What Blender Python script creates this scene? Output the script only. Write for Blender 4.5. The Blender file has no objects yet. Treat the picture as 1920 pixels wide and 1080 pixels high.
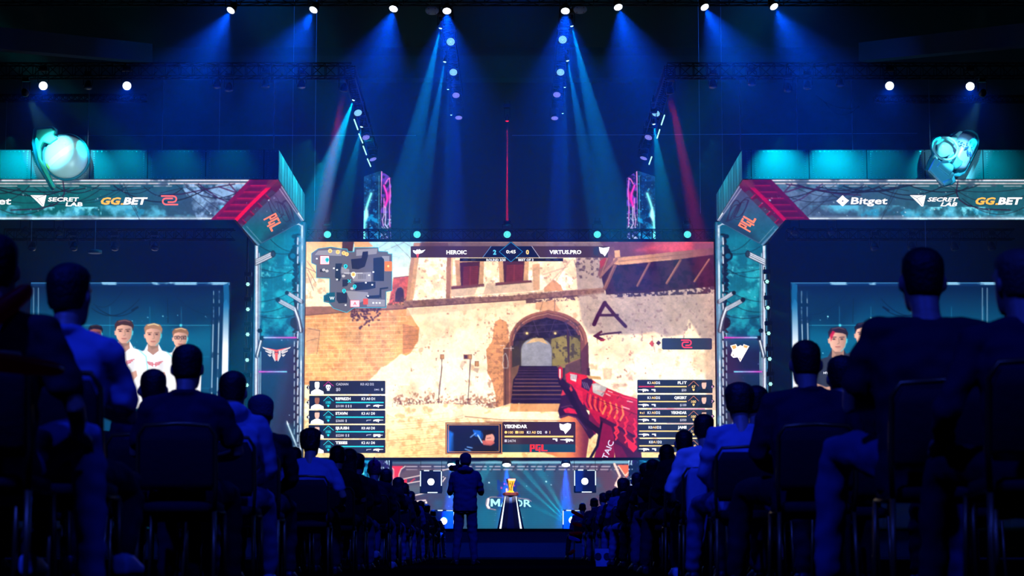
import bpy, math, random
import numpy as np
from mathutils import Vector, Matrix, noise
R = math.radians
sc = bpy.context.scene
COL = sc.collection

# ------------------------------------------------------------------ camera
F = 3900.0                       # focal length in pixels of the 1920 px wide frame
TH = math.atan(490 / F)          # upward pitch
CZ = 0.25                        # lens height above the hall floor
CTH, STH = math.cos(TH), math.sin(TH)
def P(px, py, Y):
    """world point at distance Y down the hall that stands where the photo shows (px, py)"""
    u = (px - 960) / F; v = (540 - py) / F
    t = Y / (CTH - v * STH)
    return Vector((u * t, Y, CZ + (STH + v * CTH) * t))
def RAY(px, py):
    u = (px - 960) / F; v = (540 - py) / F
    return Vector((u, CTH - v * STH, STH + v * CTH))
def PROJ(A):
    """world points (n,3) -> photo pixels (n,2)"""
    A = np.asarray(A, float); y = A[:, 1]; z = A[:, 2] - CZ
    d = y * CTH + z * STH; h = -y * STH + z * CTH
    return np.stack([960 + F * A[:, 0] / d, 540 - F * h / d], 1)
def MX(px): return 1914 - px     # the stage is symmetrical about this line
cam_d = bpy.data.cameras.new('camera'); cam = bpy.data.objects.new('camera', cam_d); COL.objects.link(cam)
sc.camera = cam
cam.location = (0, 0, CZ); cam.rotation_euler = (math.pi / 2 + TH, 0, 0)
cam_d.sensor_width = 36; cam_d.lens = F / 1920 * 36; cam_d.clip_end = 400; cam_d.clip_start = .05
cam_d.dof.use_dof = True; cam_d.dof.focus_distance = 62; cam_d.dof.aperture_fstop = 5.0
sc.view_settings.view_transform = 'Standard'; sc.view_settings.look = 'None'
sc.view_settings.exposure = 0; sc.view_settings.gamma = 1
wd = bpy.data.worlds.new('dark hall'); sc.world = wd; wd.use_nodes = True
wd.node_tree.nodes['Background'].inputs[0].default_value = (0, .01, .06, 1)
wd.node_tree.nodes['Background'].inputs[1].default_value = 0.0
sc.cycles.volume_bounces = 0
sc.cycles.max_bounces = 5; sc.cycles.diffuse_bounces = 2; sc.cycles.glossy_bounces = 2
sc.cycles.sample_clamp_indirect = 3

# ------------------------------------------------------------------ lights
BLUE = (0.0, .055, 1); TEAL = (0, .42, 1); CYAN = (0, .85, .95); RED = (1, .0, .03)
def spot(p, q, ang, col, e, blend=.6, r=.1, name='spot'):
    p, q = Vector(p), Vector(q)
    l = bpy.data.lights.new(name, 'SPOT'); l.energy = e; l.color = col
    l.spot_size = R(ang); l.spot_blend = blend; l.shadow_soft_size = r
    o = bpy.data.objects.new(name, l); COL.objects.link(o); o.location = p
    o.rotation_euler = (q - p).to_track_quat('-Z', 'Y').to_euler(); return o
# wash over the seats and the aisle: blue moving heads on the hall trusses above the audience
for (x, y, z, tx, ty, e) in [(-4.5, 3, 9.5, -1.8, 9, 2700), (4.5, 2.5, 9.5, 1.9, 9.5, 1300), (-1, 14, 11, -1.8, 12, 900),
                             (.5, 10, 11, -1.8, 18, 2200), (-.5, 10, 11, 1.8, 17, 2200),
                             (1.5, 22, 12, -1.8, 29, 1600), (-1.5, 22, 12, 1.8, 30, 1600), (0, 24, 12, -.7, 33, 4200), (1, 34, 13, -1.9, 44, 2200), (-1, 34, 13, 1.8, 44, 2200), (0, 50, 14, 0, 62, 900)]:
    spot((x, y, z), (tx, ty, .9), 52, (0.01, .035, 1), e, .9, .3, 'audience_wash')
# blue ambience that fills the haze over the stage: added unseen spots behind and beside the screen and under the roof
for (x, y, z, tx, ty, tz, a, c, e) in [
        (-9, 69, 20.6, -10, 84, 6, 110, (0, .1, 1), 3000), (9, 69, 20.6, 10, 84, 6, 110, (0, .1, 1), 3000), (0, 68, 20.6, 0, 82, 6, 90, (0, .06, 1), 2200),
        (-4, 77.4, 6.5, -4, 78.5, 20, 100, (0, .5, .9), 1150), (0, 77.4, 6.5, 0, 78.5, 20, 100, (0, .5, .9), 1150), (4, 77.4, 6.5, 4, 78.5, 20, 100, (0, .5, .9), 1150),
        (-12, 79, 2.2, -13, 81, 20, 110, (0, .5, .9), 1150), (12, 79, 2.2, 13, 81, 20, 110, (0, .5, .9), 1150)]:
    spot((x, y, z), (tx, ty, tz), a, c, e, 1, .0, 'haze_fill')
# ------------------------------------------------------------------ object helpers
def lin(c): 
    c = np.asarray(c, float) / 255
    return np.where(c <= .04045, c / 12.92, ((c + .055) / 1.055) ** 2.4)
def empty(name, label, cat, loc=(0, 0, 0), rz=0, group=None):
    o = bpy.data.objects.new(name, None); COL.objects.link(o); o.empty_display_size = .2
    o.location = loc; o.rotation_euler = (0, 0, rz); tag(o, label, cat, group); return o
def tag(o, label=None, cat=None, group=None, kind=None):
    if label: o['label'] = label
    if cat: o['category'] = cat
    if group: o['group'] = group
    if kind: o['kind'] = kind
    return o
class MB:
    def __init__(s): s.v = []; s.f = []; s.m = []; s.cm = 0
    def add(s, vs, fs):
        n = len(s.v); s.v += [tuple(v) for v in vs]
        for f in fs: s.f.append(tuple(i + n for i in f)); s.m.append(s.cm)
        return s
    def box(s, a, b):
        x0, y0, z0 = a; x1, y1, z1 = b
        return s.add([(x0,y0,z0),(x1,y0,z0),(x1,y1,z0),(x0,y1,z0),(x0,y0,z1),(x1,y0,z1),(x1,y1,z1),(x0,y1,z1)],
                     [(0,3,2,1),(4,5,6,7),(0,1,5,4),(1,2,6,5),(2,3,7,6),(3,0,4,7)])
    def hexa(s, p):     # eight corners, bottom ring then top ring
        return s.add(p, [(0,3,2,1),(4,5,6,7),(0,1,5,4),(1,2,6,5),(2,3,7,6),(3,0,4,7)])
    def ring(s, c, ax, r, n=8, r2=None, up=None):
        ax = Vector(ax).normalized(); up = Vector(up) if up else (Vector((0, 0, 1)) if abs(ax.z) < .9 else Vector((1, 0, 0)))
        a = ax.cross(up).normalized(); b = a.cross(ax).normalized(); r2 = r if r2 is None else r2
        return [Vector(c) + a * (math.cos(2*math.pi*i/n) * r) + b * (math.sin(2*math.pi*i/n) * r2) for i in range(n)]
    def loft(s, rings, cap=True):
        n = len(rings[0]); vs = [v for r in rings for v in r]; fs = []
        for k in range(len(rings) - 1):
            for i in range(n):
                j = (i + 1) % n; fs.append((k*n+i, k*n+j, (k+1)*n+j, (k+1)*n+i))
        if cap: fs.append(tuple(range(n))[::-1]); fs.append(tuple(range((len(rings)-1)*n, len(rings)*n)))
        return s.add(vs, fs)
    def tube(s, p0, p1, r, n=6, r2=None):
        p0, p1 = Vector(p0), Vector(p1); d = p1 - p0
        if d.length < 1e-6: return s
        return s.loft([s.ring(p0, d, r, n), s.ring(p1, d, r if r2 is None else r2, n)])
    def path(s, pts, r, n=6):
        pts = [Vector(p) for p in pts]; rs = []
        for i, p in enumerate(pts):
            d = (pts[min(i+1, len(pts)-1)] - pts[max(i-1, 0)]); rr = r[i] if isinstance(r, (list, tuple)) else r
            rs.append(s.ring(p, d, rr, n, up=(.13, .31, .94)))
        return s.loft(rs)
    def lathe(s, c, ax, prof, n=20):    # profile (distance along axis, radius)
        ax = Vector(ax).normalized(); c = Vector(c)
        return s.loft([s.ring(c + ax * h, ax, max(r, 1e-4), n) for h, r in prof])
    def disc(s, c, ax, r, n=24):
        return s.add(s.ring(c, ax, r, n), [tuple(range(n))])
    def ball(s, c, rx, ry, rz, nu=12, nv=8):
        c = Vector(c); rings = []
        for j in range(1, nv):
            t = math.pi * j / nv
            rings.append([c + Vector((rx*math.sin(t)*math.cos(2*math.pi*i/nu), ry*math.sin(t)*math.sin(2*math.pi*i/nu), -rz*math.cos(t))) for i in range(nu)])
        return s.loft(rings)
    def extr(s, pts, d):   # closed outline extruded by vector d
        pts = [Vector(p) for p in pts]; n = len(pts); d = Vector(d)
        return s.add(pts + [p + d for p in pts], [tuple(range(n)), tuple(range(2*n-1, n-1, -1))] + [(i, i+n, (i+1) % n + n, (i+1) % n) for i in range(n)])
    def build(s, name, mats, parent=None, smooth=False):
        me = bpy.data.meshes.new(name); me.from_pydata(s.v, [], s.f); mats = mats if isinstance(mats, (list, tuple)) else [mats]
        for m in mats: me.materials.append(m)
        if len(mats) > 1: me.polygons.foreach_set('material_index', s.m)
        if smooth:
            me.polygons.foreach_set('use_smooth', [True] * len(me.polygons))
        me.update()
        o = bpy.data.objects.new(name, me); COL.objects.link(o)
        if parent: wparent(o, parent)
        return o
def wparent(o, parent):
    """parent a mesh written in world coordinates to its thing"""
    o.parent = parent; o.matrix_parent_inverse = parent.matrix_basis.inverted() if parent.parent is None else Matrix.Identity(4); return o

# ------------------------------------------------------------------ materials
_M = {}
def pm(name, col, rough=.6, metal=0., var=.15, scale=8., bump=0., spec=.5, alpha=1., trans=0.):
    if name in _M: return _M[name]
    m = bpy.data.materials.new(name); m.use_nodes = True; nt = m.node_tree; b = nt.nodes['Principled BSDF']
    b.inputs['Roughness'].default_value = rough; b.inputs['Metallic'].default_value = metal
    b.inputs['Specular IOR Level'].default_value = spec; b.inputs['Transmission Weight'].default_value = trans
    tc = nt.nodes.new('ShaderNodeTexCoord'); nz = nt.nodes.new('ShaderNodeTexNoise'); nz.inputs['Scale'].default_value = scale; nz.inputs['Detail'].default_value = 3
    nt.links.new(tc.outputs['Object'], nz.inputs['Vector'])
    mx = nt.nodes.new('ShaderNodeMix'); mx.data_type = 'RGBA'; c = lin(col)
    mx.inputs[6].default_value = (*(c * (1 - var)), 1); mx.inputs[7].default_value = (*np.minimum(c * (1 + var), 1), 1)
    nt.links.new(nz.outputs['Fac'], mx.inputs[0]); nt.links.new(mx.outputs[2], b.inputs['Base Color'])
    if bump:
        bp = nt.nodes.new('ShaderNodeBump'); bp.inputs['Strength'].default_value = bump; bp.inputs['Distance'].default_value = .02
        nt.links.new(nz.outputs['Fac'], bp.inputs['Height']); nt.links.new(bp.outputs[0], b.inputs['Normal'])
    _M[name] = m; return m
def em(col, s=1.3, name=None, smp=False):
    key = name or 'glow %d %d %d x%.2f' % (*col, s)
    if key in _M: return _M[key]
    m = bpy.data.materials.new(key); m.use_nodes = True; nt = m.node_tree; nt.nodes.clear()
    o = nt.nodes.new('ShaderNodeOutputMaterial'); e = nt.nodes.new('ShaderNodeEmission')
    e.inputs[0].default_value = (*lin(col), 1); e.inputs[1].default_value = s; nt.links.new(e.outputs[0], o.inputs[0])
    m.cycles.emission_sampling = 'AUTO' if smp else 'NONE'; _M[key] = m; return m
def imgmat(s):
    key = 'screen image x%.2f' % s
    if key in _M: return _M[key]
    m = bpy.data.materials.new(key); m.use_nodes = True; nt = m.node_tree; nt.nodes.clear()
    o = nt.nodes.new('ShaderNodeOutputMaterial'); e = nt.nodes.new('ShaderNodeEmission'); a = nt.nodes.new('ShaderNodeAttribute'); a.attribute_name = 'pixels'
    e.inputs[1].default_value = s; nt.links.new(a.outputs['Color'], e.inputs[0]); nt.links.new(e.outputs[0], o.inputs[0])
    m.cycles.emission_sampling = 'NONE'; _M[key] = m; return m
M_BLACK = pm('black powder coat', (16, 16, 18), .5)
M_DARK = pm('dark steel', (38, 40, 44), .4, .6)
M_TRUSS = pm('aluminium truss', (70, 74, 80), .4, .8)
M_CABLE = pm('steel cable', (190, 195, 200), .4, .2)
M_CHROME = pm('polished rim', (190, 195, 205), .25, .9)

# ------------------------------------------------------------------ painting what the LED panels display
rng = np.random.default_rng(7)
def fbm(h, w, cell, seed, octv=4):
    r = np.random.default_rng(seed); out = np.zeros((h, w)); amp = 1.; tot = 0
    for o in range(octv):
        c = max(cell / 2**o, 1.01); gh, gw = int(h / c) + 3, int(w / c) + 3; g = r.random((gh, gw))
        y = np.arange(h) / c; x = np.arange(w) / c; yi = y.astype(int); xi = x.astype(int); fy = (y - yi)[:, None]; fx = (x - xi)[None]
        fy = fy*fy*(3-2*fy); fx = fx*fx*(3-2*fx)
        out += amp * ((g[yi][:, xi]*(1-fx) + g[yi][:, xi+1]*fx)*(1-fy) + (g[yi+1][:, xi]*(1-fx) + g[yi+1][:, xi+1]*fx)*fy); tot += amp; amp *= .55
    return out / tot
class Cv:
    """a picture in photo pixel coordinates; colours 0-255"""
    K = 2
    def __init__(s, x0, y0, x1, y1, col=(0, 0, 0), K=2):
        s.K = K; s.x0, s.y0 = x0, y0; s.W = int((x1 - x0) * K); s.H = int((y1 - y0) * K)
        s.a = np.ones((s.H, s.W, 3)) * np.array(col, float)
        s.N1 = fbm(s.H, s.W, 14 * K, 11) - .5; s.N2 = fbm(s.H, s.W, 14 * K, 12) - .5
    def reg(s, bx0, by0, bx1, by1):
        K = s.K; i0 = max(int((by0 - s.y0) * K) - 1, 0); i1 = min(int((by1 - s.y0) * K) + 2, s.H)
        j0 = max(int((bx0 - s.x0) * K) - 1, 0); j1 = min(int((bx1 - s.x0) * K) + 2, s.W)
        if i1 <= i0 or j1 <= j0: return None, None, None
        Y, X = np.mgrid[i0:i1, j0:j1]
        return (slice(i0, i1), slice(j0, j1)), s.x0 + (X + .5) / K, s.y0 + (Y + .5) / K
    def blend(s, sl, X, Y, col, a):
        c = col(X, Y) if callable(col) else np.array(col, float)
        a = a[..., None]; s.a[sl] = s.a[sl] * (1 - a) + c * a
    def poly(s, pts, col, a=1., rag=0, soft=0):
        xs = [p[0] for p in pts]; ys = [p[1] for p in pts]; m = rag + soft * 2
        sl, X, Y = s.reg(min(xs) - m, min(ys) - m, max(xs) + m, max(ys) + m)
        if sl is None: return
        Xr, Yr = (X + s.N1[sl] * rag * 4, Y + s.N2[sl] * rag * 4) if rag else (X, Y)
        ins = np.zeros(X.shape, bool); n = len(pts); dist = np.full(X.shape, 1e9)
        for i in range(n):
            x1, y1 = pts[i]; x2, y2 = pts[(i + 1) % n]
            if y1 != y2:
                c = ((y1 > Yr) != (y2 > Yr)) & (Xr < (x2 - x1) * (Yr - y1) / (y2 - y1) + x1); ins ^= c
            if soft:
                dx, dy = x2 - x1, y2 - y1; L = dx*dx + dy*dy + 1e-9; t = np.clip(((Xr-x1)*dx + (Yr-y1)*dy) / L, 0, 1)
                dist = np.minimum(dist, np.hypot(Xr - x1 - t*dx, Yr - y1 - t*dy))
        al = ins.astype(float)
        if soft: al = np.clip(np.where(ins, .5 + dist / soft / 2, .5 - dist / soft / 2), 0, 1)
        s.blend(sl, X, Y, col, al * a)
    def rect(s, x0, y0, x1, y1, col, a=1., soft=0): s.poly([(x0, y0), (x1, y0), (x1, y1), (x0, y1)], col, a, 0, soft)
    def line(s, pts, w, col, a=1., soft=.5, glow=0):
        xs = [p[0] for p in pts]; ys = [p[1] for p in pts]; m = w + soft + glow * 3
        sl, X, Y = s.reg(min(xs) - m, min(ys) - m, max(xs) + m, max(ys) + m)
        if sl is None: return
        d = np.full(X.shape, 1e9)
        for (x1, y1), (x2, y2) in zip(pts[:-1], pts[1:]):
            dx, dy = x2 - x1, y2 - y1; L = dx*dx + dy*dy + 1e-9; t = np.clip(((X-x1)*dx + (Y-y1)*dy) / L, 0, 1)
            d = np.minimum(d, np.hypot(X - x1 - t*dx, Y - y1 - t*dy))
        if glow: s.blend(sl, X, Y, col, np.exp(-(d / glow) ** 2) * .55 * a)
        s.blend(sl, X, Y, col, np.clip((w / 2 - d) / soft + .5, 0, 1) * a)
    def ell(s, cx, cy, rx, ry, col, a=1., soft=.5, rot=0):
        m = max(rx, ry) + soft; sl, X, Y = s.reg(cx - m*1.2, cy - m*1.2, cx + m*1.2, cy + m*1.2)
        if sl is None: return
        c, q = math.cos(rot), math.sin(rot); u = (X-cx)*c + (Y-cy)*q; v = -(X-cx)*q + (Y-cy)*c
        d = (np.hypot(u / rx, v / ry) - 1) * min(rx, ry); s.blend(sl, X, Y, col, np.clip(.5 - d / soft, 0, 1) * a)
    def arc(s, x0, y0, x1, y1, sag, w, col, a=1., n=14):
        s.line([(x0 + (x1-x0)*t, y0 + (y1-y0)*t + sag*4*t*(1-t)) for t in np.linspace(0, 1, n)], w, col, a)
    def noise(s, pts, col, cell, thr, amt, seed, sharp=.06, rag=0):
        """blotches of colour inside an outline"""
        xs = [p[0] for p in pts]; ys = [p[1] for p in pts]; sl, X, Y = s.reg(min(xs), min(ys), max(xs), max(ys))
        if sl is None: return
        f = fbm(X.shape[0], X.shape[1], cell * s.K, seed); al = np.clip((f - thr) / sharp, 0, 1) * amt
        ins = np.zeros(X.shape, bool)
        for i in range(len(pts)):
            x1, y1 = pts[i]; x2, y2 = pts[(i + 1) % len(pts)]
            if y1 != y2: ins ^= ((y1 > Y) != (y2 > Y)) & (X < (x2 - x1) * (Y - y1) / (y2 - y1) + x1)
        s.blend(sl, X, Y, col, al * ins)
    def mult(s, amt, cell, seed):
        f = fbm(s.H, s.W, cell * s.K, seed) - .5; s.a *= (1 + f * amt)[..., None]
    def sample(s, px):
        K = s.K; h, w = s.H // K, s.W // K
        D = s.a[:h*K, :w*K].reshape(h, K, w, K, 3).mean((1, 3)); D = lin(np.clip(D, 0, 255))
        x = np.clip(px[:, 0] - s.x0 - .5, 0, w - 1.001); y = np.clip(px[:, 1] - s.y0 - .5, 0, h - 1.001)
        xi = x.astype(int); yi = y.astype(int); fx = (x - xi)[:, None]; fy = (y - yi)[:, None]
        return (D[yi, xi]*(1-fx) + D[yi, xi+1]*fx)*(1-fy) + (D[yi+1, xi]*(1-fx) + D[yi+1, xi+1]*fx)*fy
def vgrad(c0, c1, y0, y1):
    c0, c1 = np.array(c0, float), np.array(c1, float)
    return lambda X, Y: c0 + (c1 - c0) * np.clip((Y - y0) / (y1 - y0), 0, 1)[..., None]
def hgrad(c0, c1, x0, x1):
    c0, c1 = np.array(c0, float), np.array(c1, float)
    return lambda X, Y: c0 + (c1 - c0) * np.clip((X - x0) / (x1 - x0), 0, 1)[..., None]
def led_surface(name, quad, nx, ny, cv, strength, parent):
    """a panel (TL, TR, BR, BL in world space) whose LEDs show the picture"""
    TL, TR, BR, BL = [np.array(q, float) for q in quad]
    s = np.linspace(0, 1, nx + 1)[None, :, None]; t = np.linspace(0, 1, ny + 1)[:, None, None]
    V = ((TL*(1-s) + TR*s)*(1-t) + (BL*(1-s) + BR*s)*t).reshape(-1, 3)
    me = bpy.data.meshes.new(name); nv = len(V); nf = nx * ny
    me.vertices.add(nv); me.vertices.foreach_set('co', V.astype(np.float32).ravel())
    i = (np.arange(ny)[:, None] * (nx + 1) + np.arange(nx)[None]).ravel()
    q = np.stack([i, i + nx + 1, i + nx + 2, i + 1], 1).ravel()
    me.loops.add(nf * 4); me.polygons.add(nf); me.loops.foreach_set('vertex_index', q.astype(np.int32))
    me.polygons.foreach_set('loop_start', (np.arange(nf) * 4).astype(np.int32)); me.update(calc_edges=True)
    at = me.attributes.new('pixels', 'FLOAT_COLOR', 'POINT'); c = np.ones((nv, 4), np.float32); c[:, :3] = cv.sample(PROJ(V)); at.data.foreach_set('color', c.ravel())
    me.materials.append(imgmat(strength)); o = bpy.data.objects.new(name, me); COL.objects.link(o)
    if parent: wparent(o, parent)
    return o

# ------------------------------------------------------------------ lettering and flat marks on a panel
_T = {}
def glyphs(s, bold=.0, shear=0., res=2):
    key = (s, bold, shear)
    if key not in _T:
        cu = bpy.data.curves.new('lettering', 'FONT'); cu.body = s; cu.size = 1; cu.offset = bold; cu.shear = shear; cu.resolution_u = res
        o = bpy.data.objects.new('lettering', cu); COL.objects.link(o); dg = bpy.context.evaluated_depsgraph_get(); dg.update()
        e = o.evaluated_get(dg); me = e.to_mesh(); v = np.array([p.co[:2] for p in me.vertices]) if len(me.vertices) else np.zeros((0, 2)); f = [tuple(p.vertices) for p in me.polygons]
        e.to_mesh_clear(); bpy.data.objects.remove(o); bpy.data.curves.remove(cu)
        if len(v): v = v - [v[:, 0].min(), 0]
        _T[key] = (v, f)
    return _T[key]
class Ov:
    """marks lying on a plane through three world points, given in photo pixels"""
    def __init__(s, a, b, c, off=.02):
        s.o = Vector(a); n = (Vector(b) - s.o).cross(Vector(c) - s.o).normalized()
        if n.dot(s.o - cam.location) > 0: n = -n
        s.n = n; s.mb = MB(); s.mats = []; s.off = off; s.lay = 0
    def hit(s, px, py, k=0):
        r = RAY(px, py); c = cam.location; o = s.o + s.n * (s.off + k * .004)
        return c + r * ((o - c).dot(s.n) / r.dot(s.n))
    def mat(s, m):
        if m not in s.mats: s.mats.append(m)
        s.mb.cm = s.mats.index(m)
    def poly(s, pts, m, k=0): s.mat(m); s.mb.add([s.hit(x, y, k) for x, y in pts], [tuple(range(len(pts)))]); return s
    def rect(s, x0, y0, x1, y1, m, k=0): return s.poly([(x0, y0), (x1, y0), (x1, y1), (x0, y1)], m, k)
    def rrect(s, x0, y0, x1, y1, r, m, k=0):
        pts = []
        for cx, cy, a in ((x1-r, y0+r, -90), (x1-r, y1-r, 0), (x0+r, y1-r, 90), (x0+r, y0+r, 180)):
            pts += [(cx + r*math.cos(R(a+t)), cy + r*math.sin(R(a+t))) for t in (0, 30, 60, 90)]
        return s.poly(pts, m, k)
    def line(s, pts, w, m, k=0):
        s.mat(m)
        for (x1, y1), (x2, y2) in zip(pts[:-1], pts[1:]):
            L = math.hypot(x2-x1, y2-y1) or 1; nx, ny = -(y2-y1)/L*w/2, (x2-x1)/L*w/2
            s.mb.add([s.hit(x, y, k) for x, y in ((x1+nx, y1+ny), (x2+nx, y2+ny), (x2-nx, y2-ny), (x1-nx, y1-ny))], [(0, 1, 2, 3)])
        return s
    def disc(s, cx, cy, rx, ry, m, k=0, n=14): return s.poly([(cx + rx*math.cos(2*math.pi*i/n), cy + ry*math.sin(2*math.pi*i/n)) for i in range(n)], m, k)
    def text(s, t, x, y, cap, m, w=None, al='l', bold=.02, shear=0., rot=0., k=1):
        """x,y = left (or centre/right) end of the baseline, cap height in px, w = whole width in px"""
        v, f = glyphs(t, bold, shear)
        if not len(v): return s
        W = v[:, 0].max(); sy = cap / .73; sx = (w / W) if w else sy; q = v * [sx, -sy]; W *= sx
        q[:, 0] -= {'l': 0, 'c': W / 2, 'r': W}[al]; c, d = math.cos(rot), math.sin(rot)
        s.mat(m); s.mb.add([s.hit(x + a*c - b*d, y + a*d + b*c, k) for a, b in q], f); return s
    def build(s, name, parent): return s.mb.build(name, s.mats, parent)
# ------------------------------------------------------------------ the hall
M_FLOOR = pm('dark hall carpet', (9, 7, 11), .9, 0, .3, 3, .3, .0)
M_WALL = pm('dark drape', (52, 58, 70), .9, 0, .15, .8, .2, .1)
M_CEIL = pm('black ceiling', (16, 17, 20), .9, 0, .1, 1, 0, .1)
def struct(name, mb, m): o = mb.build(name, m); o['kind'] = 'structure'; return o
struct('floor', MB().box((-24, -6, -.1), (24, 88, 0)), M_FLOOR)
struct('wall_back', MB().box((-24, 88, -.1), (24, 88.3, 22)), M_WALL)
struct('wall_left', MB().box((-24.3, -6, -.1), (-24, 88.3, 22)), M_WALL)
struct('wall_right', MB().box((24, -6, -.1), (24.3, 88.3, 22)), M_WALL)
struct('wall_front', MB().box((-24.3, -6.3, -.1), (24.3, -6, 22)), M_WALL)
struct('ceiling', MB().box((-24.3, -6.3, 21.8), (24.3, 88.3, 22)), M_CEIL)
M_BULK = pm('painted bulkhead', (64, 70, 84), .8, 0, .08, .6, 0, .2)
a, b = P(415, 146, 87), P(1500, 104, 87)
struct('trim_1', MB().box((a.x, 87, a.z), (b.x, 87.9, b.z)), M_BULK)
for n, (x0, y0, y1, Y0, x1, y2, y3, Y1) in enumerate([(-60, 44, 86, 62, 286, 82, 116, 78), (1960, 38, 80, 62, 1610, 80, 114, 78)]):
    A, B, C, D = P(x0, y0, Y0), P(x1, y2, Y1), P(x1, y3, Y1), P(x0, y1, Y0)
    s = .4 if n else -.4
    struct('trim_%d' % (n + 2), MB().extr([A, B, C, D], (s, .3, 0)), M_BULK)
# haze from the hazers hangs under the lighting grid, over the stage end of the hall
hz = bpy.data.materials.new('stage haze'); hz.use_nodes = True; nt = hz.node_tree; nt.nodes.clear()
_o = nt.nodes.new('ShaderNodeOutputMaterial'); _v = nt.nodes.new('ShaderNodeVolumeScatter'); _v.inputs['Density'].default_value = .0065; _v.inputs['Anisotropy'].default_value = 0.1
nt.links.new(_v.outputs[0], _o.inputs['Volume'])
h = MB().box((-23.9, 62, P(957, 990, 66.6).z + .004), (23.9, 87.85, 21.7)).build('stage_haze', hz)
tag(h, 'thin bluish haze hanging over the stage end of the dark hall', 'haze', kind='stuff')

# stage deck with a bowed front
M_DECK = pm('stage deck paint', (14, 14, 18), .45, 0, .2, 2, 0, .3)
M_FASCIA = pm('stage fascia cloth', (110, 120, 150), .7, 0, .1, 1.2, .1, .3)
zt = P(957, 990, 66.6).z
def front(x): return 66.6 + 1.5 * (x / 12.) ** 2 + (.0)
xs = [-15 + 30 * i / 48 for i in range(49)]
top = [(x, front(x), zt) for x in xs]
zd = zt - .02
st = empty('stage_platform', 'low dark stage platform with a bowed front below the big screen', 'stage', (0, 66.6, 0))
mb = MB(); n = len(xs)
mb.add([(x, front(x) - .05, zd) for x in xs] + [(15, 84, zd), (-15, 84, zd)] + [(x, front(x) - .05, zt - .08) for x in xs] + [(15, 84, zt - .08), (-15, 84, zt - .08)],
       [tuple(range(n + 2)), tuple(range(2*n+3, n+1, -1))] + [(i, i+n+2, (i+1) % (n+2) + n+2, (i+1) % (n+2)) for i in range(n + 2)])
mb.build('deck', M_DECK, st)
mb = MB(); mb.add([(x, front(x), 0.0) for x in xs] + [(x, front(x), zt - .08) for x in xs] + [(x, front(x) + .06, zt - .08) for x in xs] + [(x, front(x) + .06, 0) for x in xs],
       [(i, i+1, n+i+1, n+i) for i in range(n-1)] + [(2*n+i, 2*n+i+1, 3*n+i+1, 3*n+i) for i in range(n-1)])
mb.build('front_fascia', M_FASCIA, st)

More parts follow.
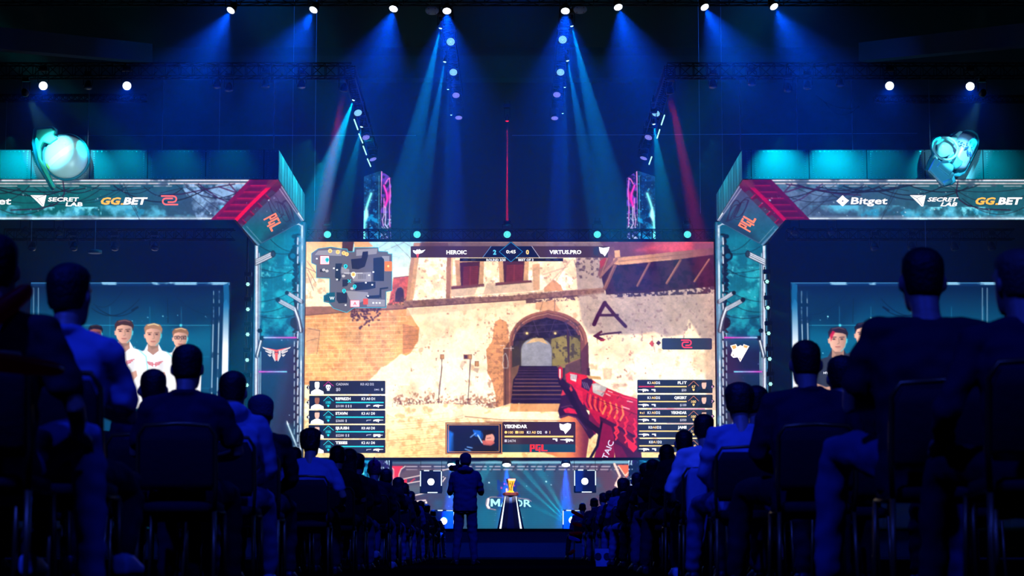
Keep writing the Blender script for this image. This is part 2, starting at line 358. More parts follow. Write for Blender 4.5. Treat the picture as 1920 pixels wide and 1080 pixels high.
# ------------------------------------------------------------------ big screen
YS = 75.0
def paint_game():
    c = Cv(566, 448, 1350, 864, (248, 226, 186))
    PL, NO = c.poly, c.noise
    # whitewashed wall with warm mottling
    W = [(566, 448), (1350, 448), (1350, 864), (566, 864)]
    c.poly(W, vgrad((242, 214, 172), (255, 244, 214), 560, 700)); NO(W, (226, 180, 128), 40, .55, .45, 21, .25); NO(W, (196, 140, 96), 16, .66, .5, 22, .12)
    NO(W, (150, 90, 70), 7, .74, .7, 23, .05)
    # sky and far roofs
    PL([(566, 448), (800, 448), (780, 478), (764, 525), (738, 522), (566, 560)], vgrad((168, 214, 226), (238, 238, 216), 455, 520))
    PL([(566, 448), (645, 448), (655, 475), (690, 480), (690, 520), (640, 560), (566, 560)], vgrad((240, 176, 112), (250, 206, 150), 450, 500), rag=.5)
    PL([(642, 452), (664, 452), (660, 480), (640, 482)], (74, 44, 50)); PL([(664, 452), (690, 452), (700, 462), (664, 470)], (222, 165, 110))
    for a in ([(690, 478), (728, 453)], [(738, 453), (778, 492)], [(722, 470), (760, 453)], [(755, 453), (790, 475)]): c.line(a, .8, (120, 110, 110), .8)
    PL([(738, 520), (770, 517), (768, 575), (728, 575)], (206, 92, 80)); NO([(738, 520), (770, 517), (768, 575), (728, 575)], (150, 60, 60), 6, .55, .5, 3)
    c.line([(738, 521), (772, 517)], 1.6, (120, 70, 80)); PL([(740, 566), (741, 548), (745, 540), (752, 538), (757, 543), (758, 566)], (60, 34, 52)); c.line([(740, 566), (741, 548), (745, 540), (752, 538), (757, 543), (759, 566)], 1, (170, 110, 100))
    # old wall at the left
    PL([(566, 518), (640, 528), (642, 585), (566, 588)], (255, 236, 200), rag=.6); NO([(566, 518), (640, 528), (642, 585), (566, 588)], (216, 150, 100), 8, .6, .5, 4)
    for a in ([(578, 506), (592, 530)], [(576, 490), (600, 522)], [(570, 500), (596, 512)], [(576, 512), (588, 545)]): c.line(a, .8, (90, 60, 60))
    PL([(728, 572), (762, 566), (762, 578), (726, 580)], (190, 130, 90), rag=.8); NO([(726, 560), (762, 556), (762, 578), (726, 580)], (90, 60, 50), 3, .5, .8, 5)
    # brick wall
    BW = [(566, 588), (640, 586), (700, 582), (762, 576), (775, 600), (786, 615), (784, 640), (770, 662), (752, 672), (745, 690), (720, 700), (700, 718), (566, 722)]
    PL(BW, vgrad((214, 150, 92), (240, 178, 110), 585, 640), rag=.8); NO(BW, (196, 126, 78), 9, .5, .6, 6, .2); NO(BW, (255, 214, 150), 7, .62, .5, 7, .15)
    for r in range(16):
        y = 596 + r * 8.4; x1 = 762 if y < 660 else 745 - (y - 660) * .5
        c.line([(566, y + 1.5), (650, y), (x1, y - 2.2)], .9, (255, 216, 160), .75)
        x = 570 + (r % 2) * 11
        while x < x1 - 8: c.line([(x, y - 1), (x + .4, y + 7)], .8, (255, 214, 156), .65); c.line([(x + 1.2, y), (x + 1.5, y + 7)], .5, (150, 90, 60), .5); x += 19 + (x * 7 + r * 5) % 9
    PL([(755, 607), (772, 611), (786, 618), (784, 640), (770, 658), (755, 664)], (206, 134, 88), rag=.6)
    for r in range(6): c.line([(756, 614 + r * 8), (783, 612 + r * 8)], .7, (150, 90, 64), .7)
    PL([(566, 575), (640, 574), (762, 572), (762, 580), (640, 586), (566, 592)], (150, 100, 82)); c.line([(566, 592), (640, 586), (762, 578)], 1.4, (96, 56, 56))
    PL([(574, 612), (600, 618), (592, 660), (574, 668)], (214, 160, 120), .7); c.line([(578, 616), (600, 620), (594, 664)], 1.2, (150, 100, 84)); c.line([(574, 640), (596, 634)], 1, (160, 110, 90))
    PL([(690, 716), (704, 700), (714, 688), (726, 684), (738, 676), (752, 664), (770, 668), (770, 722), (690, 724)], (252, 236, 200), rag=1.6)
    # hanging creeper
    for k in range(90):
        r = random.Random(k); x = 656 + r.random() * 58; y = 578 + r.random() ** 1.5 * (38 if abs(x - 682) < 12 else 24); c.ell(x, y, 1.1 + r.random() * 1.6, 1.2 + r.random() * 1.8, (72, 36, 46), .85)
    c.line([(655, 585), (640, 600)], 6, (200, 140, 100), .35, 3)
    # main house, upper storey
    PL([(780, 455), (1350, 455), (1350, 575), (1083, 552), (762, 572), (771, 500)], (244, 214, 176)); NO([(780, 455), (1130, 455), (1130, 552), (762, 572)], (255, 246, 220), 14, .48, .9, 9, .1); NO([(780, 455), (1130, 455), (1130, 552), (762, 572)], (160, 110, 90), 6, .68, .6, 10, .06)
    PL([(776, 455), (840, 455), (842, 478), (786, 480), (772, 575), (760, 575), (768, 500)], vgrad((176, 128, 112), (196, 140, 100), 460, 560)); PL([(779, 470), (786, 472), (776, 560), (768, 562)], (216, 164, 116), .7)
    PL([(838, 480), (848, 480), (844, 560), (836, 562)], (150, 102, 84)); PL([(846, 480), (850, 480), (847, 560), (844, 560)], (226, 180, 134))
    PL([(836, 500), (846, 498), (846, 540), (838, 560)], (170, 116, 92), .6)
    PL([(848, 535), (1010, 526), (1010, 545), (846, 556)], (214, 180, 152)); c.poly([(900, 528), (914, 528), (906, 550), (890, 552)], (255, 238, 200), .9)
    PL([(998, 496), (1012, 494), (1012, 543), (1000, 544)], (206, 150, 112), .8)
    for x0, x1, y0, y1 in ((862, 900, 492, 536), (943, 984, 489, 530)):
        PL([(x0 - 9, y0 - 4), (x1 + 8, y0 - 6), (x1 + 6, y1), (x0 - 6, y1 + 2)], (196, 146, 108)); PL([(x0, y0), (x1, y0 - 2), (x1 - 3, y1 - 2), (x0 + 2, y1)], (70, 34, 48))
        PL([(x0 + 7, y0 + 8), (x1 - 3, y0 + 7), (x1 - 5, y1 - 2), (x0 + 6, y1 - 1)], (112, 44, 50))
        for k in range(9): c.line([(x0 + 8, y0 + 11 + k * 3.5), (x1 - 6, y0 + 10 + k * 3.5)], .8, (70, 26, 40), .8)
        c.line([((x0 + x1) / 2 + 1, y0 + 8), ((x0 + x1) / 2, y1 - 2)], 2, (134, 56, 56))
    PL([(846, 537), (908, 532), (908, 536), (846, 542)], (112, 62, 66)); PL([(929, 530), (997, 525), (997, 529), (929, 535)], (112, 62, 66)); c.line([(846, 542), (908, 537)], 1, (60, 30, 44)); c.line([(929, 535), (997, 529)], 1, (60, 30, 44))
    for a in ([(1080, 470), (1030, 545)], [(1088, 470), (1014, 548)], [(1065, 500), (1018, 515)]): c.line(a, 1.6, (196, 156, 130), .7)
    for k in range(9): c.line([(1008 + k * 7, 462), (1000 + k * 7, 474)], .8, (120, 90, 96), .7)
    PL([(1020, 540), (1038, 524), (1052, 534), (1056, 545), (1020, 547)], (206, 144, 104), rag=.8)
    PL([(1079, 480), (1130, 480), (1136, 545), (1083, 549)], (172, 146, 138)); NO([(1075, 484), (1140, 480), (1136, 520), (1085, 522)], (84, 62, 78), 5, .56, .9, 13, .05)
    # horizontal beam
    PL([(757, 564), (960, 554), (1133, 539), (1134, 552), (960, 564), (757, 577)], (142, 100, 88)); NO([(757, 564), (1133, 539), (1134, 552), (757, 577)], (100, 64, 62), 4, .5, .6, 14); c.line([(757, 577), (960, 564), (1134, 552)], 1.6, (84, 48, 54)); c.line([(757, 565), (1133, 540)], .8, (190, 146, 120))
    c.poly([(762, 579), (1085, 556), (1085, 562), (762, 592)], (222, 186, 150), .7, soft=1.5); NO([(985, 560), (1090, 553), (1090, 562), (985, 569)], (84, 54, 62), 4, .45, .9, 15)
    PL([(1005, 568), (1040, 563), (1050, 582), (1035, 590), (1005, 580)], (214, 150, 108), .8, rag=1); c.line([(1018, 565), (1010, 592)], .7, (90, 50, 56)); c.line([(1040, 560), (1040, 588)], .7, (90, 50, 56))
    # shaded wall at the right
    SH = [(1084, 553), (1134, 552), (1345, 520), (1350, 864), (1322, 864), (1300, 640), (1268, 630), (1240, 640), (1200, 625), (1100, 626), (1088, 600)]
    c.poly([(1084, 555), (1140, 548), (1350, 520), (1350, 640), (1318, 640), (1308, 624), (1292, 600), (1282, 628), (1250, 632), (1226, 622), (1200, 627), (1104, 627), (1090, 600)], (178, 152, 142), .95, soft=2.5)
    c.poly([(1322, 640), (1350, 640), (1350, 864), (1330, 864), (1322, 700)], (196, 160, 138), .8, soft=3)
    c.poly([(1300, 660), (1330, 660), (1330, 700), (1306, 700)], (220, 180, 140), .5, soft=4)
    NO([(1090, 555), (1345, 535), (1345, 640), (1100, 640)], (140, 108, 108), 6, .66, .7, 17, .05); NO([(1150, 545), (1345, 530), (1345, 550), (1150, 558)], (60, 40, 60), 5, .46, .95, 18, .04)
    NO([(1145, 700), (1190, 650), (1190, 755), (1145, 755)], (196, 130, 100), 12, .55, .6, 19, .2); PL([(1130, 690), (1148, 690), (1146, 712), (1132, 712)], (206, 150, 110), .5, rag=.6)
    PL([(1222, 638), (1227, 644), (1223, 651), (1217, 644)], (190, 70, 64)); c.line([(1222, 630), (1228, 660)], .7, (110, 50, 60)); PL([(1235, 638), (1240, 643), (1235, 648), (1230, 643)], (70, 30, 50))
    # ruined wooden roof
    PL([(1124, 453), (1350, 453), (1350, 482), (1155, 492)], hgrad((104, 60, 80), (196, 72, 92), 1180, 1300), rag=.4); c.poly([(1190, 470), (1240, 455), (1290, 455), (1290, 474)], (232, 84, 96), .6, soft=5); c.poly([(1300, 453), (1350, 453), (1350, 476), (1300, 472)], (110, 66, 90), .8, soft=5)
    PL([(1120, 470), (1150, 462), (1160, 486), (1120, 520), (1126, 490)], (120, 74, 80), rag=.5); PL([(1124, 490), (1136, 482), (1136, 492), (1126, 505)], (160, 50, 60))
    PL([(1150, 492), (1350, 470), (1350, 536), (1300, 541), (1216, 549), (1136, 552), (1128, 520)], (56, 26, 46), rag=.5); NO([(1150, 495), (1350, 480), (1350, 536), (1140, 548)], (34, 16, 38), 8, .5, .8, 20, .1)
    for x0, y0, x1, y1, w in ((1153, 498, 1134, 540, 7), (1140, 484, 1126, 520, 5), (1218, 493, 1195, 536, 4), (1276, 488, 1250, 531, 4.5), (1330, 486, 1302, 528, 3)): c.line([(x0, y0), (x1, y1)], w, (120, 72, 66)); c.line([(x0 - 1, y0), (x1 - 1, y1)], 1, (200, 140, 104), .8)
    PL([(1150, 484), (1160, 483), (1345, 464), (1345, 476), (1258, 488), (1160, 497), (1148, 494)], hgrad((206, 146, 108), (110, 66, 76), 1210, 1330), rag=.4); PL([(1152, 470), (1162, 469), (1163, 482), (1153, 483)], (222, 164, 120)); c.line([(1160, 490), (1300, 475)], .8, (110, 64, 64), .8); c.line([(1128, 515), (1156, 486)], 5, (150, 98, 86)); c.line([(1156, 494), (1258, 486)], 1.2, (226, 176, 130), .8)
    # letter and arrow painted on the wall
    for g, col, al in ((1.6, (196, 160, 160), .5), (0, (62, 18, 50), 1)):
        c.line([(1134 + g*-2, 568), (1121, 592), (1114, 608)], 8 + g, col, al); c.line([(1134, 568), (1152, 590), (1173, 612)], 6.5 + g, col, al); c.line([(1126, 591), (1158, 591)], 5, col, al)
    c.line([(1116, 630), (1135, 626), (1164, 623)], 3.6, (66, 22, 52)); PL([(1111, 630), (1128, 619), (1130, 623), (1120, 629), (1136, 637), (1128, 640)], (76, 22, 50)); PL([(1124, 635), (1136, 636), (1132, 640), (1126, 640)], (150, 26, 50))
    c.line([(1164, 622), (1160, 626)], 2, (66, 22, 52), .8)
    # broken plaster left of the arch
    PL([(928, 602), (938, 598), (950, 604), (954, 625), (952, 764), (930, 764), (928, 735), (922, 712), (914, 700), (912, 655), (922, 640)], (214, 146, 98), rag=.8); NO([(912, 600), (954, 600), (954, 764), (914, 764)], (160, 98, 74), 5, .56, .6, 24)
    for r in range(18): c.line([(916, 612 + r * 8.5), (952, 610 + r * 8.5)], .6, (156, 98, 72), .5)
    PL([(944, 655), (955, 640), (957, 768), (944, 768)], (110, 70, 62)); c.line([(948, 660), (948, 765)], 1.5, (70, 44, 46)); c.line([(953, 685), (926, 783)], .7, (120, 80, 66), .9)
    # arch
    def arch(cx, hw, yt, ys, yb): 
        L = [(cx - hw, yb), (cx - hw, ys)] + [(cx - hw * math.cos(t), ys - (ys - yt) * math.sin(t) ** .86) for t in np.linspace(.15, 1.45, 9)]
        Rr = [(2 * cx - x, y) for x, y in L[::-1]]; return L + [(cx, yt - 2)] + Rr
    c.poly(arch(1028, 74, 583, 648, 772), (150, 92, 76)); c.poly(arch(1027, 70, 587, 650, 772), (118, 68, 64)); c.poly(arch(1025, 63, 597, 650, 772), (34, 26, 42)); c.line(arch(1027, 66, 590, 650, 770)[2:-2], 1, (216, 160, 124), .8)
    PL([(1089, 660), (1103, 640), (1107, 770), (1095, 770), (1090, 710)], (88, 46, 60)); PL([(1100, 690), (1106, 690), (1108, 745), (1102, 745)], (60, 30, 50))
    PL([(965, 640), (1088, 628), (1090, 700), (1088, 755), (962, 755)], (52, 44, 46)); NO([(965, 600), (1088, 600), (1088, 660), (965, 660)], (60, 46, 70), 6, .5, .6, 25)
    for a in ([(1000, 600), (1010, 630)], [(1040, 600), (1030, 628)], [(975, 612), (1075, 606)], [(968, 625), (1085, 618)], [(1060, 604), (1075, 640)]): c.line(a, 1, (96, 74, 96), .7)
    PL([(1032, 636), (1062, 628), (1066, 690), (1034, 690)], (142, 124, 62)); PL([(1068, 630), (1088, 636), (1088, 672), (1068, 682)], (120, 106, 56)); NO([(1032, 628), (1088, 628), (1088, 690), (1032, 690)], (60, 50, 44), 6, .56, .8, 26)
    c.line([(1064, 618), (1068, 700)], 2, (70, 40, 46)); PL([(1060, 684), (1088, 672), (1090, 712), (1058, 712)], (92, 62, 60)); c.line([(1034, 690), (1060, 684), (1088, 672)], 1.2, (150, 100, 78))
    c.poly(arch(1006, 29, 634, 658, 690), (142, 140, 150)); c.line(arch(1006, 29, 634, 658, 690), 1.2, (96, 90, 70)); PL([(985, 645), (1000, 634), (1018, 634), (1028, 646), (1010, 640)], (214, 168, 110), .8)
    PL([(960, 648), (974, 650), (976, 690), (966, 712), (960, 712)], (60, 50, 44)); PL([(958, 690), (974, 684), (968, 712), (960, 740)], (112, 78, 62))
    PL([(974, 686), (1044, 686), (1052, 712), (1056, 757), (958, 757), (962, 712), (970, 700)], (34, 20, 46))
    for k, y in enumerate((690, 694.5, 699.5, 705, 711, 718, 724.5, 732, 740, 748)): x0 = 973 - k * 1.7; c.line([(x0, y), (1045 + k * .9, y)], 1 + k * .06, (142, 96, 82) if k in (4, 5, 6, 7, 8) else (80, 54, 74), .9)
    for x in (988, 1041): c.ell(x, 625, 2.2, 2.2, (255, 226, 150)); 
    c.ell(988, 625, 5, 4, (200, 160, 90), .3, 4); c.ell(1041, 624, 5, 4, (200, 160, 90), .3, 4)
    # pavement
    GR = [(566, 720), (725, 763), (822, 756), (880, 759), (925, 766), (957, 757), (1056, 757), (1110, 772), (1200, 760), (1350, 770), (1350, 864), (566, 864)]
    [(NO([(735 + k*10, 748 - 12*math.sin(k*1.1)**2), (745 + k*10, 746 - 12*math.sin(k*1.1 + .6)**2), (745 + k*10, 770), (735 + k*10, 770)], (178, 116, 88), 4, .5, .8, 28 + k, .12), NO([(735 + k*10, 754 - 8*math.sin(k*1.7)**2), (745 + k*10, 752 - 6*math.sin(k*1.3)**2), (745 + k*10, 770), (735 + k*10, 770)], (120, 68, 62), 3, .5, .75, 48 + k, .1)) for k in range(20)]
    PL(GR, vgrad((255, 240, 200), (248, 214, 146), 770, 850), rag=.5); PL([(958, 757), (1056, 757), (1056, 772), (955, 772)], (214, 150, 96)); NO(GR, (214, 158, 96), 10, .56, .6, 30, .15)
    for k in range(26):
        y = 778 + k * 3.4 + (k % 3); c.line([(720 + (k * 37) % 40, y + 8), (790 + (k * 53) % 60, y + 2), (840 + (k * 29) % 30, y - 4)], .7, (196, 134, 84), .55); x = 726 + (k * 47) % 200; c.line([(x, y), (x + 14, y + 6)], .7, (196, 134, 84), .6)
    PL([(872, 781), (930, 773), (1060, 776), (1056, 787), (940, 786)], (255, 236, 190)); c.line([(872, 781), (940, 787), (1056, 789)], 1.6, (170, 112, 84)); PL([(905, 789), (1050, 791), (1050, 800), (925, 797)], (160, 104, 84), .7)
    # cable boxes
    for x, y, w, h in ((829, 669, 8, 9), (873, 669, 8, 9), (881, 669, 8, 9), (894, 682, 8, 10)): PL([(x-w/2, y-h/2), (x+w/2, y-h/2), (x+w/2, y+h/2), (x-w/2, y+h/2)], (146, 92, 74)); PL([(x-w/2+1.4, y-h/2+1.4), (x+w/2-1, y-h/2+1.4), (x+w/2-1, y+h/2-1), (x-w/2+1.4, y+h/2-1)], (200, 142, 92) if x != 873 else (80, 50, 60))
    PL([(890, 690), (899, 690), (896, 700), (886, 694)], (186, 150, 130), .7); PL([(866, 676), (876, 676), (866, 692), (862, 688)], (196, 160, 136), .6)
    for a in ([(829, 674), (827, 700), (823, 730), (822, 757)], [(828, 674), (829, 690), (826, 715), (824, 740)], [(881, 674), (880, 710), (877, 757)], [(883, 674), (881, 700), (879, 730), (877, 757)]): c.line(a, 1.1, (84, 46, 52), .9)
    # rifle, glove and forearm
    PL([(1048, 858), (1020, 848), (1040, 810), (1056, 776), (1082, 778), (1098, 790), (1106, 812), (1098, 864), (1046, 864)], hgrad((232, 122, 70), (120, 44, 56), 1070, 1096), rag=.3); c.poly([(1050, 785), (1066, 780), (1072, 800), (1062, 864), (1040, 864)], (250, 150, 84), .7, soft=4)
    PL([(1050, 785), (1046, 770), (1052, 750), (1054, 728), (1062, 722), (1078, 724), (1094, 740), (1100, 770), (1116, 800), (1118, 812), (1106, 824), (1092, 800), (1080, 784), (1066, 780)], (46, 18, 46)); PL([(1052, 742), (1056, 726), (1070, 722), (1074, 732), (1060, 740)], (200, 50, 60)); PL([(1056, 768), (1066, 764), (1084, 770), (1082, 776), (1060, 774)], (206, 30, 60)); c.line([(1052, 764), (1070, 760), (1090, 772)], 1, (110, 60, 90)); c.line([(1048, 782), (1066, 778), (1082, 784), (1100, 806)], 1.4, (90, 50, 90))
    PL([(1105, 770), (1128, 775), (1124, 800), (1116, 816), (1104, 796)], (110, 18, 56))
    PL([(1046, 704), (1058, 712), (1074, 740), (1094, 780), (1120, 800), (1148, 815), (1160, 845), (1200, 864), (1178, 864), (1128, 820), (1090, 790), (1066, 748), (1046, 716)], (30, 14, 36))
    PL([(1060, 702), (1068, 697), (1100, 704), (1120, 718), (1140, 728), (1170, 740), (1197, 748), (1197, 864), (1180, 864), (1150, 818), (1118, 790), (1092, 752), (1072, 722), (1062, 716)], vgrad((208, 28, 50), (150, 16, 56), 700, 830), rag=.15)
    PL([(1124, 780), (1152, 794), (1200, 822), (1204, 864), (1166, 864), (1150, 826), (1128, 806)], (58, 16, 52)); PL([(1150, 800), (1196, 826), (1197, 842), (1186, 848), (1160, 826)], (96, 16, 50))
    PL([(1176, 822), (1196, 838), (1188, 848), (1178, 838)], (214, 34, 60))
    PL([(1062, 701), (1070, 698), (1078, 703), (1074, 716), (1066, 712)], (228, 36, 50)); PL([(1069, 701), (1082, 703), (1080, 716), (1070, 712)], (222, 210, 210)); PL([(1086, 705), (1100, 706), (1096, 724), (1082, 718)], (232, 40, 50)); PL([(1090, 712), (1108, 706), (1112, 716), (1104, 734), (1090, 726)], (50, 22, 60))
    for k in range(5): c.line([(1070 + k * 3, 703), (1069 + k * 3, 711)], 1, (70, 40, 60), .9)
    for k in range(3): c.line([(1092 + k*4, 716 + k), (1097 + k*4, 728 + k)], 1, (150, 140, 170), .8)
    PL([(1110, 720), (1118, 718), (1138, 726), (1130, 744), (1112, 736)], (176, 166, 166)); PL([(1100, 704), (1126, 706), (1128, 712), (1104, 710)], (196, 150, 96)); c.poly([(1112, 722), (1126, 722), (1124, 732), (1112, 732)], (216, 210, 206), .8, soft=2)
    PL([(1047, 706), (1047, 690), (1051, 687), (1055, 690), (1055, 706), (1051, 713)], (190, 30, 46)); c.line([(1050, 693), (1050, 708)], 2.4, (240, 214, 210))
    PL([(1050, 712), (1062, 718), (1070, 724), (1066, 730), (1052, 722)], (40, 18, 44)); PL([(1078, 728), (1092, 734), (1094, 760), (1086, 748)], (214, 36, 60))
    for k in range(4): x = 1133 + k * 11; c.line([(x, 752 + k * 3), (x + 3, 762 + k * 5), (x - 3, 776 + k * 4)], 3, (244, 130, 70), .95)
    for k in range(6): x = 1102 + k * 5; c.line([(x, 738 + k * 2), (x - 2, 752 + k * 3), (x + 2, 764 + k * 2)], 2, (240, 100, 66) if k % 2 else (60, 16, 50), .9)
    for k in range(9): x = 1128 + (k * 23) % 66; y = 740 + (k * 31) % 70; c.line([(x, y), (x + 5, y - 5), (x + 8, y - 2)], 1, (40, 10, 40), .9)
    for k in range(14): x = 1140 + (k * 17) % 52; y = 774 + (k * 29) % 50; c.line([(x, y), (x + 3, y + 7), (x - 1, y + 11)], 3, (240, 46, 60), .9)
    for a in ([(1168, 763), (1180, 767)], [(1140, 733), (1148, 736)], [(1176, 752), (1186, 754)], [(1136, 738), (1144, 742)]): c.line(a, 1.6, (255, 200, 200), .9)
    c.line([(1110, 745), (1150, 760), (1196, 778)], 1, (70, 10, 40), .9); c.line([(1120, 732), (1160, 742), (1196, 752)], 1.4, (255, 90, 90), .6)
    PL([(1130, 792), (1146, 800), (1152, 822), (1152, 864), (1112, 864), (1122, 830)], (126, 18, 62)); c.line([(1128, 792), (1120, 836), (1104, 864)], 5, (22, 14, 40)); c.line([(1152, 822), (1156, 864)], 2, (40, 14, 44)); PL([(1150, 830), (1166, 838), (1180, 864), (1154, 864)], (96, 16, 56))
    # dark header
    c.poly([(790, 453), (1130, 453), (1130, 480), (780, 480)], hgrad((70, 46, 60), (96, 72, 84), 800, 1100), .82, soft=2); c.poly([(1124, 453), (1150, 453), (1150, 480), (1130, 480)], (88, 56, 72), .5, soft=3)
    # crosshair, outlines
    for a in ([(944, 653), (953, 653)], [(955, 653), (963, 653)], [(958, 649), (958, 657)], [(938, 648), (946, 648)]): c.line(a, 1, (255, 235, 225), .9)
    c.line([(948, 662), (943, 668), (944, 675), (942, 682), (944, 690), (952, 690), (953, 680), (951, 670), (948, 662)], .8, (225, 240, 240), .8)
    c.mult(.16, 2.2, 201); c.mult(.2, 7, 202); c.mult(.22, 30, 203); c.a *= np.array([1., .99, .97])
    c.a *= (1 + .022 * np.sin(np.arange(c.H) * math.pi / c.K * .66))[:, None, None]
    return c
def paint_camfeed(c):
    c.rect(838, 795, 941, 850, vgrad((20, 26, 60), (12, 22, 44), 795, 850)); c.poly([(840, 806), (850, 812), (852, 848), (838, 848)], (30, 110, 220), .9, soft=2); c.poly([(850, 820), (900, 800), (900, 848), (846, 848)], (14, 26, 52), .9, soft=5)
    c.ell(914, 820, 13, 12, (30, 34, 46)); c.ell(918, 822, 9, 10, (222, 150, 130)); c.poly([(908, 806), (926, 806), (930, 812), (912, 816), (908, 830), (902, 822)], (26, 20, 30), rag=.4)
    c.poly([(924, 826), (928, 830), (920, 836), (906, 834), (904, 826)], (206, 100, 90), .9); c.line([(913, 822), (920, 821)], 1, (60, 20, 40)); c.ell(902, 817, 4, 7, (16, 60, 130)); c.poly([(886, 806), (902, 808), (902, 820), (890, 818)], (20, 96, 200), .9, rag=.4); c.line([(896, 816), (904, 830)], 2, (180, 210, 230))
    for a in ([(872, 842), (884, 846)], [(876, 838), (886, 840)], [(882, 820), (892, 812)], [(928, 842), (934, 846)]): c.line(a, 1.6, (120, 170, 240), .9)
    c.poly([(890, 834), (930, 836), (936, 850), (880, 850)], (24, 26, 36), .9, soft=2)
game = paint_game(); paint_camfeed(game)

scr = empty('led_video_wall', 'huge central LED screen showing a sandy desert town shooter game with scoreboards', 'screen', P(957, 858, YS))
TL, BRc = P(574.5, 453.5, YS), P(1343, 858, YS)
quad = [(TL.x, YS, TL.z), (BRc.x, YS, TL.z), (BRc.x, YS, BRc.z), (TL.x, YS, BRc.z)]
led_surface('display_panel', quad, 772, 408, game, 1.5, scr)
mb = MB(); t = .1
mb.box((TL.x - t, YS - .06, BRc.z - t), (BRc.x + t, YS - .012, BRc.z)); mb.box((TL.x - t, YS - .06, TL.z), (BRc.x + t, YS - .012, TL.z + t)); mb.box((TL.x - t, YS - .06, BRc.z), (TL.x, YS - .012, TL.z)); mb.box((BRc.x, YS - .06, BRc.z), (BRc.x + t, YS - .012, TL.z))
mb.build('bezel', M_BLACK, scr)
MB().box((TL.x, YS + .02, BRc.z), (BRc.x, YS + .45, TL.z)).build('cabinet', M_DARK, scr)

SP = (quad[0], quad[1], quad[2])
def OV(off=.012): return Ov(*SP, off)
S1 = 1.45
E_PAN = em((30, 25, 38), S1); E_PAN2 = em((30, 36, 60), S1); E_WH = em((255, 255, 255), S1); E_GR = em((190, 186, 196), S1); E_CY = em((40, 205, 214), S1); E_YE = em((255, 208, 120), S1)
E_NAVY = em((10, 20, 52), S1); E_OR = em((240, 124, 52), S1); E_RD = em((236, 54, 66), S1); E_DK = em((22, 22, 34), S1); E_SK = em((226, 180, 160), S1); E_SKD = em((150, 92, 74), S1); E_HAIR = em((60, 44, 42), S1); E_MAG = em((190, 40, 140), S1); E_TEALD = em((14, 78, 96), S1); E_SLATE = em((44, 48, 70), S1); E_BLUE2 = em((20, 70, 140), S1)
def pistol(o, x, y, s, m, d=1):
    o.poly([(x, y), (x + 8*s*d, y), (x + 8*s*d, y + 2*s), (x + 3.4*s*d, y + 2.2*s), (x + 2.4*s*d, y + 5*s), (x - .2*d, y + 5*s)], m, 3)
def rifle(o, x, y, s, m, d=1):
    o.poly([(x, y + 1*s), (x + 3*s*d, y), (x + 9*s*d, y - .4*s), (x + 11*s*d, y + .4*s), (x + 17*s*d, y + .6*s), (x + 17*s*d, y + 1.3*s), (x + 12*s*d, y + 1.7*s), (x + 9.6*s*d, y + 2.2*s), (x + 9.2*s*d, y + 5*s), (x + 7.6*s*d, y + 4.6*s), (x + 7*s*d, y + 2.4*s), (x + 5*s*d, y + 4*s), (x + 4*s*d, y + 2.4*s), (x, y + 3.4*s)], m, 3)
def smg(o, x, y, s, m):
    o.poly([(x, y), (x + 12*s, y), (x + 12*s, y + 1.2*s), (x + 16*s, y + 1.2*s), (x + 16*s, y + 2*s), (x + 12*s, y + 2.4*s), (x + 12*s, y + 5*s), (x + 8*s, y + 5*s), (x + 7*s, y + 3*s), (x + 1*s, y + 5*s), (x, y + 4*s)], m, 3)
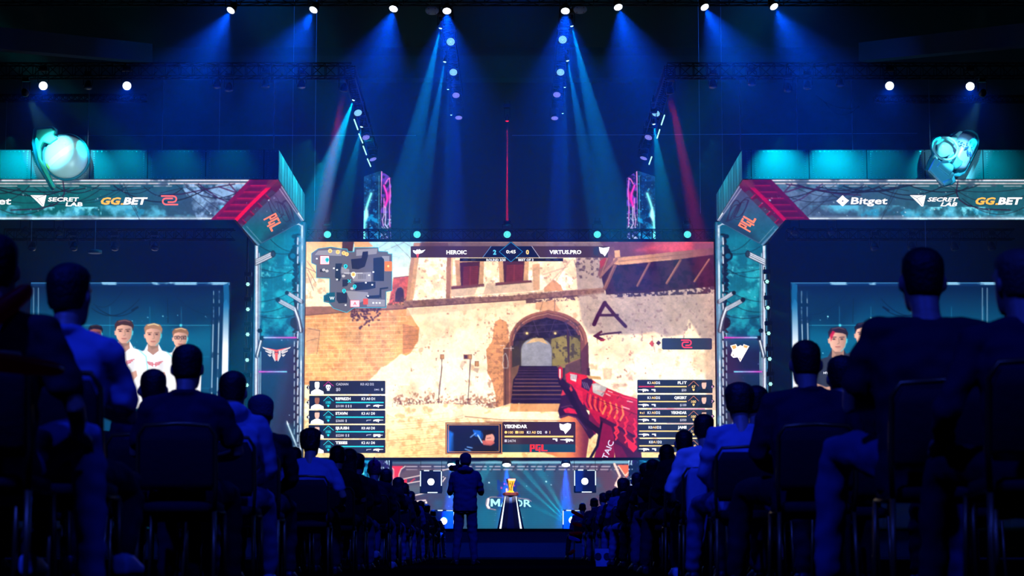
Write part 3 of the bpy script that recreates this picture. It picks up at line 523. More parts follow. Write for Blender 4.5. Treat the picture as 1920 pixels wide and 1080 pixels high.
# player rows, left team
rows = [(714, 'CADIAN', 'K0 A2 D2', '$0', 0), (742, 'REFREZH', 'K3 A0 D1', '$3100', 1), (769.5, 'STAVN', 'K3 A1 D0', '$3600', 1), (797, 'SJUUSH', 'K0 A0 D0', '$2200', 1), (824.5, 'TESES', 'K2 A1 D0', '', 1)]
for i, (y, nm, kad, cash, al) in enumerate(rows):
    o = OV(); x0 = 580 - i * .5
    o.rrect(x0, y, 722.5, y + 25, 1.5, E_PAN); pnl = o.build('player_row', scr)
    o = OV(.017); o.rect(x0 + 2, y, 606, y + 25, E_PAN2 if i == 0 else E_NAVY, 0); cx = 594.5
    sk = [E_WH, E_SKD, E_SK, E_SK, E_SK][i]
    o.poly([(x0+3, y+25), (cx-11, y+20), (cx-4, y+16), (cx+4, y+16), (cx+12, y+20), (607, y+25)], E_WH, 1); o.poly([(cx-4.5, y+4), (cx-3, y+2), (cx+3, y+2), (cx+4.6, y+4), (cx+4.4, y+11), (cx+2.4, y+16), (cx-2.4, y+16), (cx-4.4, y+11)], sk, 2)
    if i: o.poly([(cx-4.8, y+6), (cx-4, y+1.6), (cx+3, y+.8), (cx+5, y+5), (cx+3.4, y+4), (cx-3.6, y+4)], E_HAIR, 3)
    o.poly([(574 + .4, y+12.5), (578, y+8), (582, y+12.5), (578, y+17)], E_PAN, 1)
    if i < 3: o.text(str(i+1), 578.5, y+15, 5, E_WH, al='c', k=3)
    o.build('portrait', pnl)
    o = OV(.02); dx = 615.5
    o.line([(dx-9, y+10), (dx, y+1.5), (dx+10, y+10)], 1, E_CY if i else E_MAG, 1); o.poly([(dx-8, y+12), (dx, y+4), (dx+8, y+12), (dx, y+24)], em((10, 52, 74), S1) if i else E_PAN2, 0)
    if i:
        o.text('100', dx, y+15, 5, E_CY, al='c', k=2); o.poly([(dx-2, y+17), (dx+2, y+17), (dx+2, y+19.5), (dx, y+21.5), (dx-2, y+19.5)], E_CY, 2)
        o.rect(629.5, y+11.5, 719.5, y+13.8, E_CY, 2); o.text(nm, 629, y+8, 5, E_WH, w=8+len(nm)*2.9, bold=.045, k=2); o.text(kad, 703, y+8, 4.8, E_WH, w=25, al='r', k=2)
        o.text(cash, 629.5, y+21.5, 4.5, E_GR, k=2)
        pistol(o, 688 - (0 if i > 1 else 1), y+17, .9, E_GR) if i == 1 else o.poly([(687, y+18), (696, y+17.4), (696, y+18.6), (689, y+19), (688, y+20.5), (687, y+20.5)], E_GR, 2)
        [None, rifle, rifle, smg, rifle][i](o, 700, y+17, 1.1, E_WH)
        for k in range([0, 3, 1, 2, 0][i]): o.rect(648 + k*4.5, y+17, 650 + k*4.5, y+22, E_GR, 2)
    else:
        o.text(nm, 630, y+8.5, 4.6, E_GR, w=23, k=2); o.text(kad, 701, y+8.5, 4.6, E_GR, w=25, al='r', k=2); o.text('$0', 630, y+19, 6, E_GR, k=2); o.text('DMG', 702, y+18, 3, E_GR, k=2); o.text('0', 718, y+18.5, 5, E_WH, al='r', k=2)
        o.poly([(dx-4.5, y+9), (dx-3, y+7.5), (dx+3, y+7.5), (dx+4.5, y+9), (dx+4.5, y+13), (dx+2.6, y+15), (dx+2.4, y+18.5), (dx-2.4, y+18.5), (dx-2.6, y+15), (dx-4.5, y+13)], E_WH, 2); o.disc(dx-2, y+12, 1.1, 1.4, E_DK, 3); o.disc(dx+2, y+12, 1.1, 1.4, E_DK, 3)
    o.build('score_text', pnl)
rows = [(712, 'FL1T', 'K1 A0 D2', '$50', '67'), (740, 'QIKERT', 'K1 A0 D2', '$100', '100'), (768, 'YEKINDAR', 'K1 A0 D2', '$350', '100'), (795.5, 'JAME', 'K0 A0 D2', '', '100'), (823, '', 'K0 A1 D2', '', '100')]
for i, (y, nm, kad, cash, hp) in enumerate(rows):
    o = OV(); o.rrect(1195, y, 1336, y + 25, 1.5, E_PAN); pnl = o.build('player_row', scr)
    o = OV(.017); cx = 1320; o.rect(1306, y, 1334, y+25, E_PAN2, 0)
    o.poly([(1306, y+25), (cx-10, y+20), (cx-4, y+16), (cx+4, y+16), (cx+11, y+20), (1333, y+25)], E_DK, 1); o.poly([(cx-4.5, y+5), (cx-3, y+3), (cx+3, y+3), (cx+4.4, y+5), (cx+4.2, y+12), (cx+2.2, y+17), (cx-2.2, y+17), (cx-4.2, y+12)], E_SK, 2); o.poly([(cx-5, y+8), (cx-4.6, y+3), (cx+3, y+1.8), (cx+5, y+5), (cx+3.4, y+5.4), (cx-3.4, y+5.6)], E_HAIR, 3)
    o.poly([(1331, y+12.5), (1335.5, y+8), (1340, y+12.5), (1335.5, y+17)], E_PAN, 1); o.text(str(6+i), 1335.5, y+15, 4.6, em((230, 160, 210), S1), al='c', k=3); o.build('portrait', pnl)
    o = OV(.02); dx = 1300.5
    o.line([(dx-10, y+12), (dx, y+2.5), (dx+10, y+12)], 1, em((190, 110, 80), S1), 1); o.poly([(dx-9, y+13), (dx, y+4), (dx+9, y+13), (dx, y+24)], E_DK, 0); o.text(hp, dx, y+15.5, 5, E_YE, al='c', k=2); o.poly([(dx-2, y+17), (dx+2, y+17), (dx+2, y+19.5), (dx, y+21.5), (dx-2, y+19.5)], E_YE, 2)
    sh = [0, 0, 0, 2, 3][i]; o.text(kad[:2], 1214+sh, y+8, 4.8, E_WH, k=2); o.text(kad[3:5], 1221.5+sh, y+8, 4.8, E_YE, k=2); o.text(kad[6:], 1230+sh, y+8, 4.8, E_WH, k=2)
    if i == 2: o.text('x1', 1203, y+8, 4.4, E_YE, k=2); o.disc(1201, y+6, 1.4, 1.8, E_YE, 2)
    if nm: o.text(nm, 1287.5, y+8, 5, E_WH, w=4+len(nm)*3.2, al='r', bold=.04, k=2)
    o.rect(1197.5 + i*.3, y+11.8, 1287.5, y+14, E_YE, 2)
    if i == 0: o.rect(1197.5, y+11.6, 1227, y+14.2, em((190, 40, 60), S1), 3)
    if cash: o.text(cash, 1287, y+21.5, 4.4, E_GR, al='r', k=2)
    rifle(o, 1216 + i*.3, y+17.6, 1.15, E_WH, -1); pistol(o, 1229 + i*.3, y+17.6, .95, E_WH, -1)
    if i == 2: o.rect(1222, y-2, 1322, y-.4, E_MAG, 3); o.rect(1250, y+25.4, 1320, y+26.4, em((130, 30, 150), S1), 3)
    o.build('score_text', pnl)
# top score header
o = OV(); o.rrect(770, 461.5, 1140, 483, 2, em((64, 44, 58), S1)); o.poly([(905, 483), (921, 461.5), (997, 461.5), (1012, 483)], E_NAVY, 1); o.rect(862, 484, 1056, 490, E_DK, 0); hdr = o.build('score_header', scr)
o = OV(.02); o.line([(905, 483), (921, 461.5)], 1, em((90, 130, 180), S1), 2); o.line([(997, 461.5), (1012, 483)], .8, E_GR, 2)
o.poly([(936, 472), (958, 452), (980, 472), (958, 492)], E_NAVY, 2); o.line([(936, 472), (958, 454), (980, 472), (958, 491), (936, 472)], 1, em((30, 130, 180), S1), 3)
o.text('HEROIC', 837, 476.5, 7.4, E_WH, w=38, bold=.035, k=3); o.text('VIRTUS.PRO', 1030, 476, 7.2, E_WH, w=60, bold=.035, k=3); o.text('2', 927.5, 477, 8.6, em((90, 200, 240), S1), al='c', bold=.04, k=3); o.text('0', 989, 476.6, 8.2, E_YE, al='c', bold=.04, k=3); o.text('0:45', 958, 475, 6.4, E_WH, al='c', w=18, k=4)
o.text('ROUND 3/30', 912, 489.6, 4.4, E_WH, w=36, k=3); o.text('BEST OF 3', 972, 489.4, 4.4, E_WH, w=28, k=3)
for x in (868, 883, 1023, 1038): o.rrect(x, 485.8, x + 9, 488.6, 1, E_SLATE, 3)
# winged crest, bear head mark
o.poly([(774, 469), (780, 470), (782, 467), (784, 469), (786, 467), (790, 470), (798, 468), (792, 474), (786, 476), (783, 479), (779, 476), (775, 473)], E_WH, 3); o.poly([(780, 475), (786, 475), (784, 483), (782, 483)], E_RD, 3)
o.poly([(1123, 463), (1131, 465), (1143, 463), (1141, 470), (1134, 481), (1131, 477), (1126, 475), (1124, 470)], E_WH, 3); o.poly([(1112, 466), (1122, 462), (1122, 480), (1113, 478)], E_SLATE, 2)
o.build('score_text', hdr)
# minimap
mp = [(584, 475), (597, 466), (621, 463), (638, 466), (651, 467), (652, 472), (664, 472), (665, 464), (709, 464), (710, 471), (727, 472), (728, 476), (735, 476), (735, 545), (724, 547), (724, 577), (664, 577), (650, 586), (625, 578), (617, 568), (607, 566), (607, 554), (618, 549), (618, 522), (593, 521), (593, 497), (584, 493)]
o = OV(); o.poly(mp, em((96, 94, 106), S1)); o.poly([(607, 555), (612, 554), (612, 549), (628, 548), (628, 566), (618, 568), (616, 564), (607, 564)], em((22, 84, 106), S1), 1); mm = o.build('minimap', scr)
o = OV(.017); o.line(mp + [mp[0]], 1.1, em((40, 170, 190), S1), 1)
G2, G3 = em((36, 44, 62), S1), em((146, 142, 150), S1)
for p in ([(658, 486), (678, 484), (680, 472), (690, 471), (690, 480), (684, 500), (672, 505), (660, 504)], [(700, 484), (716, 482), (720, 486), (720, 527), (700, 527)], [(664, 530), (704, 528), (704, 540), (690, 543), (666, 545)], [(631, 548), (651, 549), (651, 568), (635, 569), (631, 562)], [(629, 494), (642, 494), (638, 508), (640, 520), (636, 528), (628, 520)], [(642, 524), (656, 524), (651, 536), (642, 538)], [(685, 555), (712, 553), (712, 559), (690, 560)], [(600, 505), (612, 504), (612, 510), (600, 510)], [(712, 540), (728, 538), (728, 541), (715, 543), (715, 560), (711, 556)]): o.poly(p, G2, 2)
for p in ([(597, 470), (640, 468), (640, 480), (590, 478)], [(668, 468), (708, 466), (706, 476), (668, 480)], [(648, 545), (690, 548), (690, 560), (666, 572), (655, 560)], [(688, 560), (722, 562), (722, 575), (688, 575)], [(660, 512), (696, 510), (696, 528), (662, 527)], [(640, 500), (655, 505), (655, 515), (640, 512)], [(716, 480), (730, 480), (730, 490), (716, 490)]): o.poly(p, G3, 1)
for k in range(7): o.line([(672 + k*2.2, 514), (672 + k*2.2, 523)], .7, G2, 3)
for x, y in ((700, 510), (692, 516), (686, 530), (632, 524), (632, 506), (648, 572), (594, 485), (698, 534), (626, 503), (690, 555), (700, 568), (706, 568), (712, 568)): o.rect(x-1.5, y-1.3, x+1.5, y+1.3, E_WH, 3)
o.rrect(600.5, 480, 617, 495.5, 1.5, E_WH, 2); o.rrect(602, 481.5, 615.5, 494, 1, em((220, 200, 210), S1), 3); o.line([(600.5, 480), (617, 480), (617, 495.5), (600.5, 495.5), (600.5, 480)], .7, E_RD, 4); o.rrect(657, 563, 674, 575.5, 1, em((235, 210, 220), S1), 2); o.line([(657, 563), (674, 563), (674, 575.5), (657, 575.5), (657, 563)], .7, E_RD, 3); o.text('A', 665.5, 572, 6, E_RD, al='c', k=4)
o.rrect(721, 490, 735, 508.5, 1.5, E_OR, 3); o.rect(681, 560, 690, 571, em((220, 80, 50), S1), 3); o.disc(728, 499, 2, 2.4, E_YE, 4)
for x, y, t, m in ((613.5, 487, '5', E_CY), (648, 499, '4', E_CY), (665, 537, '3', E_CY), (645, 545, '2', E_CY)): o.disc(x, y, 3.7, 3.7, m, 5); o.poly([(x-2.6, y+2.6), (x+2.6, y+2.6), (x, y+5.6)], m, 5); o.text(t, x, y+2, 4, E_NAVY, al='c', k=6)
for x, y, t in ((619, 470.5, '6'), (633.5, 472.5, '7'), (644.5, 474.5, '9'), (650, 476.5, '0'), (662.5, 514.5, '8')): o.disc(x, y, 3.9, 3.9, E_YE, 5); o.text(t, x, y+2, 4, E_OR, al='c', k=6)
o.disc(662.5, 514.5, 4.8, 4.8, E_WH, 4); o.poly([(659, 518), (666, 518), (662.5, 522.5)], E_WH, 4)
for x, y in ((613, 508), (607, 506), (644, 517.5), (660, 541)): o.disc(x, y, 3.2, 2.6, em((196, 190, 190), S1), 3)
o.line([(652, 524), (658, 530)], 1.6, E_CY, 4); o.line([(658, 524), (652, 530)], 1.6, E_CY, 4); o.line([(645, 512), (680, 512)], .6, E_WH, 4); o.text('W', 622.5, 562, 6, E_WH, al='c', k=4)
o.build('map_mark', mm)
# player card with camera feed frame
o = OV(); o.rrect(942, 791, 1079, 848, 2.5, em((52, 34, 52), S1)); o.rect(942, 833, 1079, 848, em((18, 62, 84), S1), 1); card = o.build('player_card', scr)
o = OV(.017); o.text('YEKINDAR', 945, 802.5, 6.4, E_WH, w=43.5, bold=.04, k=2); o.text('100', 953, 813, 5, E_YE, k=2); o.text('100', 973, 813, 5, E_YE, k=2); o.text('K1', 988, 813, 5, E_WH, k=2); o.text('A0', 996.5, 813, 5, E_YE, k=2); o.text('D2', 1007.5, 813, 5, E_WH, k=2); o.text('1', 1030.5, 813, 5.2, E_YE, k=2)
o.disc(948.5, 810.5, 2.6, 2.6, E_YE, 2); o.rrect(966, 808, 971.5, 813, 1, E_YE, 2); o.disc(1024, 810.5, 2.2, 2.6, E_GR, 2); o.rect(946, 817, 1075, 820, E_YE, 2); o.text('24/74', 952, 829, 5, E_GR, w=15, k=2); o.rect(946, 824, 950.5, 829, E_GR, 2); pistol(o, 1045, 822, 1.1, E_WH, -1); rifle(o, 1075, 823, 1.45, E_WH, -1)
o.poly([(1049, 794), (1056, 796), (1064, 793), (1071, 795), (1070, 803), (1060, 814), (1057, 808), (1051, 806), (1049, 800)], E_WH, 2)
def pgl(o, x, y, w, h, m, k=2, rot=0, cx=None, cy=None):
    """blocky three letter mark"""
    S = [[(0,0),(.27,0),(.27,.62),(.1,.62),(.1,1.05),(0,1.05)], [(.32,0),(.6,0),(.6,.14),(.43,.14),(.43,.72),(.5,.72),(.5,.4),(.6,.4),(.6,1.05),(.5,1.05),(.5,.86),(.32,.86)], [(.65,0),(.77,0),(.77,.8),(1.0,.8),(1.0,.96),(.65,.96)]]
    holes = [[(.1,.14),(.18,.14),(.18,.48),(.1,.48)]]
    c, d = math.cos(rot), math.sin(rot)
    def T(p): a, b = (p[0]-.5)*w, (p[1]-.5)*h; return (x + a*c - b*d, y + a*d + b*c)
    for q in S: o.poly([T(p) for p in q], m, k)
    for q in holes: o.poly([T(p) for p in q], em((60, 20, 40), S1), k + 1)
pgl(o, 1010, 840, 33, 13, em((255, 44, 50), S1*1.1)); o.build('card_text', card)
o = OV(.017); E_FR = em((214, 140, 84), S1)
for (x0, y0, x1, y1) in ((835, 792, 942, 794.5), (835, 849, 942, 851.5), (835, 792, 838, 851.5), (939.5, 792, 942, 851.5)): o.rect(x0, y0, x1, y1, em((110, 66, 56), S1), 1); o.rect(x0+.8, y0+.8, x1-.8, y1-.8, E_FR, 2)
o.line([(841, 797), (936, 797), (936, 847), (841, 847), (841, 797)], .8, E_FR, 2); o.build('camera_feed_frame', scr)
# plate with the curled mark
o = OV(); o.rrect(1241, 634, 1335, 655.5, 3, E_SLATE); pl = o.build('logo_plate', scr)
def zmark(o, cx, cy, w, h, m, k=2, t=None):
    t = t or h * .135
    for st in (((-.5, -.4), (.22, -.4), (.35, -.33), (.41, -.14), (.35, .06), (.22, .14), (-.11, .14)), ((.19, -.19), (-.25, -.19), (-.36, -.12), (-.41, .06), (-.36, .26), (-.25, .36), (.5, .36))):
        o.line([(cx + x*w, cy + y*h) for x, y in st], t, m, k)
o = OV(.017); zmark(o, 1287.5, 645, 21, 18, em((255, 60, 90), S1)); o.build('logo_mark', pl)
o = OV(.012); o.text('TAIC', 1138, 862, 11, em((206, 196, 220), S1), w=36, rot=R(-68), k=1); o.build('weapon_lettering', scr)
# ------------------------------------------------------------------ pictures on the stage LED panels
def mpts(pts, m): return [(MX(x) - (4.5 if m == 2 else 0), y) for x, y in pts] if m else list(pts)
class MC:
    """paints the left stage half, or its mirror image"""
    def __init__(s, c, m): s.c = c; s.m = m
    def x(s, v): return (MX(v) - 4.5 if s.m == 2 else MX(v)) if s.m else v
    def poly(s, p, *a, **k): s.c.poly(mpts(p, s.m), *a, **k)
    def line(s, p, *a, **k): s.c.line(mpts(p, s.m), *a, **k)
    def ell(s, x, y, *a, **k): s.c.ell(s.x(x), y, *a, **k)
    def arc(s, x0, y0, x1, y1, *a, **k): s.c.arc(s.x(x0), y0, s.x(x1), y1, *a, **k)
    def noise(s, p, *a, **k): s.c.noise(mpts(p, s.m), *a, **k)
def stars(c, x0, y0, x1, y1, n, seed, col=(210, 240, 255)):
    r = random.Random(seed)
    for _ in range(n): q = .4 + r.random() ** 3 * 1.1; c.ell(x0 + (x1-x0)*r.random(), y0 + (y1-y0)*r.random(), q, q, col, .35 + .6 * r.random(), .6)
def paint_banner(m):
    x0, x1 = (-70, 600) if not m else (1314, 1984)
    c = Cv(x0, 326, x1, 476, (40, 100, 112)); q = MC(c, m); FR = [(-70, 326), (600, 326), (600, 476), (-70, 476)]
    q.poly(FR, hgrad((16, 94, 98), (70, 70, 104), q.x(150), q.x(470)) if not m else hgrad((70, 82, 108), (30, 88, 104), q.x(470), q.x(80)))
    q.poly([(-70, 335), (600, 335), (600, 356), (-70, 356)], (30, 88, 96), .5, soft=6)
    # clouds
    CB = [(-70, 385), (470, 385), (470, 412), (-70, 412)]
    q.noise(CB, (90, 190, 220), 26, .46, .85, 31 + m, .22); q.noise([(-70, 392), (300, 392), (300, 412), (-70, 412)], (40, 150, 190), 14, .5, .7, 33, .2); q.noise([(340, 345), (460, 345), (420, 412), (370, 412)], (150, 190, 230), 16, .44, .85 if not m else .3, 34, .2)
    q.noise([(60, 388), (190, 388), (190, 412), (60, 412)], (120, 225, 245), 12, .5, .9, 35, .2)
    # trusses of the picture: bright rails top and bottom
    for y, w, col in ((338, 3.2, (226, 226, 236)), (344, 1.6, (240, 214, 214)), (409.5, 2.6, (214, 226, 236)), (406, 1, (120, 140, 160))): q.line([(-70, y), (475, y)], w, col)
    for a in range(-60, 470, 58): q.line([(a, 349), (a + 34, 349)], 1.2, (230, 220, 226), .8)
    q.noise([(-70, 334), (470, 334), (470, 350), (-70, 350)], (60, 80, 100), 30, .55, .8, 36, .08); q.noise([(-70, 404), (470, 404), (470, 414), (-70, 414)], (90, 110, 130), 40, .5, .6, 37, .2)
    # cables
    r = random.Random(5 + m)
    for k in range(15): a = -60 + r.random() * 440; q.arc(a, 345 + r.random()*6, a + 70 + r.random() * 130, 346 + r.random()*8, 8 + r.random() * 26, .8 + r.random() * 1.5, (26, 30, 44), .88)
    for a in ([(225, 344), (262, 412)], [(232, 344), (258, 400)], [(345, 344), (420, 400)], [(365, 346), (440, 380)], [(330, 346), (400, 405)], [(300, 362), (352, 350)], [(250, 350), (210, 358)]): q.line(a, 1, (26, 30, 44), .9)
    q.line([(118, 340), (121, 360), (116, 374), (100, 385), (70, 392), (20, 394)], 2.4, (46, 22, 50), .9); q.arc(-30, 372, 110, 372, 30, 1.3, (26, 30, 44), .9)
    q.line([(300, 366), (340, 364), (400, 352), (440, 345)], 2.6, (50, 30, 60), .8); q.line([(410, 350), (445, 362), (430, 345)], 3, (70, 30, 66), .8); q.line([(372, 345), (410, 372), (440, 384)], 2.6, (60, 30, 70), .8)
    stars(c, x0, 345, x1, 405, 70, 3 + m)
    q.poly([(-70, 326), (600, 326), (600, 336.3), (-70, 336.3)], (12, 20, 34))
    # crimson louvred end
    RZ = [(474, 330), (600, 330), (600, 476), (452, 476), (454, 426), (443, 414), (393, 414)]; q.poly(RZ, (118, 16, 60) if not m else (88, 14, 60)); q.poly([(474, 335), (520, 335), (508, 347), (462, 347)], (80, 14, 60), .8)
    for k in range(7): y = 340 + k * 12; q.line([(470 - k * 12.6, y + 8), (506 - k * 10.6, y + 8)], 1.6, (190, 20, 62) if not m else (150, 18, 66), .9); q.poly([(478 - k*12.6, y), (503 - k*10.6, y), (497 - k*10.6, y+6), (471 - k*12.6, y+6)], (60, 14, 54), .5, soft=1)
    # corner side: squares along the crimson edge, then the grey face
    side = [(521, 336), (576, 419), (487, 464), (441, 411)]; q.poly(side, (86, 22, 60)); 
    q.line([(520, 336), (505, 350), (470, 384), (443, 412)], 6.5, (232, 14, 60) if not m else (176, 10, 70)); q.poly([(521, 335), (505, 335), (498, 352), (510, 352), (531, 346)], (96, 40, 64), .85, soft=1.5)
    for k in range(5):
        x, y = 510 - k * 14.4, 361 + k * 15.5; q.poly([(x, y - 5), (x + 9, y + 1.2), (x - 1, y + 12.5), (x - 11, y + 5.5)], (70, 52, 76)); 
        q.line([(x-12, y+4), (x-1, y+14)], 1.6, (170, 18, 60))
    G = [(530.5, 348), (576, 419), (487, 466), (453, 427)]; q.poly(G, vgrad((96, 70, 106), (20, 96, 110), 365, 430) if not m else vgrad((74, 74, 108), (30, 92, 116), 360, 430))
    q.poly([(560, 395), (576, 419), (487, 466), (500, 440)], (30, 50, 78), .75, soft=8)
    for k in range(9): a = r.random(); q.arc(500 + 40*a, 372 + 16*a, 530 + 30*a, 400 + 20*a, (6 + 14*r.random()) * (1 if k % 2 else -1), 1 + r.random(), (46, 26, 62), .8)
    q.line([(529, 350), (573, 417)], 3.4, (150, 156, 186)); q.line([(524, 354), (566, 414)], 1, (200, 190, 220), .9); q.line([(560, 400), (573, 417)], 3.4, (235, 240, 250)); q.line([(574, 418), (488, 463)], 2.4, (245, 250, 255)); q.line([(556, 424), (536, 434)], 3, (60, 110, 140)); q.line([(455, 428), (489, 463)], 3, (90, 130, 160)); q.line([(462, 424), (490, 455)], 1, (110, 150, 175), .9); q.line([(490, 456), (563, 417)], 1, (90, 110, 140), .8)
    stars(c, q.x(470) - 20, 360, q.x(470) + 90 if not m else q.x(470) + 20, 440, 12, 8)
    c.mult(.12, 2.5, 204); c.mult(.2, 9, 205); return c
def paint_column(m):
    x0, x1 = (474, 580) if not m else (1334, 1440)
    c = Cv(x0, 415, x1, 875, (12, 40, 64)); q = MC(c, m); A = [(474, 415), (580, 415), (580, 875), (474, 875)]
    q.poly(A, vgrad((14, 84, 110), (16, 104, 126), 430, 560)); q.poly([(474, 590), (580, 590), (580, 875), (474, 875)], vgrad((14, 78, 108), (10, 66, 100), 590, 632)); q.poly([(490, 636), (556, 636), (556, 875), (490, 875)], vgrad((24, 74, 110), (26, 32, 72), 636, 660)); q.poly([(474, 700), (580, 700), (580, 875), (474, 875)], vgrad((22, 44, 80), (16, 34, 62), 700, 850))
    q.poly([(500, 440), (556, 440), (550, 475), (505, 480)], (14, 128, 148), .6, soft=8)
    q.noise([(490, 480), (556, 480), (556, 632), (490, 632)], (40, 190, 200), 18, .5, .6, 41, .2); q.noise([(490, 500), (556, 500), (556, 600), (490, 600)], (110, 220, 226), 8, .62, .6, 42, .15)
    for y in (466, 500, 545, 590): q.line([(490, y), (556, y)], .6, (60, 160, 180), .5)
    for x in (512, 534): q.line([(x, 440), (x, 632)], .6, (60, 160, 180), .5)
    for a in ((488, 462, 560, 470, 10), (488, 504, 556, 512, 3), (488, 520, 556, 500, 8), (484, 566, 556, 540, 6), (484, 585, 556, 560, 8), (484, 592, 556, 590, 6), (500, 440, 560, 470, 12)): q.arc(*a, 1.2, (10, 26, 46), .9)
    # gears and dark machinery beside the rail
    r = random.Random(2)
    for k in range(60): y = 440 + k * 3.2; q.ell(551 + r.random()*8, y, 2 + r.random()*3.4, 2 + r.random()*3, (10, 20, 42), .9)
    for k in range(50): y = 630 + k * 4.8; q.ell(553 + r.random()*8, y, 1.4 + r.random()*2.4, 2 + r.random()*2.4, (10, 20, 46), .9)
    q.ell(549, 480, 9, 9, (10, 22, 42)); q.ell(549, 480, 5, 5, (16, 90, 116)); q.ell(550, 470, 5, 5, (10, 20, 40)); q.ell(552, 605, 8, 10, (12, 22, 44))
    # rails
    q.line([(570, 418), (569, 875)], 1.2, (100, 110, 150)); q.line([(566.5, 424), (563, 875)], 3.6, (206, 222, 238)); q.noise([(560, 424), (570, 424), (570, 875), (560, 875)], (90, 140, 170), 26, .5, .7, 43, .15); q.line([(545, 420), (560, 420), (566, 424)], 2, (190, 210, 230))
    for k in range(24): y = 446 + k * 17.6; q.line([(558.6, y), (558, y + 12)], 2.4, (214, 222, 236), .95 if k not in (3, 4, 9) else .2)
    for k in range(16): y = 625 + k * 15; q.line([(552, y), (551.6, y + 9)], 1.5, (190, 210, 226), .9)
    q.line([(477, 455), (474, 875)], 3, (60, 110, 140), .8); q.line([(481.5, 462), (479.5, 875)], 4.4, (206, 216, 230)); q.line([(483.8, 470), (482, 875)], 1, (120, 80, 110)); q.line([(486, 475), (484.5, 875)], 1.4, (190, 210, 226)); q.line([(489.5, 480), (488, 610)], 1, (140, 190, 210), .8); q.line([(489, 660), (487, 875)], 1.4, (160, 190, 206), .9)
    # pipes
    def pipe(pts, w):
        q.line(pts, w, (50, 62, 84)); 
        for o in (-.34, -.05, .28): q.line([(x, y + o * w) for x, y in pts], w * .16, (226, 232, 242))
    pipe([(480, 492), (511, 477)], 12); q.ell(512, 476, 4.4, 6.6, (14, 22, 36)); q.ell(512, 476, 3, 5, (40, 60, 80), 1)
    pipe([(523, 564), (553, 580), (560, 600), (564, 620)], 9); q.ell(521, 562, 4.6, 4.6, (16, 24, 40)); pipe([(540, 550), (566, 566)], 8); q.ell(538, 549, 4, 4, (16, 24, 40)); pipe([(490, 636), (482, 668)], 8); q.ell(491, 634, 5, 4.4, (14, 22, 40)); q.ell(487, 620, 5, 4, (14, 22, 40)); pipe([(538, 792), (556, 836)], 7)
    q.poly([(534, 795), (560, 795), (560, 840), (540, 838)], (20, 120, 150), .25, soft=4)
    # light strips
    for y, xa, xb, c0, c1 in ((633, 494, 556, (150, 210, 240), (226, 40, 170)), (697, 485, 538, (214, 60, 190), (110, 220, 236))):
        q.poly([(xa, y - 4), (xb, y - 4), (xb, y + 4), (xa, y + 4)], (100, 40, 140), .35, soft=3); q.poly([(xa, y - 1.3), (xb, y - 1.3), (xb, y + 1.3), (xa, y + 1.3)], hgrad(*( (c0, c1) if not m else (c1, c0)), min(q.x(xa), q.x(xb)), max(q.x(xa), q.x(xb))), 1, soft=.4)
    stars(c, x0 + 14, 440, x1 - 14, 860, 26, 6 + m); c.mult(.12, 2.5, 206); c.mult(.18, 8, 207)
    return c
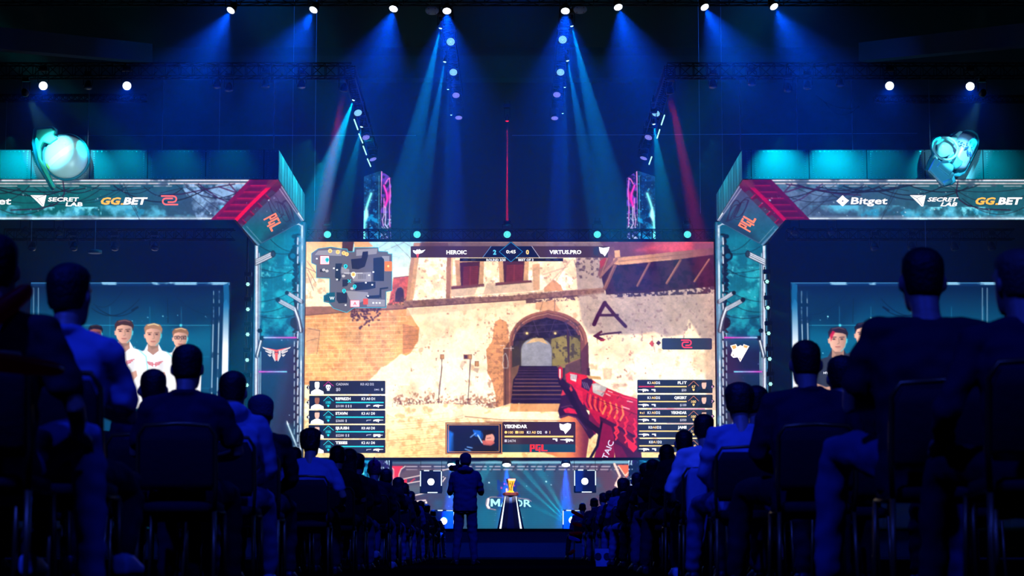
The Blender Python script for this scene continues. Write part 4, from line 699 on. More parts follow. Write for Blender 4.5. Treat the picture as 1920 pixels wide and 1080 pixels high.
def portrait(c, cx, top, s, hair, shirt, skin=(226, 170, 146), rim=(80, 220, 235), glasses=False, arms=False, mark=None, bear=False):
    """head and shoulders of a player, top = top of the hair, s = head height in px"""
    def p(pts): return [(cx + x * s, top + y * s) for x, y in pts]
    c.poly(p([(-.26, .9), (.26, .9), (.42, 1.2), (.78, 1.32), (1.0, 1.6), (1.1, 2.4), (1.03, 3.9), (-1.03, 3.9), (-1.1, 2.4), (-1.0, 1.6), (-.78, 1.32), (-.42, 1.2)]), shirt, soft=.6)
    sh = tuple(v * .78 for v in shirt); c.poly(p([(-1.1, 2.2), (-.85, 1.6), (-.72, 2.4), (-.8, 3.8), (-1.03, 3.8)]), sh, .8, soft=1.5); c.poly(p([(.3, 1.5), (.5, 1.8), (.42, 3), (.1, 3.2)]), sh, .35, soft=3)
    c.line(p([(.66, 1.28), (.98, 1.58), (1.09, 2.4)]), 2, rim, .6, soft=1.5)
    c.poly(p([(-.24, .75), (.24, .75), (.26, 1.22), (0, 1.42), (-.26, 1.22)]), tuple(v * .8 for v in skin)); c.poly(p([(-.2, .95), (.24, .9), (.22, 1.06), (-.05, 1.16)]), tuple(v * .6 for v in skin), .6, soft=1)
    face = [(-.36, .3), (-.3, .12), (.3, .12), (.36, .3), (.37, .55), (.3, .8), (.12, .99), (-.12, .99), (-.3, .8), (-.37, .55)]
    c.poly(p(face), hgrad(tuple(min(v * 1.1, 255) for v in skin), tuple(v * .78 for v in skin), cx - .3*s, cx + .35*s), soft=.5); c.poly(p([(-.37, .42), (-.43, .45), (-.41, .62), (-.36, .64)]), skin); c.poly(p([(.37, .42), (.42, .45), (.4, .62), (.35, .64)]), rim, .7)
    c.line(p([(.36, .3), (.37, .55), (.3, .8), (.14, .97)]), 1.6, rim, .6, soft=1.2)
    c.poly(p([(-.38, .42), (-.42, .15), (-.3, -.02), (.05, -.08), (.34, .0), (.44, .2), (.39, .44), (.34, .26), (.2, .2), (-.1, .17), (-.3, .24)]), hair, rag=.12, soft=.4); c.line(p([(-.24, .02), (.05, -.04), (.26, .03)]), 1.8, tuple(min(v * 1.8 + 30, 255) for v in hair), .7, soft=1.2)
    for e in (-.17, .17):
        c.line(p([(e - .1, .375), (e + .1, .36)]), 1.3, tuple(v * .7 for v in hair), .9); c.ell(cx + e*s, top + .45*s, .055*s, .03*s, (40, 28, 30), 1, .5); c.poly(p([(e-.1, .38), (e+.1, .38), (e+.09, .5), (e-.09, .5)]), (120, 70, 60), .25, soft=1)
    c.line(p([(.03, .42), (.06, .62), (-.02, .66)]), 1, tuple(v * .6 for v in skin), .8); c.line(p([(-.1, .78), (.1, .78)]), 1.4, (160, 70, 70), .95); c.line(p([(-.06, .83), (.06, .83)]), 1, tuple(v * .7 for v in skin), .6)
    if glasses:
        for e in (-.17, .17): c.line(p([(e-.13, .38), (e+.13, .38), (e+.12, .52), (e-.12, .52), (e-.13, .38)]), 1, (20, 20, 30))
        c.line(p([(-.04, .42), (.04, .42)]), 1, (20, 20, 30))
    if mark == 'wing':
        y = 1.75; c.line(p([(-.02, y+.02), (-.02, y+.2)]), 1.4, (200, 40, 60)); c.line(p([(.12, y+.02), (.12, y+.2)]), 1.4, (200, 40, 60)); c.line(p([(-.02, y+.1), (.12, y+.1)]), 1.2, (200, 40, 60))
        for k in range(3): c.line(p([(-.06, y + .03 + k*.06), (-.36 + k*.08, y - .04 + k*.07)]), 1.3, (200, 40, 60)); c.line(p([(.16, y + .03 + k*.06), (.46 - k*.08, y - .04 + k*.07)]), 1.3, (200, 40, 60))
    if arms:
        c.poly(p([(-1.0, 2.3), (-.5, 2.5), (.2, 2.35), (.55, 2.2), (.6, 2.45), (.3, 2.75), (-.6, 2.95), (-1.0, 2.8)]), tuple(v * .92 for v in skin), soft=.8); c.line(p([(-.95, 2.85), (-.4, 2.95), (.3, 2.75)]), 1.4, tuple(v * .6 for v in skin), .8)
def paint_side(m):
    x0, x1 = (50, 440) if not m else (1474, 1864 + 24)
    c = Cv(x0, 522, x1, 992, (8, 34, 70)); q = MC(c, m); A = [(26, 522), (440, 522), (440, 992), (26, 992)]
    q.poly(A, vgrad((6, 30, 64), (8, 96, 130), 540, 640)); q.poly([(26, 640), (440, 640), (440, 992), (26, 992)], vgrad((8, 96, 130), (6, 60, 96), 640, 740)); q.poly([(396, 545), (440, 545), (440, 992), (396, 992)], (6, 40, 74), .9, soft=3); q.poly([(300, 560), (400, 560), (400, 605), (330, 620)], (6, 34, 66), .6, soft=14)
    for x in (70, 130, 206, 281, 340): q.line([(x, 575), (x, 760)], .8, (60, 170, 200), .55)
    for y in (610, 669, 728): q.line([(60, y), (396, y)], .9, (70, 190, 214), .75 if y == 610 else .35)
    q.ell(339, 610, 2.4, 2.4, (80, 210, 230), 1, 1.5); q.ell(281, 609, 1.6, 1.6, (80, 210, 230), 1, 1)
    q.arc(175, 570, 230, 545, 16, 1.2, (6, 24, 50), .9); q.arc(172, 578, 262, 560, 22, 1.7, (6, 24, 50), .95); q.arc(180, 575, 252, 582, 14, 1.7, (6, 24, 50), .95); q.line([(248, 582), (258, 576)], 4, (6, 20, 44)); q.line([(314, 560), (315, 605)], 1.4, (6, 24, 50)); q.arc(330, 555, 400, 590, 10, 1, (6, 28, 60), .9)
    stars(c, x0 + 30, 590, x1 - 40, 740, 90, 21 + m, (150, 240, 250))
    # metal frame drawn round the picture
    q.line([(26, 531), (430, 531)], 2, (60, 130, 180), .9); q.line([(26, 534), (430, 534)], 5, (8, 40, 84)); q.noise([(26, 528), (430, 528), (430, 534), (26, 534)], (150, 210, 240), 30, .55, .8, 44, .1)
    q.line([(428, 531), (428, 992)], 1, (40, 110, 160)); q.poly([(419, 534), (429, 530), (430, 580), (420, 590)], (16, 90, 140)); q.poly([(419, 568), (424.5, 560), (429, 575), (427, 740), (415, 745)], vgrad((30, 110, 160), (245, 246, 252), 570, 650), soft=.5); q.poly([(415, 745), (427, 740), (425, 992), (412, 992)], (230, 236, 246))
    for x in (400.5, 411): q.line([(x, 546), (x, 568)], 1.2, (150, 190, 214), .8); q.line([(x, 576), (x, 596)], 1.6, (120, 160, 190), .7); q.line([(x - .6, 600), (x - 5, 800)], 1.8, (170, 200, 220), .9)
    q.noise([(392, 540), (416, 540), (416, 992), (392, 992)], (8, 40, 74), 16, .6, .8, 45, .06)
    for x in (63, 72): q.line([(x, 540), (x, 620)], 1.4, (150, 190, 214), .7)
    if not m:
        portrait(c, 179, 611, 32, (26, 18, 22), (240, 236, 240), skin=(150, 84, 70), mark='wing', arms=True)
        portrait(c, 338, 617, 36, (150, 104, 70), (240, 238, 242), glasses=True, mark='wing', arms=True); portrait(c, 287, 609, 40, (170, 122, 88), (242, 240, 244), mark='wing', arms=True); portrait(c, 232.5, 602, 42, (64, 40, 34), (246, 244, 248), mark='wing', arms=True)
        portrait(c, 120, 606, 38, (60, 40, 34), (240, 238, 242), mark='wing', arms=True)
    else:
        portrait(c, 1750, 607, 42, (60, 40, 40), (40, 40, 52), arms=True); portrait(c, 1620, 607, 43, (24, 18, 26), (46, 46, 60), arms=True); portrait(c, 1690, 604, 42, (90, 60, 40), (40, 40, 52), arms=True); portrait(c, 1571, 616, 44, (40, 26, 34), (46, 50, 64), arms=True)
        c.poly([(1558, 640), (1556, 628), (1561, 620), (1566, 622), (1562, 630)], (200, 20, 60), .9, soft=1)
    return c
def paint_tower(col, x0, x1, y0, y1, kind, m):
    c = Cv(x0, y0, x1, y1, (6, 26, 50)); A = [(x0, y0), (x1, y0), (x1, y1), (x0, y1)]; q = MC(c, m)
    if kind == 'ice':
        c.noise(A, (8, 70, 108), 7, .5, .7, 51, .14); c.noise(A, (50, 170, 205), 3.4, .7, .8, 52, .06); c.noise([(x0, y0), (x1, y0), (x1, y0 + 26), (x0, y0 + 26)], (16, 70, 110), 10, .3, .8, 53, .2); c.noise([(x0, 395), (x1, 395), (x1, y1), (x0, y1)], (20, 150, 200), 9, .42, .9, 54, .15)
        q.line([(696, 363), (690, 380), (684.5, 400), (683, 430), (682, 470)], 3.2, (130, 255, 245), 1, 1, glow=4.2); q.poly([(686, 388), (690, 395), (691, 405), (686, 415), (683, 410)], (200, 255, 252), .9, soft=1.5)
        for y in range(int(y0), int(y1), 26): 
            c.noise([(x0, y), (x1, y), (x1, y+26), (x0, y+26)], (150, 235, 245), 2.4, .74, .8, 55 + y, .05)
        q.line([(681.5, 850), (680, 868), (681, 890)], 6, (20, 150, 190), .8, 2); q.line([(679, 876), (681, 888)], 3, (110, 250, 255), 1, 1.2, glow=2)
        q.line([(x, y) for x, y in ((711, 330), (710, 430), (711, 470))], 1, (120, 200, 220), .7)
    else:
        c.noise(A, (40, 20, 90), 6, .45, .9, 61, .15); c.noise([(x0, 325), (x1, 325), (x1, 400), (x0, 400)], (110, 60, 190), 6, .5, .8, 62, .1)
        q.line([(720, 348), (725, 362), (726, 374), (722, 388)], 2.6, (255, 60, 190), 1, 1, glow=3); q.poly([(727, 365), (731, 352), (733, 368), (727, 380), (722, 384)], (240, 20, 160), .8, soft=1.5); q.line([(722, 345), (727, 336), (731, 334)], 1.6, (255, 120, 220)); q.line([(720, 372), (720, 382)], 1.6, (255, 120, 220))
        q.line([(715.5, 322), (714, 360), (713, 400), (712, 432)], 2, (255, 150, 225)); q.line([(730, 334), (732, 360), (730, 392), (731, 425)], 1.6, (240, 130, 220)); q.line([(720, 384), (720, 404), (717, 412), (719, 424)], 1.4, (235, 170, 230)); q.line([(723, 388), (723, 410), (722, 420), (727, 428)], 1.6, (225, 200, 240)); c.noise([(x0, 400), (x1, 400), (x1, y1), (x0, y1)], (200, 220, 245), 3, .62, .9, 63, .06)
        q.line([(725, 863), (726, 870)], 1.6, (200, 240, 250)); q.line([(730, 863), (731, 872)], 2, (200, 240, 250)); q.line([(733, 874), (734, 882), (736, 888)], 2, (200, 235, 250))
    return c
def paint_lower():
    c = Cv(730, 858, 1186, 996, (64, 52, 82)); A = [(730, 858), (1186, 858), (1186, 996), (730, 996)]
    c.poly(A, hgrad((76, 62, 86), (40, 70, 100), 760, 900)); c.poly([(1000, 858), (1186, 858), (1186, 996), (1000, 996)], hgrad((40, 72, 100), (92, 66, 86), 1000, 1140))
    c.noise(A, (30, 110, 140), 30, .5, .5, 71, .3); c.poly([(890, 940), (1060, 940), (1080, 996), (880, 996)], (16, 110, 140), .6, soft=14)
    c.poly([(730, 858), (1186, 858), (1186, 870), (730, 870)], (28, 44, 66)); c.poly([(730, 866), (1186, 864), (1186, 869), (730, 870)], hgrad((70, 96, 120), (120, 170, 190), 740, 980)); 
    for y, w in ((874.8, 1.6), (880.4, 1.4)):
        for x in range(762, 1160, 26): c.line([(x, y), (x + 20, y)], w, (214, 200, 214), .85)
    for k in range(16): x = 880 + k * 20; c.line([(x, 884), (x + 9, 870)], 2.4, (44, 44, 70), .9)
    c.poly([(733, 874), (756, 874), (750, 884), (748, 898), (735, 898), (738, 884)], (226, 50, 74)); c.poly([(752, 900), (763, 898), (763, 906), (756, 906)], (220, 44, 70)); c.line([(777, 898), (770, 904)], 3, (210, 60, 80), .8)
    c.poly([(760, 882), (800, 878), (838, 882), (800, 890), (752, 899), (748, 890)], (112, 92, 100), .6, soft=2); c.poly([(776, 925), (800, 920), (816, 912), (790, 905), (756, 912)], (124, 108, 108), .5, soft=3)
    c.line([(733, 876), (738, 880), (738, 900)], 1.2, (255, 226, 220)); c.line([(760, 874), (752, 880), (748, 890), (748, 900)], 1.4, (255, 226, 220)); c.line([(752, 899), (800, 889), (850, 877)], 1.4, (255, 226, 220)); c.line([(760, 907), (800, 900), (832, 894)], 1.5, (255, 226, 220)); c.line([(835, 896), (826, 908), (812, 919), (790, 926), (772, 930)], 1.8, (255, 226, 220)); c.line([(782, 940), (798, 938)], 2.4, (255, 226, 220)); c.ell(799, 942, 2, 2, (255, 240, 235))
    c.line([(1152, 870), (1162, 892), (1158, 902), (1154, 910)], 4, (255, 214, 196)); c.poly([(1158, 872), (1182, 872), (1184, 886), (1174, 896)], (240, 110, 70)); c.line([(1160, 874), (1172, 892), (1182, 882)], 1.8, (255, 220, 190)); c.line([(1155, 905), (1158, 914), (1170, 896)], 3, (255, 226, 214)); c.line([(1144, 880), (1166, 900)], .8, (120, 90, 110))
    c.poly([(912, 934), (930, 930), (950, 932), (990, 934), (996, 938), (994, 953), (920, 956), (912, 952)], (20, 70, 110), .8, soft=1); c.line([(930, 956), (914, 953), (911, 945), (913, 936), (920, 932), (955, 932)], 1.1, (230, 170, 170), .9); c.line([(970, 934), (990, 936), (996, 940)], 1, (230, 170, 190), .9); c.line([(916, 936), (914, 948), (917, 952)], 4, (250, 240, 240))
    c.noise([(932, 900), (975, 900), (975, 932), (932, 932)], (14, 50, 140), 8, .4, .9, 72, .1); stars(c, 760, 888, 1180, 984, 50, 31); c.ell(1024, 903, 1.5, 1.5, (200, 240, 255)); c.ell(917, 905, 1.4, 1.4, (220, 250, 255))
    r = random.Random(4)
    for k in range(6): c.ell(938 + r.random()*34, 905 + r.random()*24, 1.6, 2, (230, 60, 170), .8)
    c.a *= (1 + .04 * np.sin(np.arange(c.H) * math.pi / c.K * .5))[:, None, None]
    return c

# ------------------------------------------------------------------ gantries over the side stages
M_PANEL = pm('galvanised fascia sheet', (150, 178, 186), .55, .1, .1, 1.2, .05, .3); M_RIV = pm('rivet', (205, 220, 225), .3, .4); M_SEAM = pm('sheet seam', (24, 40, 50), .7)
M_SOFF = pm('matt black sheet', (14, 14, 18), .8)
ORD = ['first', 'second', 'third', 'fourth', 'fifth', 'sixth', 'seventh', 'eighth', 'ninth', 'tenth', 'eleventh', 'twelfth', 'thirteenth', 'fourteenth', 'fifteenth']
def gantry(m):
    f = (lambda x: MX(x)) if m else (lambda x: x)
    Y0, Y1 = 66.0, 74.5
    A = P(f(523), 281, Y0); Bz = P(f(523), 335.5, Y0).z; far = P(f(-70), 300, Y0).x
    g = empty('overhead_gantry', 'teal-lit riveted gantry with LED banner beside the ' + ('bear' if m else 'winged') + ' crest column', 'gantry', (A.x, Y0, Bz))
    sg = 1 if not m else -1
    MB().box((min(A.x, far), Y0, Bz), (max(A.x, far), Y0 + .12, A.z)).build('front_fascia', M_PANEL, g); MB().box((min(A.x, A.x - sg*.12), Y0 + .12, Bz), (max(A.x, A.x - sg*.12), Y1, A.z)).build('side_fascia', M_PANEL, g)
    seams = [59, 169, 277, 386, 495] if not m else [1408.5, 1517, 1625, 1734, 1843]; rv = MB(); s = .03
    for px in seams:
        x = P(px, 300, Y0).x; MB().box((x - .012, Y0 - .012, Bz), (x + .012, Y0, A.z)).build('seam_strip', M_SEAM, g)
        for k in range(12):
            for d in (-.13, .13): rv.box((x + d - s/2, Y0 - .014, Bz + .06 + k*(A.z-Bz-.12)/11 - s/2), (x + d + s/2, Y0, Bz + .06 + k*(A.z-Bz-.12)/11 + s/2))
    x = min(A.x, far)
    while x < max(A.x, far) - .05:
        for z in (Bz + .05, A.z - .05): rv.box((x - s/2, Y0 - .014, z - s/2), (x + s/2, Y0, z + s/2))
        x += .14
    for k in range(1, 10): yy = Y0 + (Y1 - Y0) * k / 10; MB().box((A.x - .006, yy - .012, Bz), (A.x + .006, yy + .012, A.z)).build('seam_strip', M_SEAM, g)
    tag(rv.build('rivet', M_RIV, g), kind='stuff')
    T0 = P(f(521), 337, Y0); B0 = P(f(442), 412, 67.7); T1 = Vector((T0.x, Y1 - .1, T0.z))
    lo, hi = 68., 80.
    for _ in range(40):
        mid = (lo + hi) / 2; lo, hi = (mid, hi) if P(f(487), 462, mid).z > B0.z + 0 else (lo, mid)
    # the lower back corner sits at the same height as the lower front corner
    yb = 67.7 * (1030 - 412) / (1030 - 462); B1 = Vector((B0.x, yb, B0.z))
    L0 = Vector((far, Y0, T0.z)); L1 = Vector((far, 67.7, B0.z)); T0b = Vector((T0.x, Y0, T0.z))
    c = paint_banner(m)
    fr = (L0, T0b, B0, L1) if not m else (T0b, L0, L1, B0); led_surface('led_banner', fr, 620, 78, c, 1.25, g)
    sd = (T0b, T1, B1, B0) if not m else (T1, T0b, B0, B1); led_surface('corner_led_banner', sd, 130, 90, c, 1.25, g)
    e = Vector((0, .02, 0)); k_ = Vector((0, .14, .06)); mb = MB()      # thin housings behind the two LED faces
    mb.hexa([L1 + e, B0 + e, B0 + k_, L1 + k_, L0 + e, T0b + e, T0b + k_, L0 + k_]); mb.build('banner_housing', M_SOFF, g)
    e = Vector((-sg*.02, 0, 0)); k_ = Vector((-sg*.14, 0, .06)); mb = MB(); mb.hexa([B0 + e, B1 + e, B1 + k_, B0 + k_, T0b + e, T1 + e, T1 + k_, T0b + k_]); mb.build('corner_housing', M_SOFF, g)
    # sponsor lettering, shown by the banner
    def OO(): return Ov(fr[0], fr[1], fr[2], .012)
    W, OG, PK = em((255, 246, 246), 1.5), em((255, 176, 76), 1.45), em((255, 104, 96), 1.45)
    def secret(x):
        o = OO(); o.poly([(x, 366), (x+30, 366), (x+25, 387), (x+22, 387)], W); DK = em((40, 90, 100), 1.2); o.line([(x+3, 367), (x+13, 372), (x+27, 366)], .9, DK, 1); o.line([(x+13, 372), (x+24, 386)], .9, DK, 1); o.build('sponsor_mark', g)
        o = OO(); o.text('SECRET', x+33, 377.5, 7.6, W, w=58, bold=.028, shear=.3 if m else .1, k=1); o.text('LAB', x+66 if not m else x+57, 386.5, 7.4, W, w=32, bold=.028, shear=.3 if m else .1, k=1); o.build('sponsor_lettering', g)
    def ggbet(x):
        o = OO(); o.text('GG', x, 383, 13, OG, w=38, bold=.04, shear=.25, k=1); o.poly([(x+38, 381), (x+44, 381), (x+43, 384), (x+37, 384)], OG); o.text('BET', x+42, 383, 13, W, w=46, bold=.04, shear=.2, k=1); o.build('sponsor_lettering', g)
    o = OO()
    if not m: o.text('Bitget', -49, 383, 13, W, w=70, bold=.02, shear=.1, k=1); o.build('sponsor_lettering', g); secret(57); ggbet(189); o = OO(); zmark(o, 318, 376, 32, 21, PK, 1); o.build('sponsor_mark', g)
    else:
        o.poly([(1568, 377), (1580, 366), (1585, 371), (1578, 377), (1583, 382), (1578, 385)], W); o.poly([(1592, 376), (1580, 387), (1575, 383), (1582, 377), (1577, 372), (1582, 369)], W, 1); o.build('sponsor_mark', g)
        o = OO(); o.text('Bitget', 1595, 382.5, 13, W, w=69, bold=.02, shear=.1, k=1); o.build('sponsor_lettering', g); secret(1706); ggbet(1829)
    o = Ov(sd[0], sd[1], sd[2], .012); pgl(o, f(512.5), 417, 28, 25, em((255, 128, 92), 1.4), 1, R(62 if not m else -60))
    o.build('corner_lettering', g)
    return g, A, Bz
G1 = gantry(False); G2_ = gantry(True)
# wash lights clipped along the gantry tops (bare points of light close to the sheets)
for m, spots_ in ((0, ((20, 15), (62, 9), (116, 22), (160, 12), (232, 6), (330, 2.2), (430, 1.2))), (1, ((1462, 24), (1562, 20), (1600, 5), (1660, 3.5), (1760, 13), (1830, 10), (1880, 3)))):
    for px, e_ in spots_:
        p = P(px, 255, 64.7); q_ = P(px, 322, 66); spot(p, q_, 80, (0, .62, .8), e_ * 9, 1, .0, 'gantry_wash')
# side faces of the two gantries
for px, dx, e_ in ((523, .9, 230), (1391, -.9, 80)):
    for k, yy in enumerate((67.2, 69.2, 71.2, 73.2)): x_ = P(px, 300, 66).x; spot((x_ + dx, yy, 13.6), (x_, yy, 12.2), 125, (0, .7, .85), e_ * (1, .8, 1.2, .7)[k], 1, 0., 'gantry_wash')

# ------------------------------------------------------------------ columns beside the big screen
E_BARC, E_PK = em((214, 200, 196), 1.3), em((240, 90, 80), 1.3)
for m in (0, 1):
    f = MX if m else (lambda x: x); Yc = 74.75
    xa, xb = sorted((P(f(475.5), 600, Yc).x, P(f(571), 600, Yc).x)); zt_ = P(520, 416, Yc).z; zb_ = zt
    col_ = empty('led_column', 'tall LED column with drawn pipes and ' + ('a white bear head crest, right of the big screen' if m else 'a winged crest, left of the big screen'), 'led column', ((xa + xb) / 2, Yc, zb_))
    q4 = [(xa, Yc, zt_), (xb, Yc, zt_), (xb, Yc, zb_), (xa, Yc, zb_)]
    led_surface('display_panel', q4, 96, 570, paint_column(m), 1.3, col_)
    MB().box((xa, Yc + .02, zb_), (xb, Yc + .5, zt_)).build('cabinet', M_DARK, col_)
    o = Ov(q4[0], q4[1], q4[2], .012)
    if not m:
        for sgn in (1, -1):
            cx = 518.5
            for k, (x1_, y1_, x2_, y2_, w_) in enumerate(((7, 658, 27, 652, 3.6), (8, 662, 22, 658.5, 3.4), (9, 667, 17, 666, 3.6))): 
                o.poly([(cx + sgn*x1_, y1_ - w_/2), (cx + sgn*x2_, y2_ - w_/2), (cx + sgn*(x2_-2), y2_ + w_/3), (cx + sgn*(x1_+3), y1_ + w_/2 + .4)], E_BARC, 1)
            o.poly([(cx + sgn*1, 667), (cx + sgn*1, 665), (cx + sgn*4, 664), (cx + sgn*4, 657), (cx + sgn*8, 657), (cx + sgn*8, 668), (cx + sgn*3, 678), (cx + sgn*2, 677)], E_BARC, 2)
            o.poly([(cx, 656), (cx + sgn*20, 652), (cx + sgn*8, 658), (cx, 660)], E_PK, 1)
        o.poly([(515, 661), (522, 661), (521, 664), (520.5, 673), (519, 676), (517.5, 676), (516, 673), (515.5, 664)], E_PK, 3)
    else:
        Wt, OG = em((250, 244, 240), 1.35), em((236, 176, 96), 1.3); d = -2
        o.poly([(1369, 648), (1380, 645), (1383, 650), (1388, 647), (1393, 649), (1394, 645), (1405, 649), (1388, 679), (1383, 670), (1375, 671), (1370, 666), (1373, 658), (1372, 654)], Wt, 1); o.poly([(1371.5, 649), (1379, 647), (1381, 652), (1375, 655)], OG, 2); o.poly([(1395, 647), (1402.5, 649), (1400, 653), (1394, 651)], OG, 2); o.disc(1375, 666, 1, 1, em((120, 60, 60), 1.2), 2); o.poly([(1386, 671), (1388, 675), (1389.5, 675), (1387, 671)], em((150, 70, 60), 1.2), 2)
    o.build('crest', col_)

# ------------------------------------------------------------------ side screens with the players
for m in (0, 1):
    f = MX if m else (lambda x: x); Yc = 80.
    xa, xb = sorted((P(f(30 if m else 56), 600, Yc).x, P(f(431), 600, Yc).x)); z1 = P(300, 529, Yc).z
    s_ = empty('led_side_screen', 'large framed LED screen showing ' + ('players in dark jerseys' if m else 'players in white jerseys with folded arms'), 'screen', ((xa + xb) / 2, Yc, zt))
    zs = P(300, 850, Yc).z; q4 = [(xa, Yc, z1), (xb, Yc, z1), (xb, Yc, zs), (xa, Yc, zs)]
    led_surface('display_panel', q4, 380, 320, paint_side(m), 1.32, s_); MB().box((xa, Yc + .02, zt), (xb, Yc + .4, z1)).build('cabinet', M_DARK, s_)
    if m: o = Ov(q4[0], q4[1], q4[2], .012); o.text('HYPE', 1544, 701, 4, em((240, 240, 250), 1.3), w=16, bold=.04); o.build('jersey_lettering', s_)

# ------------------------------------------------------------------ lower LED wall behind the stage
Yl = 80.5; xa, xb = P(735, 920, Yl).x, P(1182, 920, Yl).x; z1 = P(957, 863, Yl).z
lw = empty('led_back_wall', 'wide low LED wall under the big screen with streaked grey graphics and event lettering', 'led wall', ((xa + xb) / 2, Yl, zt))
q4 = [(xa, Yl, z1), (xb, Yl, z1), (xb, Yl, zt), (xa, Yl, zt)]
led_surface('display_panel', q4, 450, 132, paint_lower(), 1.35, lw); MB().box((xa, Yl + .02, zt), (xb, Yl + .4, z1)).build('cabinet', M_DARK, lw)
o = Ov(q4[0], q4[1], q4[2], .012); WC = em((176, 250, 250), 1.45)
o.poly([(920, 949.5), (920, 935.5), (924.5, 935.5), (929, 942.5), (933.5, 935.5), (937.5, 935.5), (937.5, 949.5), (933.6, 949.5), (933.6, 941.5), (929.8, 947), (928.2, 947), (924, 941.5), (924, 949.5)], WC); o.text('A', 938.5, 949.5, 14, WC, w=15, bold=.02); o.text('J', 955, 949.5, 14, WC, w=8, bold=.02); o.text('O', 965, 950, 13.6, WC, w=15, bold=.02); o.text('R', 982, 950, 13.6, WC, w=14.5, bold=.02); o.build('event_lettering', lw)

# ------------------------------------------------------------------ ice towers
M_ICEB = pm('dark tower core', (16, 26, 40), .5)
for m in (0, 1):
    xs_ = (680, 712.5, 732.5) if not m else (1230.5, 1197, 1176.5)
    g_ = lambda px, py, Y: P(px, py, Y)
    a_, b_, c_ = P(xs_[0], 600, 79.), P(xs_[1], 600, 78.2), P(xs_[2], 600, 79.4)
    ha, hb, hc = P(xs_[0], 331, 79.).z, P(xs_[1], 320, 78.2).z, P(xs_[2], 334, 79.4).z
    tw = empty('ice_tower', 'tall ' + ('right' if m else 'left') + ' tower clad in icy LED panels with a cyan arc and a pink arc', 'tower', (b_.x, b_.y, zt))
    qa = [(a_.x, a_.y, ha), (b_.x, b_.y, hb), (b_.x, b_.y, zt), (a_.x, a_.y, zt)]; qb = [(b_.x, b_.y, hb), (c_.x, c_.y, hc), (c_.x, c_.y, zt), (b_.x, b_.y, zt)]
    if m: qa = [qa[1], qa[0], qa[3], qa[2]]; qb = [qb[1], qb[0], qb[3], qb[2]]
    X = lambda v: MX(v) - (3.5 if m else 0)
    lo_, hi_ = sorted((xs_[0], xs_[2])); D = (lambda c: c)
    ci = paint_tower(None, lo_ - 3, hi_ + 3, 314, 1000, 'ice', 0 if not m else 2); 
    led_surface('icy_led_face', qa, 34, 680, ci, 1.3, tw); cp = paint_tower(None, lo_ - 3, hi_ + 3, 314, 1000, 'pink', 0 if not m else 2); led_surface('pink_led_face', qb, 24, 680, cp, 1.3, tw)
    d_ = Vector((a_.x + c_.x - b_.x, a_.y + c_.y - b_.y, 0)); e = .02; cn = (Vector((a_.x, a_.y, 0)) + Vector((c_.x, c_.y, 0))) / 2
    base = [Vector((p.x, p.y, 0)) for p in (a_, b_, c_, d_)]; base = [p + (cn - p).normalized() * .03 for p in base]
    MB().hexa([Vector((p.x, p.y, zt)) for p in base] + [Vector((base[0].x, base[0].y, ha-.02)), Vector((base[1].x, base[1].y, hb-.03)), Vector((base[2].x, base[2].y, hc-.02)), Vector((base[3].x, base[3].y, min(ha, hc)-.2))]).build('tower_core', M_ICEB, tw)
# ------------------------------------------------------------------ light fixtures
M_HEAD = pm('lamp housing', (20, 20, 24), .45); E_LAMP = em((225, 235, 255), 6); E_LAMPB = em((90, 140, 255), 3); E_PARW = em((150, 225, 255), 1.35); E_PARV = em((140, 140, 240), 1.3); E_TEALL = em((90, 240, 235), 1.9); E_REDL = em((255, 20, 50), 2.4); E_OFF = pm('unlit lens', (110, 120, 130), .25, .2); E_BEAM = em((190, 255, 255), 3.4)
def make_lamp(kind):
    """prototype with the lens looking down -Z, origin at the lens"""
    root = bpy.data.objects.new('moving_head_lamp' if kind != 'beam' else 'beam_lamp', None); COL.objects.link(root)
    r, L = {'wash': (.135, .3), 'par': (.135, .16), 'beam': (.055, .22), 'flood': (.075, .1)}[kind]
    hd = MB().lathe((0, 0, 0), (0, 0, 1), [(-.015, r + .018), (.06, r + .02), (L * .7, r * .85), (L, r * .5)], 20).build('lamp_head', M_HEAD, root, True)
    mb = MB()
    if kind in ('par', 'flood'):     # a cluster of separate LED cells
        rings = [(0, 1), (1, 6), (2, 12), (3, 18)] if kind == 'par' else [(0, 1), (1, 6)]; q = r / (3.6 if kind == 'par' else 1.5)
        for k, n in rings:
            for i in range(n): a = 2 * math.pi * i / n; mb.disc((q*k*math.cos(a), q*k*math.sin(a), -.017), (0, 0, -1), q * (.47 if kind == 'par' else .42), 8)
        mb.build('lens', E_PARW, hd)
    else: mb.lathe((0, 0, 0), (0, 0, -1), [(.0, r), (.02, r * .98), (.035, r * .6), (.04, .002)], 24).build('lens', E_LAMP, hd, True)
    mb = MB(); y = r + .05; mb.box((-y, -.03, -.02 + L*.4), (-y + .025, .03, L + .2)); mb.box((y - .025, -.03, -.02 + L*.4), (y, .03, L + .2)); mb.box((-y, -.05, L + .18), (y, .05, L + .21)); mb.build('yoke', M_HEAD, root)
    MB().box((-.13, -.1, L + .21), (.13, .1, L + .33)).tube((-.08, 0, L + .33), (-.08, 0, L + .44), .02).tube((.08, 0, L + .33), (.08, 0, L + .44), .02).build('lamp_base', M_HEAD, root)
    return root
PRO = {}
def copy_tree(o, parent=None):
    c = o.copy(); COL.objects.link(c)
    if parent: c.parent = parent
    for ch in list(o.children): copy_tree(ch, c)
    return c
